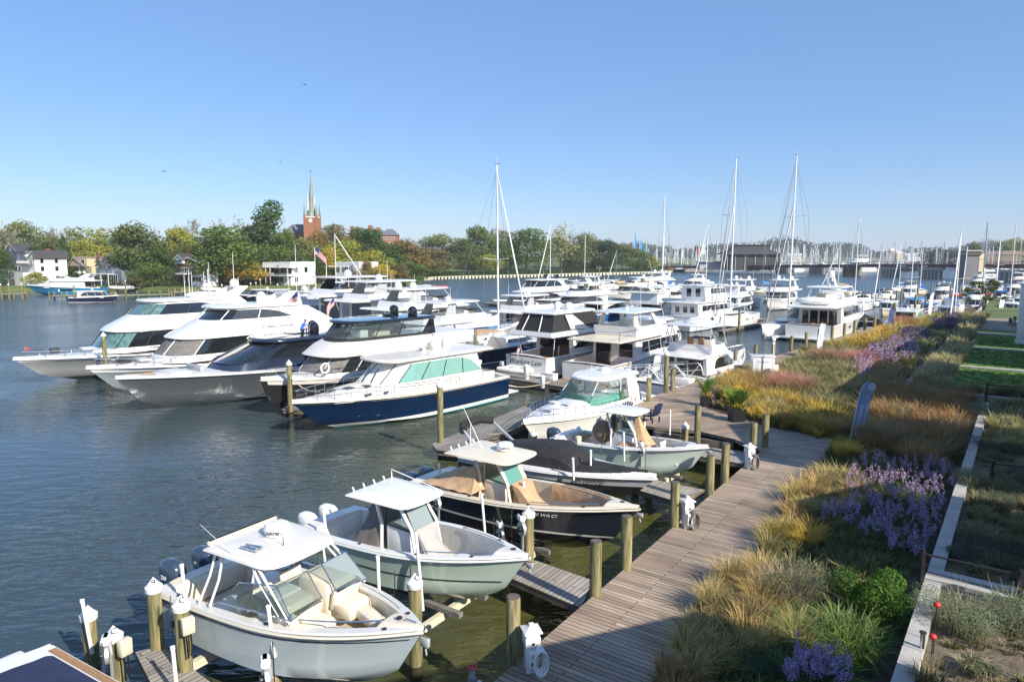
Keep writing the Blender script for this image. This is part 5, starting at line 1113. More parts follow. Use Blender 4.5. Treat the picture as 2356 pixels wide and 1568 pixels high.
# navy express boat with tan bimini and sailboat at its side
b = Boat('motor_boat', 'navy hulled boat with tan bimini over its cockpit at the floating dock', bowfrom(uw(4.2, 8.2), HF-3, 12.5), HF-3, 12.5, 3.8, 1.7, 1.35, 'h_navy', rake=.14, flare=.3, draft=.4, rub='teak')
b.deck('white', [(.03, .42, .7, .22)], camber=.12); lo, lt_ = [1.5, 5.2, 10.4, 1.45, 4.6], [2.2, 5.2, 9.0, 1.1, 3.6]; b.tier([lo, lt_], 'white', 'cabin'); b.glass(lo, lt_, .3, .8, 3, 4, m='glass')
b.bars([[(x_, s_*1.6, 1.4), (2.9, s_*1.5, 2.9)] for s_ in (1, -1) for x_ in (1.6, 4.2)], .03, 'steel', 'bimini_frame'); b.roof(1.0, 4.9, 1.65, 2.9, .08, m='canvas_tan', name='bimini', nose=.8); b.rail(.45, .96, .5)
def steps(x, y, rz, label):
    t = empty('dock_steps', (x, y, .552), R(rz), label, 'steps'); mb = MB()
    for i in range(3): mb.box((.3*i, 0, .14+.13*i), (.3, .75, .28+.26*i), 'white')
    mb.build('treads', t, 0); mb = MB(); mb.box((.3, .39, .3), (1.0, .03, .12), 'white'); mb.box((.3, -.39, .3), (1.0, .03, .12), 'white'); mb.build('side_rail', t, 0)
x, y = uw(1.9, 5.4); steps(x, y, HF, 'white moulded boarding steps on the floating dock')
# ===== big cockpit yacht =====
st = uw(44.0, -10.6)
b = Boat('motor_yacht', 'large white yacht with open aft cockpit and teak table beside the far boardwalk', bowfrom(st, HF+1.5, 23), HF+1.5, 23, 6, 3.0, 1.9, 'h_white', rake=.12, flare=.4, draft=.6, cat='yacht', rub='lightgrey')
b.deck('white', [(.03, .2, 1.1, .35)], camber=.1, floor_m='teak'); b.box((-.7, 0, .45), (1.4, 5.6, .2), 'white', 'swim_platform', .05)
lo, lt_ = [1.9, 4.4, 18, 2.5], [3.9, 4.4, 15.8, 2.4]; b.tier([lo, lt_], 'white', 'saloon'); b.glass(lo, lt_, .4, .9, 1, 0, m='glass', mull=3, mm='white')
mb = MB()
for y0, y1 in ((-2.0, -1.1), (-.9, 0), (.2, 1.1), (1.3, 2.0)): mb.add([(4.36, y0, 1.2), (4.36, y1, 1.2), (4.36, y1, 3.4), (4.36, y0, 3.4)], [(0, 1, 2, 3)], 'glass')
mb.build('saloon_door', b.t, 0); mb = MB(); mb.rbox((2.6, 0, 1.85), (1.0, 2.0, .08), 'teak', .03); mb.tube((2.6, 0, 1.1), (2.6, 0, 1.82), .08, 'steel'); mb.build('table', b.t)
for y in (-.8, 0, .8): b.seat(1.7, y, 1.1, 'teak', .5, 1, 'chair')
b.roof(.3, 12, 2.8, 3.92, .22, nose=.5, name='boat_deck'); b.tub([[4.1, 5.0, 16.0, 2.4, 2.6], [4.9, 6.5, 15.0, 2.2, 2.2]], 4.2, 'white', 'nonskid'); b.bars([[(1.2, s_*2.5, 1.9), (1.2, s_*2.5, 3.95)] for s_ in (1, -1)], .05, 'steel', 'support_post')
b.fin(6.3, 7.2, 2.1, 4.8, 6.1, .3, 'white', name='hardtop_frame'); b.bars([[(12.6, s_*2.05, 4.9), (11.6, s_*1.9, 6.1)] for s_ in (1, -1)], .07, 'white', 'hardtop_frame'); b.roof(6.2, 12.2, 2.2, 6.1, .18, nose=1.2, name='hardtop'); b.fin(9.2, 10.2, .5, 6.2, 7.3, -.8, 'white', name='radar_mast'); b.dome(8.8, 0, 7.35, .42, .95); b.openradar(9.4, 0, 6.9, 1.4)
mb = MB(); mb.ell((3.4, .4, 4.6), (1.1, 2.3, .5), 'canvas_white'); mb.build('covered_tender', b.t); b.rail(.25, .97, .8); b.sidepatch(.3, .34, 1.2, 1.5, 'glass', 'porthole', sides=(-1,)); b.box((13, -1.1, 5.2), (1.0, .9, .6), 'cream', 'flybridge_seat', .1); b.box((8.6, 1.0, 5.0), (1.2, .9, .6), 'cream', 'flybridge_seat', .1)
# ===== second row =====
yacht('long white yacht with dark side windows at the left end of the second row', 0, HB, 22, 5.6, 'h_greywhite', 'closed', stern=uw(67.5, 41), domem='gloss_black', domes=2, mull=4)
b = yacht('white flybridge yacht with grey windows right of the long dark windowed yacht', gw(1255, 700, 2.4), HB, 19, 5.0, 'h_white', 'hard', glassm='smoke', wind='smoke', mull=0)
b = yacht('royal blue transom motorboat with white house and overhanging roof', 0, HF-3, 13.5, 4.3, 'h_royal', 'none', stern=uw(44, 21.8), fb=2.0, mull=0, taper=5)
b = yacht('white yacht with fully covered aft bridge deck and striped canopy', 0, HF, 17, 5.4, 'h_white', 'hard', stern=uw(46.5, 13.4), domes=2, fb=2.5)
for q_, s_ in ((0, 0),):
    lo, lt_ = [3.2, .6, 4.6, 2.3, .8], [4.7, .9, 4.6, 2.1, .7]; b.tier([lo, lt_], 'canvas_white', 'aft_enclosure'); b.roof(.5, 5, 2.4, 4.72, .16, name='striped_canopy')
b = Boat('trawler_yacht', 'white steel trawler with high pilothouse and square dark windows in the second row', bowfrom(uw(44, 6.6), HF-4, 16.5), HF-4, 16.5, 5.0, 3.0, 1.9, 'h_white', rake=.06, flare=.3, draft=.6, cat='yacht', rub='trim')
b.deck('white', [(.02, .12, 1.2, .25)], camber=.08); lo, lt_ = [1.9, 2.2, 11.5, 2.1, .6], [3.7, 2.2, 11.0, 2.0, .5]; b.tier([lo, lt_], 'white', 'saloon'); b.glass(lo, lt_, .4, .8, 1, 0, m='glass', mull=1, mm='white')
mb = MB()
for y0 in (-1.5, -.4, .8): mb.add([(2.15, y0, 2.4), (2.15, y0+.6, 2.4), (2.15, y0+.6, 3.2), (2.15, y0, 3.2)], [(0, 1, 2, 3)], 'glass')
for y0 in (-1.1, .3): mb.add([(4.35, y0, 4.5), (4.35, y0+.7, 4.5), (4.35, y0+.7, 5.6), (4.35, y0, 5.6)], [(0, 1, 2, 3)], 'glass')
mb.build('aft_window', b.t, 0); b.roof(1.0, 11.8, 2.3, 3.72, .14, nose=.6, name='boat_deck'); lo, lt_ = [3.9, 4.4, 11.6, 1.9, .8], [5.9, 4.4, 10.6, 1.7, .7]; b.tier([lo, lt_], 'white', 'pilothouse'); b.glass(lo, lt_, .5, .85, 2, 0, m='glass', mull=1, mm='white'); b.roof(4.0, 11.5, 2.0, 5.92, .16, nose=.8); b.rail(.3, .97, .9); b.openradar(7, 0, 6.1, 1.2)
x, y = uw(44.5, 8.6); dinghy('grey inflatable tender hung behind the white steel trawler', (x-1.2, y-1.0), HF-90, 4.2, 1.0, 'grey')
x, y = uw(42.6, -6.2); dinghy('grey inflatable dinghy floating under the bow of the right sailing yacht', (x, y), 20, 3.2, 0, 'grey')
# ===== sailboats =====
def sailboat(label, bow, hd, L, hm, mast, spread=1, cover='canvas_white', dodger=None, stern=None, name='sailing_yacht', furl='canvas_white', mm='mastwhite', fb=None, boomside=-1, stays=True, mastq=.56, bim=None, r=1.):
    B = L*.3; fb = fb or L*.115
    if stern: bow = bowfrom(stern, hd, L)
    b = Boat(name, label, bow, hd, L, B, fb, fb*.85, hm, rake=.04, flare=.15, full=1.9, tr=.8, draft=.4, cat='sailboat', rub=None)
    b.deck('white', [(.04, .28, fb*.4, .3)], camber=.1); z = fb*.95
    lo, lt = [z-.05, .3*L, .74*L, B*.3, L*.26], [z+.42, .32*L, .68*L, B*.24, L*.22]; b.tier([lo, lt], 'white', 'coachroof'); b.glass(lo, lt, .3, .75, 2, 3, m='glass')
    mx = mastq*L; rr = max(.09, mast*.0055)*r
    mb = MB(); mb.tube((mx, 0, z+.3), (mx-.01*mast, 0, mast), rr, mm, rr*.75, 8); mb.tube((mx-.01*mast, 0, mast), (mx-.01*mast, .0, mast+.9), .015, mm, n=4); mb.tube((mx-.01*mast-.3, 0, mast+.1), (mx-.01*mast+.5, 0, mast+.1), .03, 'dark', n=4); mb.build('mast', b.t, 60)
    for k in range(spread):
        zz = mast*(k+1)/(spread+1)*1.0; mb = MB()
        for sg in (1, -1): mb.tube((mx-.01*zz, 0, zz), (mx-.01*zz-.35, sg*B*.42*(1-.1*k), zz+.15), .04*r, mm, n=5)
        mb.build('spreader', b.t, 60)
    bz = z+1.35; mb = MB(); mb.tube((mx-.1, 0, bz), (.2*L, 0, bz+.05), .09, mm, n=6); mb.build('boom', b.t, 60)
    if cover:
        mb = MB(); mb.loft([[(x_, w_*math.cos(t), bz+.1+h_*(.5+.5*math.sin(t))) for t in [2*PI*i/10 for i in range(10)]] for x_, w_, h_ in ((.21*L, .12, .2), (.35*L, .2, .42), (.48*L, .22, .6), (mx-.15, .2, 1.0), (mx, .1, 1.3))], cover, True, True, True); mb.build('sail_cover', b.t, 60)
    tip = (mx-.01*mast, 0, mast*.97)
    if furl: mb = MB(); mb.path([(L*.985, 0, fb+.2), (L*.985+(tip[0]-L*.985)*.5, 0, (fb+tip[2])*.5), tip], [.07*r, .1*r, .03*r], furl, 6); mb.build('furled_jib', b.t, 60)
    if stays:
        mb = MB(); mb.tube((.02*L, 0, fb), tip, .016*r, 'mastgrey', n=4)
        for sg in (1, -1):
            zz = mast*(spread)/(spread+1); mb.path([(mx-.2, sg*B*.46, z), (mx-.01*zz-.35, sg*B*.40, zz+.15), tip], .016*r, 'mastgrey', 4)
        mb.build('rigging', b.t, 60)
    b.rail(.05, .97, .6, .1, mid=False, r=.014, n=8)
    if dodger: 
        mb = MB(); mb.loft([[(x_, B*.33*math.cos(t), z+.35+h_*math.sin(t)) for t in [PI*i/8 for i in range(9)]] for x_, h_ in ((.28*L, .95), (.33*L, 1.0), (.39*L, .55), (.42*L, .1))], dodger, False); mb.build('dodger', b.t, 60)
    if bim: b.bars([[(.1*L, s_*B*.36, z), (.14*L, s_*B*.34, z+1.9)] for s_ in (1, -1)], .025, 'steel', 'bimini_frame'); b.roof(.04*L, .25*L, B*.36, z+1.9, .07, m=bim, name='bimini')
    return b
def mast_h(bow, hd, L, q, pyt, z):
    x, y = g(*bow[:2], z); yy = y-math.sin(R(hd))*L*(1-q); return zat(yy, pyt)
sailboat('white sailing yacht with tall mast and furled jib standing behind the navy tan bimini boat', 0, HF, 14, 'h_white', zat(72, 380), 1, stern=uw(5, 11.6), mm='mastwhite', boomside=1, mastq=.62)
h = mast_h((1641, 730), HB, 15, .56, 364, 1.7); b = sailboat('white sailing yacht with dodger and twin dark headstays, left of the two tall masted ones', (1641, 730), HB+4, 15, 'h_white', h, 2, None, 'clear', furl='mastgrey', mm='mastwhite'); b.sidepatch(.45, .52, .95, 1.12, 'glass'); b.sidepatch(.28, .33, .95, 1.12, 'glass')
b.bars([[(13.9, 0, 1.8), (8.4, 0, h*.72)]], .08, 'mastgrey', 'staysail')
h = mast_h((1752, 748), HB, 15, .56, 360, 1.7); b = sailboat('white sailing yacht with dark headstays, right of the two tall masted ones', (1752, 748), HB-8, 15, 'h_white', h, 2, 'canvas_white', 'canvas_grey', furl='mastgrey', mm='mastwhite'); b.bars([[(13.9, 0, 1.8), (8.4, 0, h*.72)]], .08, 'mastgrey', 'staysail')
# ===== third row (far side, beyond the second floating dock) =====
yacht('white pilothouse cruiser with seafoam tender aft, beyond the left tall mast', 0, HF+2, 15, 4.6, 'h_navy', 'closed', stern=uw(72, 12.5), domes=1)
x, y = uw(71, 13.2); dinghy('seafoam covered dinghy hanging at the stern of the pilothouse cruiser', (x, y), HF-90, 3.0, 1.8, 'seafoam', False)
yacht('white flybridge yacht with red trim behind the left tall masted sailing yacht', gw(1655, 690, 2.2), HB+6, 19, 5.2, 'h_white', 'hard', domes=2, glassm='smoke', wind='smoke')
yacht('white flybridge yacht with brown trim behind the right tall masted sailing yacht', gw(1762, 690, 2.2), HB+6, 19, 5.2, 'h_white', 'hard', domes=2, glassm='smoke', wind='smoke')
yacht('cream cabin cruiser with covered tender on its roof in the middle distance', gw(1330, 668, 2.4), HB+20, 17, 5, 'h_cream', 'hard', domes=1, body='cream')
yacht('white hardtop flybridge yacht carrying a tan covered tender', gw(1385, 668, 2.2), 200, 16, 5, 'h_white', 'hard', body='cream')
x, y = g(1435, 655, 3.0); t = dinghy('tan covered tender on the deck between two middle distance yachts', (x-2, y), 0, 6, 3.2, 'canvas_tan', False)
yacht('white catamaran like cruiser with drooping sail cover near the park seawall', gw(1350, 652, 2), 215, 13, 4.6, 'h_white', 'none', domes=0)
yacht('white expedition yacht with tall radar mast in front of the small green trees', gw(1425, 655, 2.6), 215, 20, 5.4, 'h_white', 'hard', domes=2)
for i, (px, py, pt, hd, L, cov, lab) in enumerate([(1232, 668, 512, 228, 12, 'canvas_grey', 'sailboat with slim mast against the park trees, left one'), (1322, 655, 540, 230, 11, 'canvas_white', 'sailboat with white mast in front of the light yellow tree'), (1395, 650, 575, 222, 10, None, 'sailboat with bare mast before the very dark tree'),
    (1492, 662, 443, 228, 15, 'canvas_red', 'sailboat with tall white mast and red sail cover'), (1590, 665, 512, 215, 12, 'canvas_white', 'sailboat with dark mast beside the flagged boat show'), (1720, 664, 552, 200, 10, 'canvas_sky', 'small moored sailboat left of the restaurant pavilion mast'), (1885, 668, 560, 185, 10, 'canvas_tan', 'small sailboat with yellow wooden mast moored before the bridge'),
    (1940, 704, 497, 228, 13, None, 'sailboat hidden behind the big cockpit yacht, its white jib stay slanting right'), (2010, 693, 568, 232, 9, 'canvas_sky', 'small white sailboat with bright blue sail cover, left one'), (2078, 702, 562, 228, 10, 'canvas_white', 'white sailboat with blunt bow facing the boardwalk and tall thin mast'), (2185, 738, 528, 232, 12, 'canvas_blue', 'sailboat with thick grey mast and royal blue sail cover'),
    (2255, 672, 510, 232, 11, 'canvas_blue', 'sailboat with white mast near the small leafy tree'), (2290, 665, 545, 232, 10, 'canvas_sky', 'sailboat with blue cover and leaning stay, far right'), (2320, 690, 508, 232, 12, 'canvas_tan', 'sailboat with tan covered boom at the far right edge'), (2215, 660, 562, 232, 10, None, 'sailboat whose slim mast stands just left of the bridge tower'),
    (2110, 668, 548, 232, 10, 'canvas_blue', 'sailboat with slim mast before the second bridge pier'), (2052, 662, 553, 220, 10, None, 'sailboat with slim mast in front of the first bridge pier')]):
    x, y = g(px, py, 1.2); h = zat(y, pt)
    sailboat(lab, (x, y, 0), hd, L, 'h_white' if i % 5 else 'h_cream', h, 1, cov, 'canvas_blue' if i % 3 == 0 else None, furl='canvas_white' if i % 2 == 0 else None, mm='mastgrey' if i % 3 == 2 else 'mastwhite', mastq=.5, r=1.25 if y > 140 else 1.05)
for a in [('white motorboat with black canvas hood among the right moorings', (2135, 690), 230, 10, 'none', 'canvas_black'), ('white motorboat with royal blue canvas among the right moorings', (2175, 700), 225, 9, 'none', 'canvas_blue'), ('boxy white houseboat with clear curtains at the far right', (2290, 660), 235, 14, 'none', 'white'),
          ('white motorboat carrying a tan canvas tent at the far right', (2330, 672), 232, 11, 'bimini', None), ('small white runabout with dark bimini moored before the second bridge pier', (1945, 682), 200, 7.5, 'none', 'black'),
          ('white trawler under way below the right bridge span', (2315, 632), 0, 16, 'hard', None), ('low white cruiser half hidden behind the navy flag', (2095, 700), 232, 9, 'none', 'canvas_sky'), ('cream cruiser behind the small leafy tree', (2235, 702), 232, 10, 'bimini', None), ('white cabin boat right of the small leafy tree', (2320, 712), 228, 9.5, 'none', 'white')]:
    yacht(a[0], gw(*a[1], 1.6), a[2], a[3], a[3]*.31, 'h_white', a[4], roofm=a[5] or 'white', domes=0, name='motor_boat', cat='boat', rail_=False, mull=2)
# pilothouse cruiser moored just beyond the big cockpit yacht
yacht('white pilothouse cruiser just beyond the bow of the big cockpit yacht', 0, HF, 12, 4, 'h_white', 'none', stern=uw(62, -16.5), glassm='aqua', wind='aqua', domes=0)
# black covered boat near the flags
b = Boat('covered_boat', 'small boat entirely under a black canvas beside the boardwalk pilings', gw(2060, 735, 1.4), -30, 8, 2.8, 1.2, 1.0, 'h_navy', rub=None)
b.deck('white'); mb = MB(); mb.loft([[(x_, 1.3*c, 1.0+h_*(1-abs(c)**2.2)) for c in (1, .8, .5, .2, 0, -.2, -.5, -.8, -1)] for x_, h_ in ((.1, .1), (.8, .9), (2.5, 1.1), (4.2, 1.0), (5.5, .5), (6.6, .15))], 'canvas_black', False); mb.build('canvas_cover', b.t, 50)
# more craft at the right moorings
for i, (px, py, hd, L, fly, rm, hm, lab) in enumerate([(2005, 672, 200, 7, 'none', 'canvas_black', 'h_white', 'low runabout with black top at the end of the far float'), (2030, 708, 232, 9, 'none', 'white', 'h_cream', 'cream launch between the navy flag and the sailboats'), (2155, 678, 228, 10, 'arch', 'white', 'h_white', 'white boat with radar arch among the right moorings'),
    (2200, 690, 235, 9, 'none', 'canvas_red', 'h_white', 'small boat with red canvas left of the leafy tree'), (2245, 655, 230, 11, 'hard', 'white', 'h_white', 'white cruiser with hardtop under the bridge tower'), (2265, 685, 232, 8, 'none', 'canvas_red', 'h_white', 'boat with bright red cover behind the leafy tree'), (2295, 682, 228, 10, 'none', 'canvas_blue', 'h_navy', 'navy hulled boat with blue canvas at the far right'),
    (2340, 650, 232, 12, 'hard', 'white', 'h_white', 'white cruiser at the right edge, farther row'), (2350, 700, 232, 10, 'bimini', 'white', 'h_white', 'white cruiser with tan bimini cut by the right edge'), (2125, 712, 230, 8, 'none', 'canvas_blue', 'h_white', 'small white boat with blue cover by the pilings'), (2165, 720, 228, 9, 'none', 'white', 'h_white', 'white cabin boat just left of the distant cabinet'),
    (2080, 672, 228, 9, 'bimini', 'white', 'h_white', 'white boat with bimini in the middle of the right moorings'), (1560, 655, 210, 12, 'hard', 'white', 'h_white', 'white cruiser near the quay wall, behind the pilothouse cruiser'), (1480, 650, 215, 13, 'arch', 'white', 'h_white', 'white cruiser with arch at the right end of the seawall'), (1290, 655, 220, 12, 'none', 'white', 'h_white', 'low white cruiser by the seawall left of the cream cruiser')]):
    yacht(lab, gw(px, py, 1.6), hd, L, L*.31, hm, fly, roofm=rm, domes=i % 2, name='motor_boat', cat='boat', rail_=False, mull=2)

# fenders and mooring lines of the big yachts
for o in [o for o in bpy.data.objects if o.parent is None and o.get('category') == 'yacht' and o.location[1] < 60 and o.location[1] > 20]: pass
def line(a, c, sag, lab, r_=.022, m='rope'):
    a, c = Vector(a), Vector(c); mb = MB(); mb.path([a.lerp(c, i/10)-a-Vector((0, 0, sag*math.sin(PI*i/10))) for i in range(11)], r_, m, 5); o = mb.build('mooring_line', None, 60); o.location = a; tag(o, lab, 'rope')
line((*uw(-17, -1.4), 2.0), (*g(669, 943, .45), 2.6), .3, 'mooring line from the blue yacht bow to its tall capped piling', .03)
line((*uw(-15, 5.5), 2.3), (*g(669, 943, .45), 2.2), .25, 'mooring line from the black yacht bow to the tall capped piling', .03)
line((*uw(-18, 9.6), 2.2), (*g(427, 870, 0), 2.4), .4, 'mooring line from the grey yacht to the middle mooring piling', .03)
line((*uw(-19, 23.5), 2.1), (*g(246, 882, 0), 2.3), .4, 'mooring line from the leftmost yacht to its mooring piling', .03)
line((*g(1216, 968, 1.6), 1.6), (*g(1075, 1015, .65), .66), .25, 'dark mooring line from the cruiser bow to the long dock', .025, 'dark')
line((*g(1205, 975, 1.5), 1.5), (*g(1120, 1000, .65), .66), .15, 'cream mooring line from the cruiser bow to the long dock', .025)
line((*g(1717, 806, 2.0), 2.0), (*g(1738, 828, 1.3), 1.9), .15, 'mooring line from the sportfishing bow to the piling by the cabinet')
# ---------------- foliage clouds ----------------
def leafmesh(name, lumps, n, size, col=(1, 1, 1), var=.28, mat='leaf', flat=.5, seed=1, hue=.12, shell=.55):
    """n small leaf quads spread through ellipsoid lumps [(cx,cy,cz,rx,ry,rz)]"""
    r = np.random.default_rng(seed); L = np.array(lumps, float); w = (L[:, 3]*L[:, 4]*L[:, 5])**.7; k = r.choice(len(L), n, p=w/w.sum())
    d = r.normal(size=(n, 3)); d /= np.linalg.norm(d, axis=1)[:, None]; rad = (shell+(1-shell)*r.random(n))**1.0
    rad *= 1+.12*np.sin(d[:, 0]*9+k)*np.cos(d[:, 2]*8+k*2)
    c = L[k, :3]+d*rad[:, None]*L[k, 3:]
    nr = d*.9+r.normal(size=(n, 3))*.75; nr /= np.linalg.norm(nr, axis=1)[:, None]
    t = np.cross(nr, r.normal(size=(n, 3))); t /= np.linalg.norm(t, axis=1)[:, None]; b = np.cross(nr, t)
    s = size*(.55+.9*r.random(n))[:, None]
    V = np.stack([c-t*s-b*s*flat, c+t*s-b*s*flat*.3, c+t*s*.7+b*s*flat, c-t*s*.4+b*s*flat], 1).reshape(-1, 3)
    lum = 1+(r.random(len(L))[k]-.5)*var+(r.random(n)-.5)*var; hu = (r.random(len(L))[k]-.5)*hue*2
    C = np.stack([lum*(1+hu), lum, lum*(1-hu*.5), np.ones(n)], 1)*np.array([*col, 1])
    return npmesh(name, V, np.arange(4*n).reshape(-1, 4), np.repeat(C, 4, 0), mat)
def npmesh(name, V, Fq, C, mat):
    me = bpy.data.meshes.new(name); nf = len(Fq)
    me.vertices.add(len(V)); me.vertices.foreach_set('co', V.astype(np.float32).ravel())
    me.loops.add(nf*4); me.loops.foreach_set('vertex_index', Fq.astype(np.int32).ravel())
    me.polygons.add(nf); me.polygons.foreach_set('loop_start', np.arange(0, nf*4, 4, dtype=np.int32)); me.polygons.foreach_set('loop_total', np.full(nf, 4, np.int32))
    me.update(calc_edges=True)
    ca = me.color_attributes.new('Col', 'FLOAT_COLOR', 'POINT'); ca.data.foreach_set('color', np.clip(C, 0, 4).astype(np.float32).ravel())
    me.materials.append(M[mat]); return me
def obj(name, me, parent=None, col=None, loc=(0, 0, 0), sc=(1, 1, 1), rz=0):
    o = bpy.data.objects.new(name, me); COL.objects.link(o); o.location = loc; o.scale = sc; o.rotation_euler = (0, 0, rz)
    if parent: o.parent = parent
    if col: o.color = (*col, 1)
    return o
def lumps_round(seed, n=22, top=1.):
    r = random.Random(seed); L = []
    for i in range(n):
        a = r.random()*2*PI; h = r.random(); rr = math.sin(PI*(.16+.80*h))**.8*.36*(.55+.6*r.random()); s = .13+.11*r.random()
        L.append((rr*math.cos(a), rr*math.sin(a), .22+h*.66*top, s, s, s*.8))
    L.append((0, 0, .55, .25, .25, .28)); return L
def lumps_tall(seed):
    r = random.Random(seed); L = []
    for i in range(20):
        a = r.random()*2*PI; h = r.random(); rr = (.1+.22*r.random())*(1.1-.6*h); s = .08+.09*r.random(); L.append((rr*math.cos(a), rr*math.sin(a), .15+h*.76, s, s, s*1.1))
    L.append((0, 0, .45, .17, .17, .33)); return L
def lumps_cone(seed):
    r = random.Random(seed); L = []
    for i in range(26):
        h = (i+.5)/26; a = r.random()*2*PI; rr = .22*(1-h)*(.5+.8*r.random()); s = .06+.13*(1-h); L.append((rr*math.cos(a), rr*math.sin(a), .06+h*.86, s, s, s*.7))
    return L
CR = {'round': [leafmesh('crown_r%d' % i, lumps_round(i), 4600, .021, seed=i) for i in range(4)], 'tall': [leafmesh('crown_t%d' % i, lumps_tall(i+9), 3400, .02, seed=i+9) for i in range(3)],
      'cone': [leafmesh('crown_c%d' % i, lumps_cone(i+20), 3000, .02, seed=i+20) for i in range(2)], 'sparse': [leafmesh('crown_s%d' % i, lumps_round(i+30, 14), 800, .020, seed=i+30, shell=.1) for i in range(2)]}
def trunkmesh(seed, limbs=7, m='bark', thin=1.):
    r = random.Random(seed); mb = MB(); mb.path([(0, 0, -.08), (.01, 0, .2), (-.01, .01, .45), (.0, 0, .72)], [.026*thin, .02*thin, .014*thin, .005*thin], m, 6)
    for i in range(limbs):
        z = .2+.45*r.random(); a = r.random()*2*PI; l = .18+.2*r.random(); e = (l*math.cos(a), l*math.sin(a), z+.1+.22*r.random()); md = (e[0]*.45, e[1]*.45, z+(e[2]-z)*.35)
        mb.path([(0, 0, z), md, e], [.009*thin, .006*thin, .002*thin], m, 4)
        for j in range(4):
            f = .4+.6*r.random(); p = Vector(md).lerp(Vector(e), f); mb.path([p, p+Vector((r.uniform(-.08, .08), r.uniform(-.08, .08), .04+.1*r.random()))], [.004*thin, .0015*thin], m, 3)
    o = mb.build('trunk', None, 60); me = o.data; bpy.data.objects.remove(o); return me
TR = [trunkmesh(i) for i in range(3)]; TRG = [trunkmesh(i+5, 16, 'greybark', .8) for i in range(2)]
TC = {'g': (.075, .115, .022), 'dg': (.042, .075, .018), 'vd': (.028, .052, .02), 'og': (.082, .098, .028), 'yg': (.19, .20, .03), 'y': (.30, .24, .025), 'o': (.30, .195, .025), 'br': (.125, .10, .035), 'ru': (.15, .105, .03), 'lo': (.13, .145, .04), 'gr': (.13, .125, .07), 'ly': (.20, .20, .06)}
TC = {k: tuple(x*1.55 for x in v) for k, v in TC.items()}
TN = {'g': 'mid green', 'dg': 'dark green', 'vd': 'very dark green', 'og': 'olive green', 'yg': 'yellow green', 'y': 'bright yellow', 'o': 'orange gold', 'br': 'brownish', 'ru': 'rust coloured', 'lo': 'light olive', 'gr': 'greyish bare', 'ly': 'pale yellow'}
def tree(px, top, w, c, kind, back, lab, base=None, D=None, zb=None):
    D = D or shoreD(px)+back; z0 = zb if zb is not None else ground_z(px, back); zt = zat(D, top); h = max(2, zt-z0); x = at(px, D, z0+h*.5); wd = w*D/F
    t = empty('tree', (x, D, z0-.2), random.random()*6, TN[c]+' '+lab, 'tree', None)
    sc = wd/.80; kd = kind if kind != 'bare' else 'sparse'
    if kind != 'bare': obj('crown', random.choice(CR[kd]), t, TC[c], sc=(sc if kind != 'tall' else sc*1.2, sc if kind != 'tall' else sc*1.2, h*1.02))
    else: obj('crown', random.choice(CR['sparse']), t, TC[c], sc=(sc, sc, h))
    obj('trunk', random.choice(TRG if kind in ('bare', 'sparse') else TR), t, sc=(max(h, sc)*.9, max(h, sc)*.9, h))
    return t
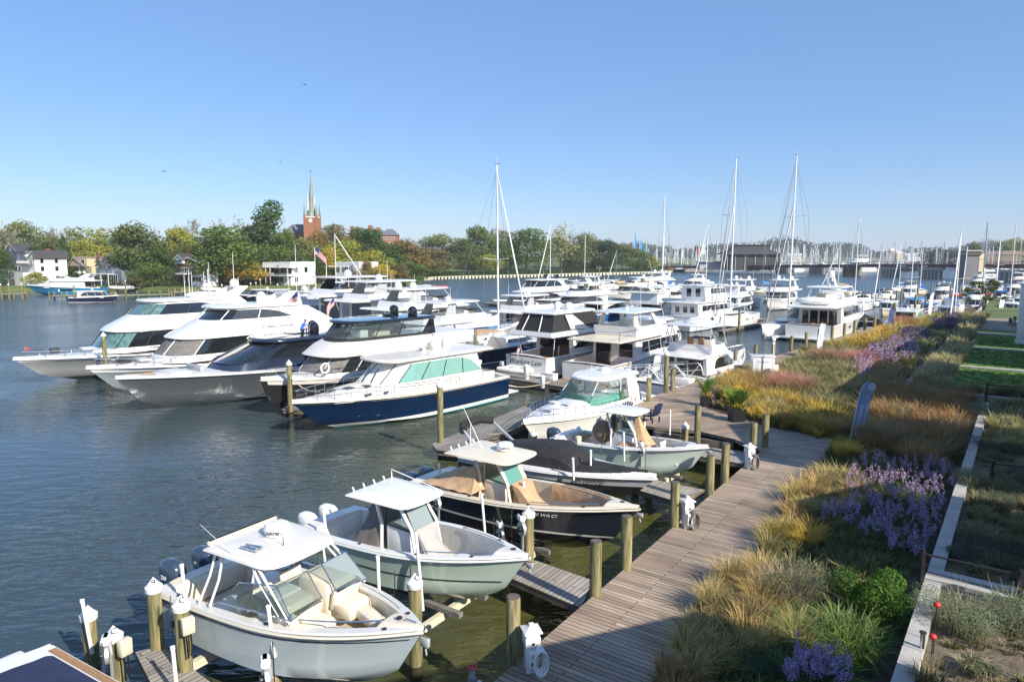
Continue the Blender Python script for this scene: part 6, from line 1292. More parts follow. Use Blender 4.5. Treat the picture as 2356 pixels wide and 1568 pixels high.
TREES = [(-6, 562, 56, 'dg', 'round', 6, 'tree at the left edge beside the white terraced house'), (-20, 530, 90, 'br', 'round', 60, 'tree crown cut by the left edge above the houses'), (14, 505, 50, 'gr', 'bare', 50, 'tree with thin twigs at the upper left'), (62, 512, 95, 'lo', 'round', 55, 'tree behind the purple gable'),
    (112, 545, 75, 'og', 'round', 45, 'tree behind the white terraced house'), (148, 530, 75, 'dg', 'cone', 22, 'conifer right of the white terraced house'), (128, 512, 40, 'gr', 'bare', 70, 'tree with thin twigs above the conifer'), (178, 522, 72, 'lo', 'tall', 40, 'tall tree above the tan house'),
    (192, 545, 70, 'yg', 'round', 30, 'tree between the conifer and the tan house'), (232, 524, 78, 'yg', 'tall', 42, 'tree with pale limbs left of the red roof'), (215, 560, 70, 'yg', 'round', 38, 'low tree behind the tan chimney'), (285, 530, 60, 'og', 'round', 60, 'tree behind the red roofed house'),
    (322, 518, 135, 'og', 'round', 14, 'big spreading tree between the blue gambrel and brick houses'), (300, 575, 80, 'dg', 'round', 9, 'lower tree beside the blue gambrel house'), (375, 570, 70, 'dg', 'round', 16, 'tree left of the brick house'), (345, 600, 80, 'g', 'round', 5, 'bushy tree on the waterfront right of the blue gambrel house'),
    (330, 628, 55, 'og', 'round', 2, 'small round tree at the gambrel house garden'), (185, 620, 50, 'dg', 'round', 2, 'small tree before the tan house'), (80, 625, 45, 'yg', 'round', 1, 'shrub before the white terraced house'), (418, 525, 90, 'yg', 'round', 45, 'tree behind the brick house'), (440, 492, 60, 'gr', 'sparse', 75, 'sparse high tree on the skyline, leftmost of three'),
    (508, 496, 45, 'gr', 'sparse', 78, 'sparse high tree on the skyline, middle of three'), (548, 494, 60, 'gr', 'sparse', 72, 'sparse high tree on the skyline, right of three'), (500, 516, 170, 'g', 'round', 4, 'huge oak like tree over the brick house'), (430, 555, 70, 'og', 'round', 30, 'tree filling the gap behind the brick house gable'),
    (620, 466, 115, 'dg', 'tall', 45, 'tallest tree left of the church spire'), (590, 510, 85, 'dg', 'round', 50, 'tree at the foot of the tallest tree'), (560, 545, 70, 'og', 'round', 40, 'tree behind the orange tree'), (545, 598, 105, 'o', 'round', 4, 'tree beside the modern white house'), (600, 570, 70, 'dg', 'round', 30, 'tree behind the modern white house, left part'),
    (655, 530, 95, 'g', 'round', 40, 'tree below the church roof'), (640, 570, 90, 'g', 'round', 24, 'tree behind the modern white house'), (700, 545, 90, 'lo', 'round', 32, 'tree right below the spire'), (735, 528, 70, 'ru', 'round', 45, 'tree just right of the church tower'), (765, 512, 75, 'br', 'round', 62, 'tree on the skyline right of the spire'),
    (690, 575, 80, 'og', 'round', 18, 'tree behind the flagpole'), (757, 568, 55, 'y', 'tall', 14, 'tree left of the second modern house'), (722, 590, 60, 'dg', 'round', 12, 'tree by the tall flagpole'), (800, 548, 100, 'yg', 'round', 36, 'tree above the second modern house'), (846, 528, 95, 'dg', 'round', 55, 'rounded tree before the brick institute'),
    (820, 505+14, 60, 'og', 'round', 80, 'skyline tree between the red chimneys'), (862, 575, 80, 'yg', 'round', 28, 'tree right of the second modern house'), (905, 560, 90, 'dg', 'round', 34, 'tree under the brick institute'), (840, 600, 45, 'ru', 'round', 3, 'small tree standing before the second modern house'), (880, 605, 55, 'y', 'round', 4, 'small tree near the white signal mast'),
    (938, 553, 105, 'ru', 'round', 30, 'broad tree right of the brick institute'), (985, 572, 110, 'br', 'round', 22, 'broad tree sloping to the park corner'), (918, 605, 60, 'br', 'tall', 3, 'pointed tree by the water at the park corner'), (948, 600, 80, 'g', 'round', 2, 'tree at the waterfront corner of the park'), (990, 600, 70, 'og', 'round', 6, 'tree leaning over the park corner'),
    (1005, 540, 90, 'lo', 'round', 90, 'tree in the park background, left one'), (1060, 545, 90, 'og', 'round', 80, 'tree in the park background above the lawn'), (1105, 522, 90, 'g', 'round', 70, 'tall park tree left of the tall mast'), (1085, 585, 45, 'og', 'round', 20, 'round bush like tree on the park lawn'), (1125, 583, 62, 'yg', 'round', 12, 'round bright tree by the park hedge'),
    (1150, 524, 70, 'gr', 'round', 85, 'hazy tree behind the tall mast'), (1095, 560, 80, 'og', 'round', 45, 'tree behind the round bush like tree'), (1212, 522, 105, 'g', 'round', 30, 'willow like tree right of the tall mast'), (1175, 560, 60, 'g', 'round', 40, 'tree just behind the tall mast'), (1258, 545, 35, 'gr', 'bare', 35, 'tree beside the pale yellow tree'),
    (1302, 512, 105, 'ly', 'sparse', 30, 'open crowned tree in the park'), (1290, 545, 60, 'lo', 'round', 45, 'tree under the open crowned tree'), (1350, 538, 70, 'lo', 'round', 25, 'tree left of the very dark tree'), (1388, 553, 78, 'vd', 'round', 12, 'dense tree near the end of the seawall'), (1432, 562, 70, 'og', 'round', 12, 'tree right of the densest dark tree'),
    (1470, 574, 60, 'g', 'round', 8, 'last tree at the right end of the park seawall'), (1500, 590, 30, 'yg', 'round', 4, 'small bush tree by the seawall end'), (1330, 570, 50, 'og', 'round', 15, 'low tree behind the park hedge')]
for T_ in TREES: tree(*T_)
for (px, top, w, c, lab) in ((2242, 560, 34, 'g', 'tree above the bridge tower'), (2330, 545, 50, 'ly', 'tree on the right shore, nearer the edge'), (2300, 556, 50, 'lo', 'tree on the right shore beyond the masts'), (2356, 550, 50, 'lo', 'tree cut by the right edge beyond the masts'), (2170, 572, 70, 'vd', 'tree beyond the bridge, right of the storage sheds'), (2140, 578, 50, 'vd', 'rounded tree beyond the bridge next to the sheds')):
    tree(px, top, w, c, 'round', 0, lab, D=640 if px < 2230 else 520, zb=1.5)
# far woods on the horizon: one mass
r = random.Random(5); L = []
for i in range(230):
    px = 1400+i*6.2; D = 1500+r.random()*200; h = zat(D, 556+9*math.sin(px*.013)+5*math.sin(px*.041)+7*r.random()+(8 if px > 2000 else 0)); L.append((at(px, D, 20), D, h*.55, 12, 14, h*.5))
tag(obj('far_woods', leafmesh('far_woods', L, 26000, 2.6, seed=44, var=.3), None, (.034, .055, .022)), 'dark wooded hills along the horizon behind the marina', 'woods', kind='stuff')
L = []
for i in range(120):
    px = -60+i*8.6; D = shoreD(px)+120+r.random()*40; h = ground_z(px, 130)+5+6*r.random(); L.append((at(px, D, 12), D, h*.7, 6, 6, 7))
tag(obj('hillside_undergrowth', leafmesh('undergrowth', L, 16000, .8, seed=45, var=.4), None, (.06, .085, .025)), 'dense mixed foliage filling the hillside behind the waterfront houses', 'undergrowth', kind='stuff')
L = []
for i in range(60):
    px = 60+i*16; D = shoreD(px)+5+r.random()*12; L.append((at(px, D, 2), D, 2.0, 3.5, 2.4, 1.6))
tag(obj('garden_shrubs', leafmesh('shrubs', L, 12000, .35, seed=46, var=.4), None, (.055, .075, .025)), 'low garden planting along the far waterfront', 'shrubs', kind='stuff')
mb_l = []
for i in range(60):
    px = 985+i*8.9; D = shoreD(px)+7; mb_l.append((at(px, D, 2), D, 2.0, 2.6, 1.5, 1.5))
tag(obj('hedge', leafmesh('hedge', mb_l, 12000, .3, seed=47, var=.25, shell=.75), None, (.03, .06, .015)), 'long clipped green hedge above the park seawall', 'hedge')
# ---------------- seawall ----------------
def polyline(px0, px1, n): return [g(px0+(px1-px0)*i/n, shore_y(px0+(px1-px0)*i/n)) for i in range(n+1)]
t = empty('seawall', (*polyline(975, 980, 1)[0], 0), 0, 'pale seawall with dark timber fenders along the park', 'wall'); o = Vector(t.location)
pts = polyline(975, 1545, 24); mb = MB(); mb.loft([[(x-o.x, y-o.y-.5, -1), (x-o.x, y-o.y-.5, 1.15), (x-o.x, y-o.y+1.2, 1.15)] for x, y in pts], 'beigebox', False); mb.build('wall', t, 0)
for i in range(72): x, y = polyline(975+i*7.9, 976+i*7.9, 1)[0]; mb = MB(); mb.box((x-o.x, y-o.y-.75, .35), (.7, .4, 1.3), 'dark'); mb.build('timber_fender', t, 0)
pts = polyline(1545, 1740, 8); mb = MB(); o = Vector((*pts[0], 0)); t = empty('quay_wall', o, 0, 'dark grey quay wall below the car park and restaurant', 'wall')
mb.loft([[(x-o.x, y-o.y-.5, -1), (x-o.x, y-o.y-.5, 3.0), (x-o.x, y-o.y+1.2, 3.0)] for x, y in pts], 'concrete_dark', False); mb.build('wall', t, 0)
# ---------------- houses on the far shore ----------------
class House:
    def __init__(s, name, px, back, lab, rz=0, cat='house'):
        D = shoreD(px)+back; s.D = D; s.z0 = ground_z(px, back)-.3; s.px = px; s.k = D/F
        s.t = empty(name, (at(px, D, 4), D, 0), R(-30), lab, cat)
    def X(s, px): return (px-s.px)*s.k
    def Z(s, py): return zat(s.D, py)
    def blk(s, a, b, yt, yb, d0=0, d1=8, m='siding_white', name='wall', par=None):
        mb = MB(); x0, x1 = s.X(a), s.X(b); z0 = s.z0 if yb is None else s.Z(yb); z1 = s.Z(yt); mb.box(((x0+x1)/2, (d0+d1)/2, (z0+z1)/2), (x1-x0, d1-d0, z1-z0), m); return mb.build(name, par or s.t, 0)
    def gable(s, a, b, ye, yr, d0, d1, m, rm, apex=.5, gm=None, name='roof', ov=.25):
        x0, x1 = s.X(a), s.X(b); ze, zr = s.Z(ye), s.Z(yr); xm = x0+(x1-x0)*apex
        if gm: mb = MB(); mb.add([(x0, d0, ze), (x1, d0, ze), (xm, d0, zr), (x0, d1, ze), (x1, d1, ze), (xm, d1, zr)], [(0, 1, 2), (3, 5, 4), (0, 3, 4, 1)], gm); mb.build('gable', s.t, 0)
        mb = MB()
        for xe in (x0-ov, x1+ov):
            q = [(xe, d0-.3, ze-.1), (xm, d0-.3, zr+.05), (xm, d1+.3, zr+.05), (xe, d1+.3, ze-.1)]; mb.add(q+[(p[0], p[1], p[2]+.22) for p in q], [(0, 1, 2, 3), (4, 5, 6, 7), (0, 1, 5, 4), (1, 2, 6, 5), (2, 3, 7, 6), (3, 0, 4, 7)], rm)
        mb.build(name, s.t, 0)
        mb = MB()
        for xe in (x0-ov, x1+ov): mb.add([(xe, d0-.34, ze-.22), (xe, d0-.34, ze+.06), (xm, d0-.34, zr+.2), (xm, d0-.34, zr-.1)], [(0, 1, 2, 3)], 'trim')
        mb.build('roof_edge', s.t, 0)
    def win(s, px, py, w, h, d=0, m='glass', n=1, gap=.15):
        for i in range(n):
            a = px+i*(w+gap*w); x, z = s.X(a), s.Z(py); W_, H_ = w*s.k, h*s.k
            mb = MB(); mb.box((x, d-.04, z), (W_+.22, .06, H_+.22), 'trim'); f = mb.build('window', s.t, 0); mb = MB(); mb.box((x, d-.09, z), (W_, .05, H_), m); mb.build('pane', f, 0)
    def swin(s, b, ys, ds, w=.9, h=1.3):
        for y_, z_ in zip(ds, ys):
            mb = MB(); mb.box((s.X(b)+.04, y_, s.Z(z_)), (.06, w+.2, h+.2), 'trim'); f = mb.build('window', s.t, 0); mb = MB(); mb.box((s.X(b)+.09, y_, s.Z(z_)), (.05, w, h), 'glass'); mb.build('pane', f, 0)
    def rail(s, a, b, yt, yb, d, m='trim'):
        mb = MB(); x0, x1, z1, z0 = s.X(a), s.X(b), s.Z(yt), s.Z(yb); mb.box(((x0+x1)/2, d, z1), (x1-x0, .1, .1), m); mb.box(((x0+x1)/2, d, z0+.05), (x1-x0, .1, .08), m)
        n = int((x1-x0)/.45)
        for i in range(n+1): mb.box((x0+(x1-x0)*i/n, d, (z0+z1)/2), (.12, .07, z1-z0), m)
        mb.build('railing', s.t, 0)
    def chim(s, px, yt, yb, w, d, m='brick'):
        mb = MB(); mb.box((s.X(px), d, (s.Z(yt)+s.Z(yb))/2), (w*s.k, .9, s.Z(yt)-s.Z(yb)), m); mb.box((s.X(px), d, s.Z(yt)), (w*s.k+.25, 1.1, .2), m); mb.build('chimney', s.t, 0)
h = House('terraced_house', 80, 9, 'white three storey house with balconies at the left'); h.blk(40, 128, 586, None, 0, 9); h.blk(18, 122, 626, None, -3, 0); h.rail(30, 95, 599, 606, -.3); h.rail(12, 72, 622, 632, -3.1)
h.blk(52, 92, 581, 590, -.6, 4, 'siding_white', 'dormer'); h.gable(94, 132, 594, 578, -.1, 9, 'siding_white', 'roof_dark', .9, 'siding_white'); h.blk(44, 100, 577.5, 581, -1, 6, 'slate', 'roof'); h.blk(30, 120, 606.5, 609, -1.5, -.1, 'slate', 'porch_roof'); h.win(56, 586, 4, 6, -.6, n=6, gap=.35); h.win(68, 600, 5, 8, 0, n=4, gap=.25); h.win(55, 600, 5, 9, 0); h.win(112, 601, 5, 9, 0); h.win(50, 615, 8, 8, -3, n=5, gap=.25); h.win(108, 617, 10, 9, -3); h.blk(20, 70, 641, None, -4.5, -3, 'dark', 'undercroft'); h.win(24, 648, 3.5, 12, -4.6, n=9, gap=.6); h.chim(104, 573, 580, 6, 5, 'terracotta')
h.t.scale[0] = .76; h.t.location[0] -= 2.2; h.swin(128, (600, 600, 618, 618, 640, 640), (2, 6, 2, 6, 2.5, 6))
h = House('clapboard_house', 25, 45, 'purple gabled house with white trim behind the white terraced house'); h.blk(5, 60, 580, None, 0, 7, 'siding_purple'); h.gable(5, 62, 580, 561, 0, 7, 'siding_purple', 'roof_dark', .5, 'siding_purple'); h.win(30, 572, 8, 9, 0)
h = House('tan_house', 195, 12, 'tan house with brown roofs and brick chimney'); h.blk(148, 225, 612, None, 0, 9, 'siding_tan'); h.gable(146, 215, 612, 592, -1, 9, 'siding_tan', 'roof_brown', .35, 'siding_tan'); h.blk(178, 218, 595, 612, -.8, 3, 'siding_tan', 'dormer'); h.gable(185, 262, 598, 587, 4, 12, 'siding_tan', 'roof_brown', .85, 'siding_tan'); h.win(205, 601, 10, 8, -.8, 'smoke'); h.win(155, 622, 5, 12, 0, n=6, gap=.5); h.chim(232, 582, 600, 9, 2)
h = House('gambrel_house', 235, 6, 'blue grey gambrel house with white trim and round gable window'); h.blk(212, 275, 614, None, 0, 10, 'siding_grey'); h.gable(212, 275, 612, 595, 0, 10, 'siding_grey', 'roof_dark', .42, 'siding_grey'); h.blk(275, 300, 622, None, 1, 8, 'siding_grey'); h.win(227, 610, 4.2, 8, 0, n=6, gap=.15); h.win(216, 611, 4, 9, 0); h.win(259, 611, 4, 9, 0); h.win(228, 638, 9, 17, 0, n=3, gap=.3); h.win(268, 640, 6, 16, 0, n=4, gap=.4)
mb = MB(); mb.lathe((h.X(238), -.12, h.Z(600)), [(.7, -.1), (.7, .06), (.45, .07), (.4, .05)], 'trim', 14, axis=(0, -1, 0)); mb.build('round_window', h.t)
h.blk(222, 280, 629, 630.5, -1.6, 0, 'trim', 'porch_roof'); h.blk(222, 223.2, 630, 655, -1.6, -1.45, 'trim', 'porch_post'); h.blk(250, 251.2, 630, 655, -1.6, -1.45, 'trim', 'porch_post'); h.blk(279, 280.2, 630, 655, -1.6, -1.45, 'trim', 'porch_post')
h = House('brick_house', 430, 9, 'brick house with white dormer gable under the huge tree'); h.blk(398, 480, 606, None, 0, 9, 'brick_shaded'); h.gable(394, 486, 606, 592, 0, 9, 'brick_shaded', 'roof_dark', .5, 'brick_shaded'); h.blk(400, 425, 596, 606, -.6, 3, 'siding_white', 'dormer'); h.gable(398, 427, 596, 586, -.7, 3, 'siding_white', 'roof_dark', .5, 'siding_white'); h.win(405, 601, 4, 6, -.6, n=3, gap=.5); h.win(405, 620, 5, 9, 0, n=3, gap=.4); h.win(428, 620, 6, 9, 0, n=4, gap=.4); h.blk(410, 445, 628, 631, -2, 0, 'trim', 'porch_roof'); h.win(412, 643, 6, 12, 0, n=5, gap=.5); h.chim(417, 577, 592, 8, 3); h.blk(462, 498, 631, None, -1, 4, 'siding_white', 'wing'); h.win(468, 641, 8, 9, -1, n=3, gap=.3)
h = House('modern_house', 640, 6, 'modern flat roofed white house with glass balconies', ); h.blk(589, 651, 603, None, 0, 9, 'siding_white'); h.blk(651, 690, 602, None, -1, 9, 'siding_white'); h.blk(584, 700, 614, 615.3, -3, 0, 'trim', 'canopy'); h.blk(586, 694, 632, 634, -3, 0, 'trim', 'balcony'); h.rail(586, 650, 627, 632, -3); h.win(594, 623, 9, 12, 0, n=6, gap=.12); h.win(655, 622, 5, 13, -1, n=2, gap=.2); h.win(668, 622, 9, 12, -1, n=3, gap=.15); h.win(596, 643, 10, 13, 0, n=5, gap=.2); h.win(656, 642, 5, 12, -1, n=2, gap=.3)
for a in (590, 605, 623, 638, 694): h.blk(a, a+1.2, 615.3, 652, -3, -2.85, 'trim', 'porch_post')
h.swin(690, (620, 642, 620), (1, 1, 5), 1.2, 1.6)
h = House('modern_house', 800, 6, 'modern flat roofed white house on the right, with a pergola frame'); h.blk(761, 830, 602, None, 0, 9, 'siding_white'); h.blk(823, 842, 602, None, -1, 8, 'siding_white', 'wing'); h.win(768, 620, 5, 11, 0, n=2, gap=.25); h.win(787, 620, 5.5, 11, 0, n=3, gap=.25); h.win(770, 641, 12, 12, 0, n=3, gap=.1); h.blk(754, 764, 612, 613.2, -3, 0, 'trim', 'pergola_beam'); h.blk(754, 755, 613, 655, -3, -2.8, 'trim', 'pergola_post')
# houses glimpsed between trees
h = House('distant_house', 1320, 40, 'pale house with pinkish roof behind the park trees'); h.blk(1290, 1375, 596, None, 0, 10, 'siding_tan'); h.gable(1288, 1345, 596, 586, 0, 10, 'siding_tan', 'terracotta', .5, 'siding_tan'); h.win(1300, 601, 6, 6, 0, n=6, gap=.8)
# church
D = 330.; k = D/F; t = empty('church', (at(718, D, 30), D, 0), 0, 'brick church with tall green grey spire above the trees', 'church')
Z = lambda py: zat(D, py); X = lambda px: (px-718)*k
mb = MB(); mb.box((0, 0, (5+Z(499))/2), (X(732)-X(704), 6, Z(499)-5), 'brick'); mb.build('tower', t, 0)
mb = MB()
for sx in (-1, 1):
    for sy in (-1, 1): mb.box((sx*X(732)*.95, sy*2.8, (5+Z(494))/2), (1.0, 1.0, Z(494)-5), 'brick'); mb.lathe((sx*X(732)*.95, sy*2.8, Z(494)), [(.55, 0), (.05, Z(466)-Z(494))], 'copper', 6)
mb.build('buttress', t, 0)
mb = MB(); mb.box((0, 0, Z(500)), (X(733)-X(703), 6.4, .5), 'trim'); mb.build('cornice', t, 0)
mb = MB(); mb.lathe((0, -3.02, Z(508)), [(.9, 0), (.9, .1), (.01, .12)], 'trim', 14, axis=(0, -1, 0)); mb.build('round_window', t)
mb = MB(); mb.lathe((0, 0, Z(499)), [(2.6, 0), (1.8, Z(478)-Z(499)), (1.25, Z(455)-Z(499)), (.65, Z(425)-Z(499)), (.12, Z(403)-Z(499)), (.08, Z(396)-Z(499))], 'copper', 8); mb.build('spire', t, 0)
mb = MB(); 
for sx in (-1, 1): mb.lathe((sx*1.5, -1.3, Z(485)), [(.6, 0), (.45, Z(462)-Z(485)), (.03, Z(445)-Z(485))], 'lightgrey', 6)
mb.build('pinnacle', t, 0); mb = MB(); mb.box((0, 0, Z(395)), (.14, .14, 2.4), 'dark'); mb.box((0, 0, Z(394)), (1.0, .14, .14), 'dark'); mb.build('cross', t, 0)
mb = MB(); q = [(X(640), 4, Z(535)), (X(712), 4, Z(535)), (X(712), 8, Z(514)), (X(662), 8, Z(514)), (X(640), 12, Z(535)), (X(712), 12, Z(535))]; mb.add(q, [(0, 1, 2, 3), (3, 2, 5, 4), (0, 3, 4)], 'slate'); mb.build('nave_roof', t, 0)
mb = MB(); mb.box(((X(640)+X(712))/2, 8, (5+Z(535))/2), (X(712)-X(640), 7.8, Z(535)-5), 'brick'); mb.build('nave', t, 0)
D2_ = 330.; t = empty('institute_building', (at(880, D2_, 20), D2_, 0), 0, 'large brick building with chimneys and grey hipped roof on the hill', 'building'); X = lambda px: (px-880)*k
mb = MB(); mb.box(((X(875)+X(912))/2, 4, (4+Z(541))/2), (X(912)-X(875), 9, Z(541)-4), 'brick'); mb.box(((X(800)+X(880))/2, 8, (4+Z(536))/2), (X(880)-X(800), 8, Z(536)-4), 'brick'); mb.build('wall', t, 0)
mb = MB()
def hip(x0, x1, y0, y1, z0, z1, ins): mb.add([(x0, y0, z0), (x1, y0, z0), (x1, y1, z0), (x0, y1, z0), (x0+ins, (y0+y1)/2, z1), (x1-ins, (y0+y1)/2, z1)], [(0, 1, 5, 4), (1, 2, 5), (2, 3, 4, 5), (3, 0, 4), (0, 3, 2, 1)], 'slate')
hip(X(873), X(914), -1, 9, Z(541), Z(526), 3); hip(X(798), X(882), 3, 13, Z(536), Z(524), 3); mb.build('roof', t, 0)
for px, yt in ((806, 520), (848, 518), (866, 523), (901, 530)): mb = MB(); mb.box((X(px), 4.5, (Z(yt)+Z(545))/2), (1.7, 1.4, Z(yt)-Z(545)), 'brick'); mb.box((X(px), 4.5, Z(yt)), (2.0, 1.7, .25), 'brick'); mb.build('chimney', t, 0)
for z_ in (548, 560):
    for px in (882, 888, 894, 900, 906): mb = MB(); mb.box((X(px), -.55, Z(z_)), (.75, .1, 1.5), 'trim'); f = mb.build('window', t, 0); mb = MB(); mb.box((X(px), -.62, Z(z_)), (.5, .05, 1.2), 'smoke'); mb.build('pane', f, 0)
# ---------------- left shore docks, boats ----------------
def pier(pts, z, lab, wd=1.6, posts=True):
    o = pts[0]; t = empty('pier', (*o, 0), 0, lab, 'pier'); mb = MB(); mb2 = MB()
    for a, c in zip(pts, pts[1:]):
        d = Vector((c[0]-a[0], c[1]-a[1], 0)); n = Vector((-d.y, d.x, 0)).normalized()*wd/2
        mb.prism([(a[0]-o[0]+n.x, a[1]-o[1]+n.y), (c[0]-o[0]+n.x, c[1]-o[1]+n.y), (c[0]-o[0]-n.x, c[1]-o[1]-n.y), (a[0]-o[0]-n.x, a[1]-o[1]-n.y)], z-.2, z, 'postwood', 'beigebox')
        k = int(d.length/3)+1
        for i in range(k+1):
            p = Vector((a[0]-o[0], a[1]-o[1], 0))+d*i/k
            for s_ in (1, -1): q = p+n*1.1*s_; mb2 = MB(); mb2.tube((q.x, q.y, -1), (q.x, q.y, z+.9), .16, 'postwood', n=6); mb2.build('post', t, 60)
    mb.build('decking', t, 0); return t
pier([g(120, 690), g(262, 690), g(395, 686)], 1.1, 'wooden pier with pale posts in front of the gambrel house'); pier([g(0, 686), g(60, 684)], 1.1, 'wooden pier at the left edge'); pier([g(395, 682), g(470, 676), g(540, 672)], 1.1, 'wooden pier running to the brick house')
pier([g(610, 682), g(720, 680), g(800, 676), g(850, 672)], 1.1, 'wooden docks before the modern houses'); pier([g(270, 672), g(400, 668)], 1.2, 'low wooden bulkhead walk before the garden')
b = yacht('sky blue hulled motor yacht with white house moored at the left shore', (64, 677), 180+12, 19, 5, 'h_sky', 'arch', fb=2.6, domes=2, glassm='canvas_white', wind='canvas_white', mull=0); b.t.rotation_euler[2] = R(186)
x, y = g(64, 678); b.t.location = (x-math.cos(R(186))*19, y-math.sin(R(186))*19, 0)
yacht('small navy hulled cruiser with white cabin behind the wooden pier', gw(272, 682, 1.3), 2, 10, 3.2, 'h_navy', 'none', domes=0, name='motor_boat', cat='boat', taper=3)
yacht('navy hulled sport boat moored left of the modern house', gw(533, 680, 1.6), 182, 14, 4, 'h_navy', 'none', domes=0, name='motor_boat', cat='boat')
for px, py, c, lab in ((300, 661, 'h_white', 'white skiff on a lift in the garden of the gambrel house'), (515, 665, 'h_white', 'grey inflatable on a lift under the orange tree'), (425, 684, 'canvas_tan', 'small covered boat at the pier below the brick house')):
    x, y = g(px, py, 1.4); dinghy(lab, (x, y), 180, 6, 1.0 if py < 670 else 0., 'canvas_white' if c == 'h_white' else 'canvas_tan')
x, y = g(1000, 661); dinghy('red inflatable rescue boat floating by the park corner', (x, y), 0, 4, 0, 'canvas_red')
for i in range(7): x, y = g(948+i*6.5, 661-.3*i); t = dinghy('small grey dinghy in the row tied up at the park corner', (x, y), 70+i*5, 3.2, 0, 'lightgrey'); t['group'] = 'dinghies tied up at the park corner'
def mastpole(px, pyb, pyt, lab, D=None, m='mastwhite', r=.1, name='flagpole', flag=False, z0=1.0):
    x, y = (at(px, D, 5), D) if D else g(px, pyb, z0); zt = zat(y, pyt); t = empty(name, (x, y, z0), 0, lab, 'pole'); mb = MB(); mb.tube((0, 0, 0), (0, 0, zt-z0), r, m, r*.6, 7); mb.build('pole', t, 60)
    if flag: usflag(t, (0, 0, zt-z0), 3.2, (1, -.2), .9)
    return t
mastpole(727, 668, 568, 'tall white flagpole with a drooping flag between the modern houses', flag=True, r=.12); mastpole(711, 668, 600, 'thin white pole left of the flagpole'); mastpole(892, 668, 598, 'white signal mast with crossarm before the trees'); mastpole(437, 685, 620, 'white mast by the brick house, left one'); mastpole(443, 680, 625, 'white mast by the brick house, second one'); mastpole(471, 682, 625, 'white mast by the brick house, third one'); mastpole(481, 690, 618, 'white mast by the brick house, tallest one')
mastpole(683, 676, 562, 'slim white mast standing before the modern white house', r=.1, name='mast'); t = mastpole(774, 672, 537, 'white mast with slanting jib stay by the second modern house', r=.13, name='mast')
mb = MB(); mb.path([(0, 0, zat(t.location[1], 540)-1), (9.5, -4, 1)], .13, 'mastwhite', 6); mb.build('furled_jib', t)
for i, (px, py) in enumerate([(4, 688), (22, 688), (52, 688), (172, 690), (578, 684), (590, 682), (512, 690), (290, 676), (640, 688), (600, 672)]):
    x, y = g(px, py); t = empty('piling', (x, y, 0), 0, 'pale mooring piling near the far left docks', 'piling', 'mooring pilings near the far left docks'); mb = MB(); mb.tube((0, 0, -1), (0, 0, 3.4), .2, 'postwood', n=8); mb.build('post', t, 60); mb = MB(); mb.lathe((0, 0, 3.4), [(.24, 0), (.02, .3)], 'capwhite', 10); mb.build('cap', t)
# ---------------- bridge ----------------
BP = [(100, 455, 3.6), (150, 400, 5.0), (185, 345, 6.2), (208, 305, 6.6), (232, 262, 6.6)]
t = empty('bridge', (BP[2][0], BP[2][1], 0), 0, 'low drawbridge with dark red girders and concrete piers', 'bridge'); o = Vector((BP[2][0], BP[2][1], 0))
mb = MB(); mr = MB(); ml = MB()
for a, c in zip(BP, BP[1:]):
    d = Vector((c[0]-a[0], c[1]-a[1], 0)); n = Vector((d.y, -d.x, 0)).normalized(); n = n if n.y < 0 or True else -n
    for s0, s1, zt, zb, bb, mm in ((-5.6, 5.6, .0, -.5, mb, 'concrete_dark'), (-5.9, -5.6, .15, -1.5, mr, 'bridge_red'), (5.6, 5.9, .15, -1.5, mr, 'bridge_red')):
        V = []
        for p in (a, c):
            for s_ in (s0, s1):
                for zz in (zb, zt): V.append((p[0]-o.x+n.x*s_, p[1]-o.y+n.y*s_, p[2]+zz))
        bb.add(V, [(0, 1, 3, 2), (4, 6, 7, 5), (0, 4, 5, 1), (2, 3, 7, 6), (1, 5, 7, 3), (0, 2, 6, 4)], mm)
    k = int(d.length/3)
    for s_ in (-5.7, 5.7):
        pa, pc = Vector((a[0]-o.x+n.x*s_, a[1]-o.y+n.y*s_, a[2]+1.25)), Vector((c[0]-o.x+n.x*s_, c[1]-o.y+n.y*s_, c[2]+1.25)); ml.tube(pa, pc, .07, 'bridge_red', n=4); ml.tube(pa-Vector((0, 0, .5)), pc-Vector((0, 0, .5)), .05, 'bridge_red', n=4)
        for i in range(k): p = pa.lerp(pc, i/k); ml.tube(p-Vector((0, 0, 1.1)), p, .08, 'bridge_red', n=4)
mb.build('deck', t, 0); mr.build('girder', t, 0); ml.build('railing', t, 0)
for px, D in ((1880, 402), (1960, 366), (2045, 336), (2141, 318), (2330, 268), (1800, 425)):
    x = at(px, D, 2)
    mb = MB(); mb.box((x-o.x, D-o.y, 4.35), (11, 2.6, 1.0), 'concrete', rz=-1.0); mb.box((x-o.x, D-o.y, 1.4), (9.6, 2.0, 4.9), 'concrete_dark', rz=-1.0)
    for k in range(6): mb.box((x-o.x+(k-2.5)*1.6*math.cos(-1.0)-1.05*.84, D-o.y+(k-2.5)*1.6*math.sin(-1.0)-1.05*.54, 1.4), (.5, .5, 4.8), 'concrete', rz=-1.0)
    mb.build('pier', t, 0)
D = 296; mb = MB(); x0, x1 = at(2211, D, 5), at(2241, D, 5); zt = zat(D, 577); mb.box(((x0+x1)/2-o.x, D-o.y, (zt-1)/2), (x1-x0, 6, zt+1), 'slate'); tw = mb.build('tender_house', t, 0)
mb = MB(); mb.box(((x0+x1)/2-o.x, D-o.y-.2, zt-1.2), (x1-x0+.7, 6.7, 1.5), 'smoke'); mb.build('window_band', tw, 0); mb = MB(); mb.box(((x0+x1)/2-o.x, D-o.y, zt+.1), (x1-x0+1.2, 7.2, .5), 'concrete'); mb.build('roof', tw, 0)
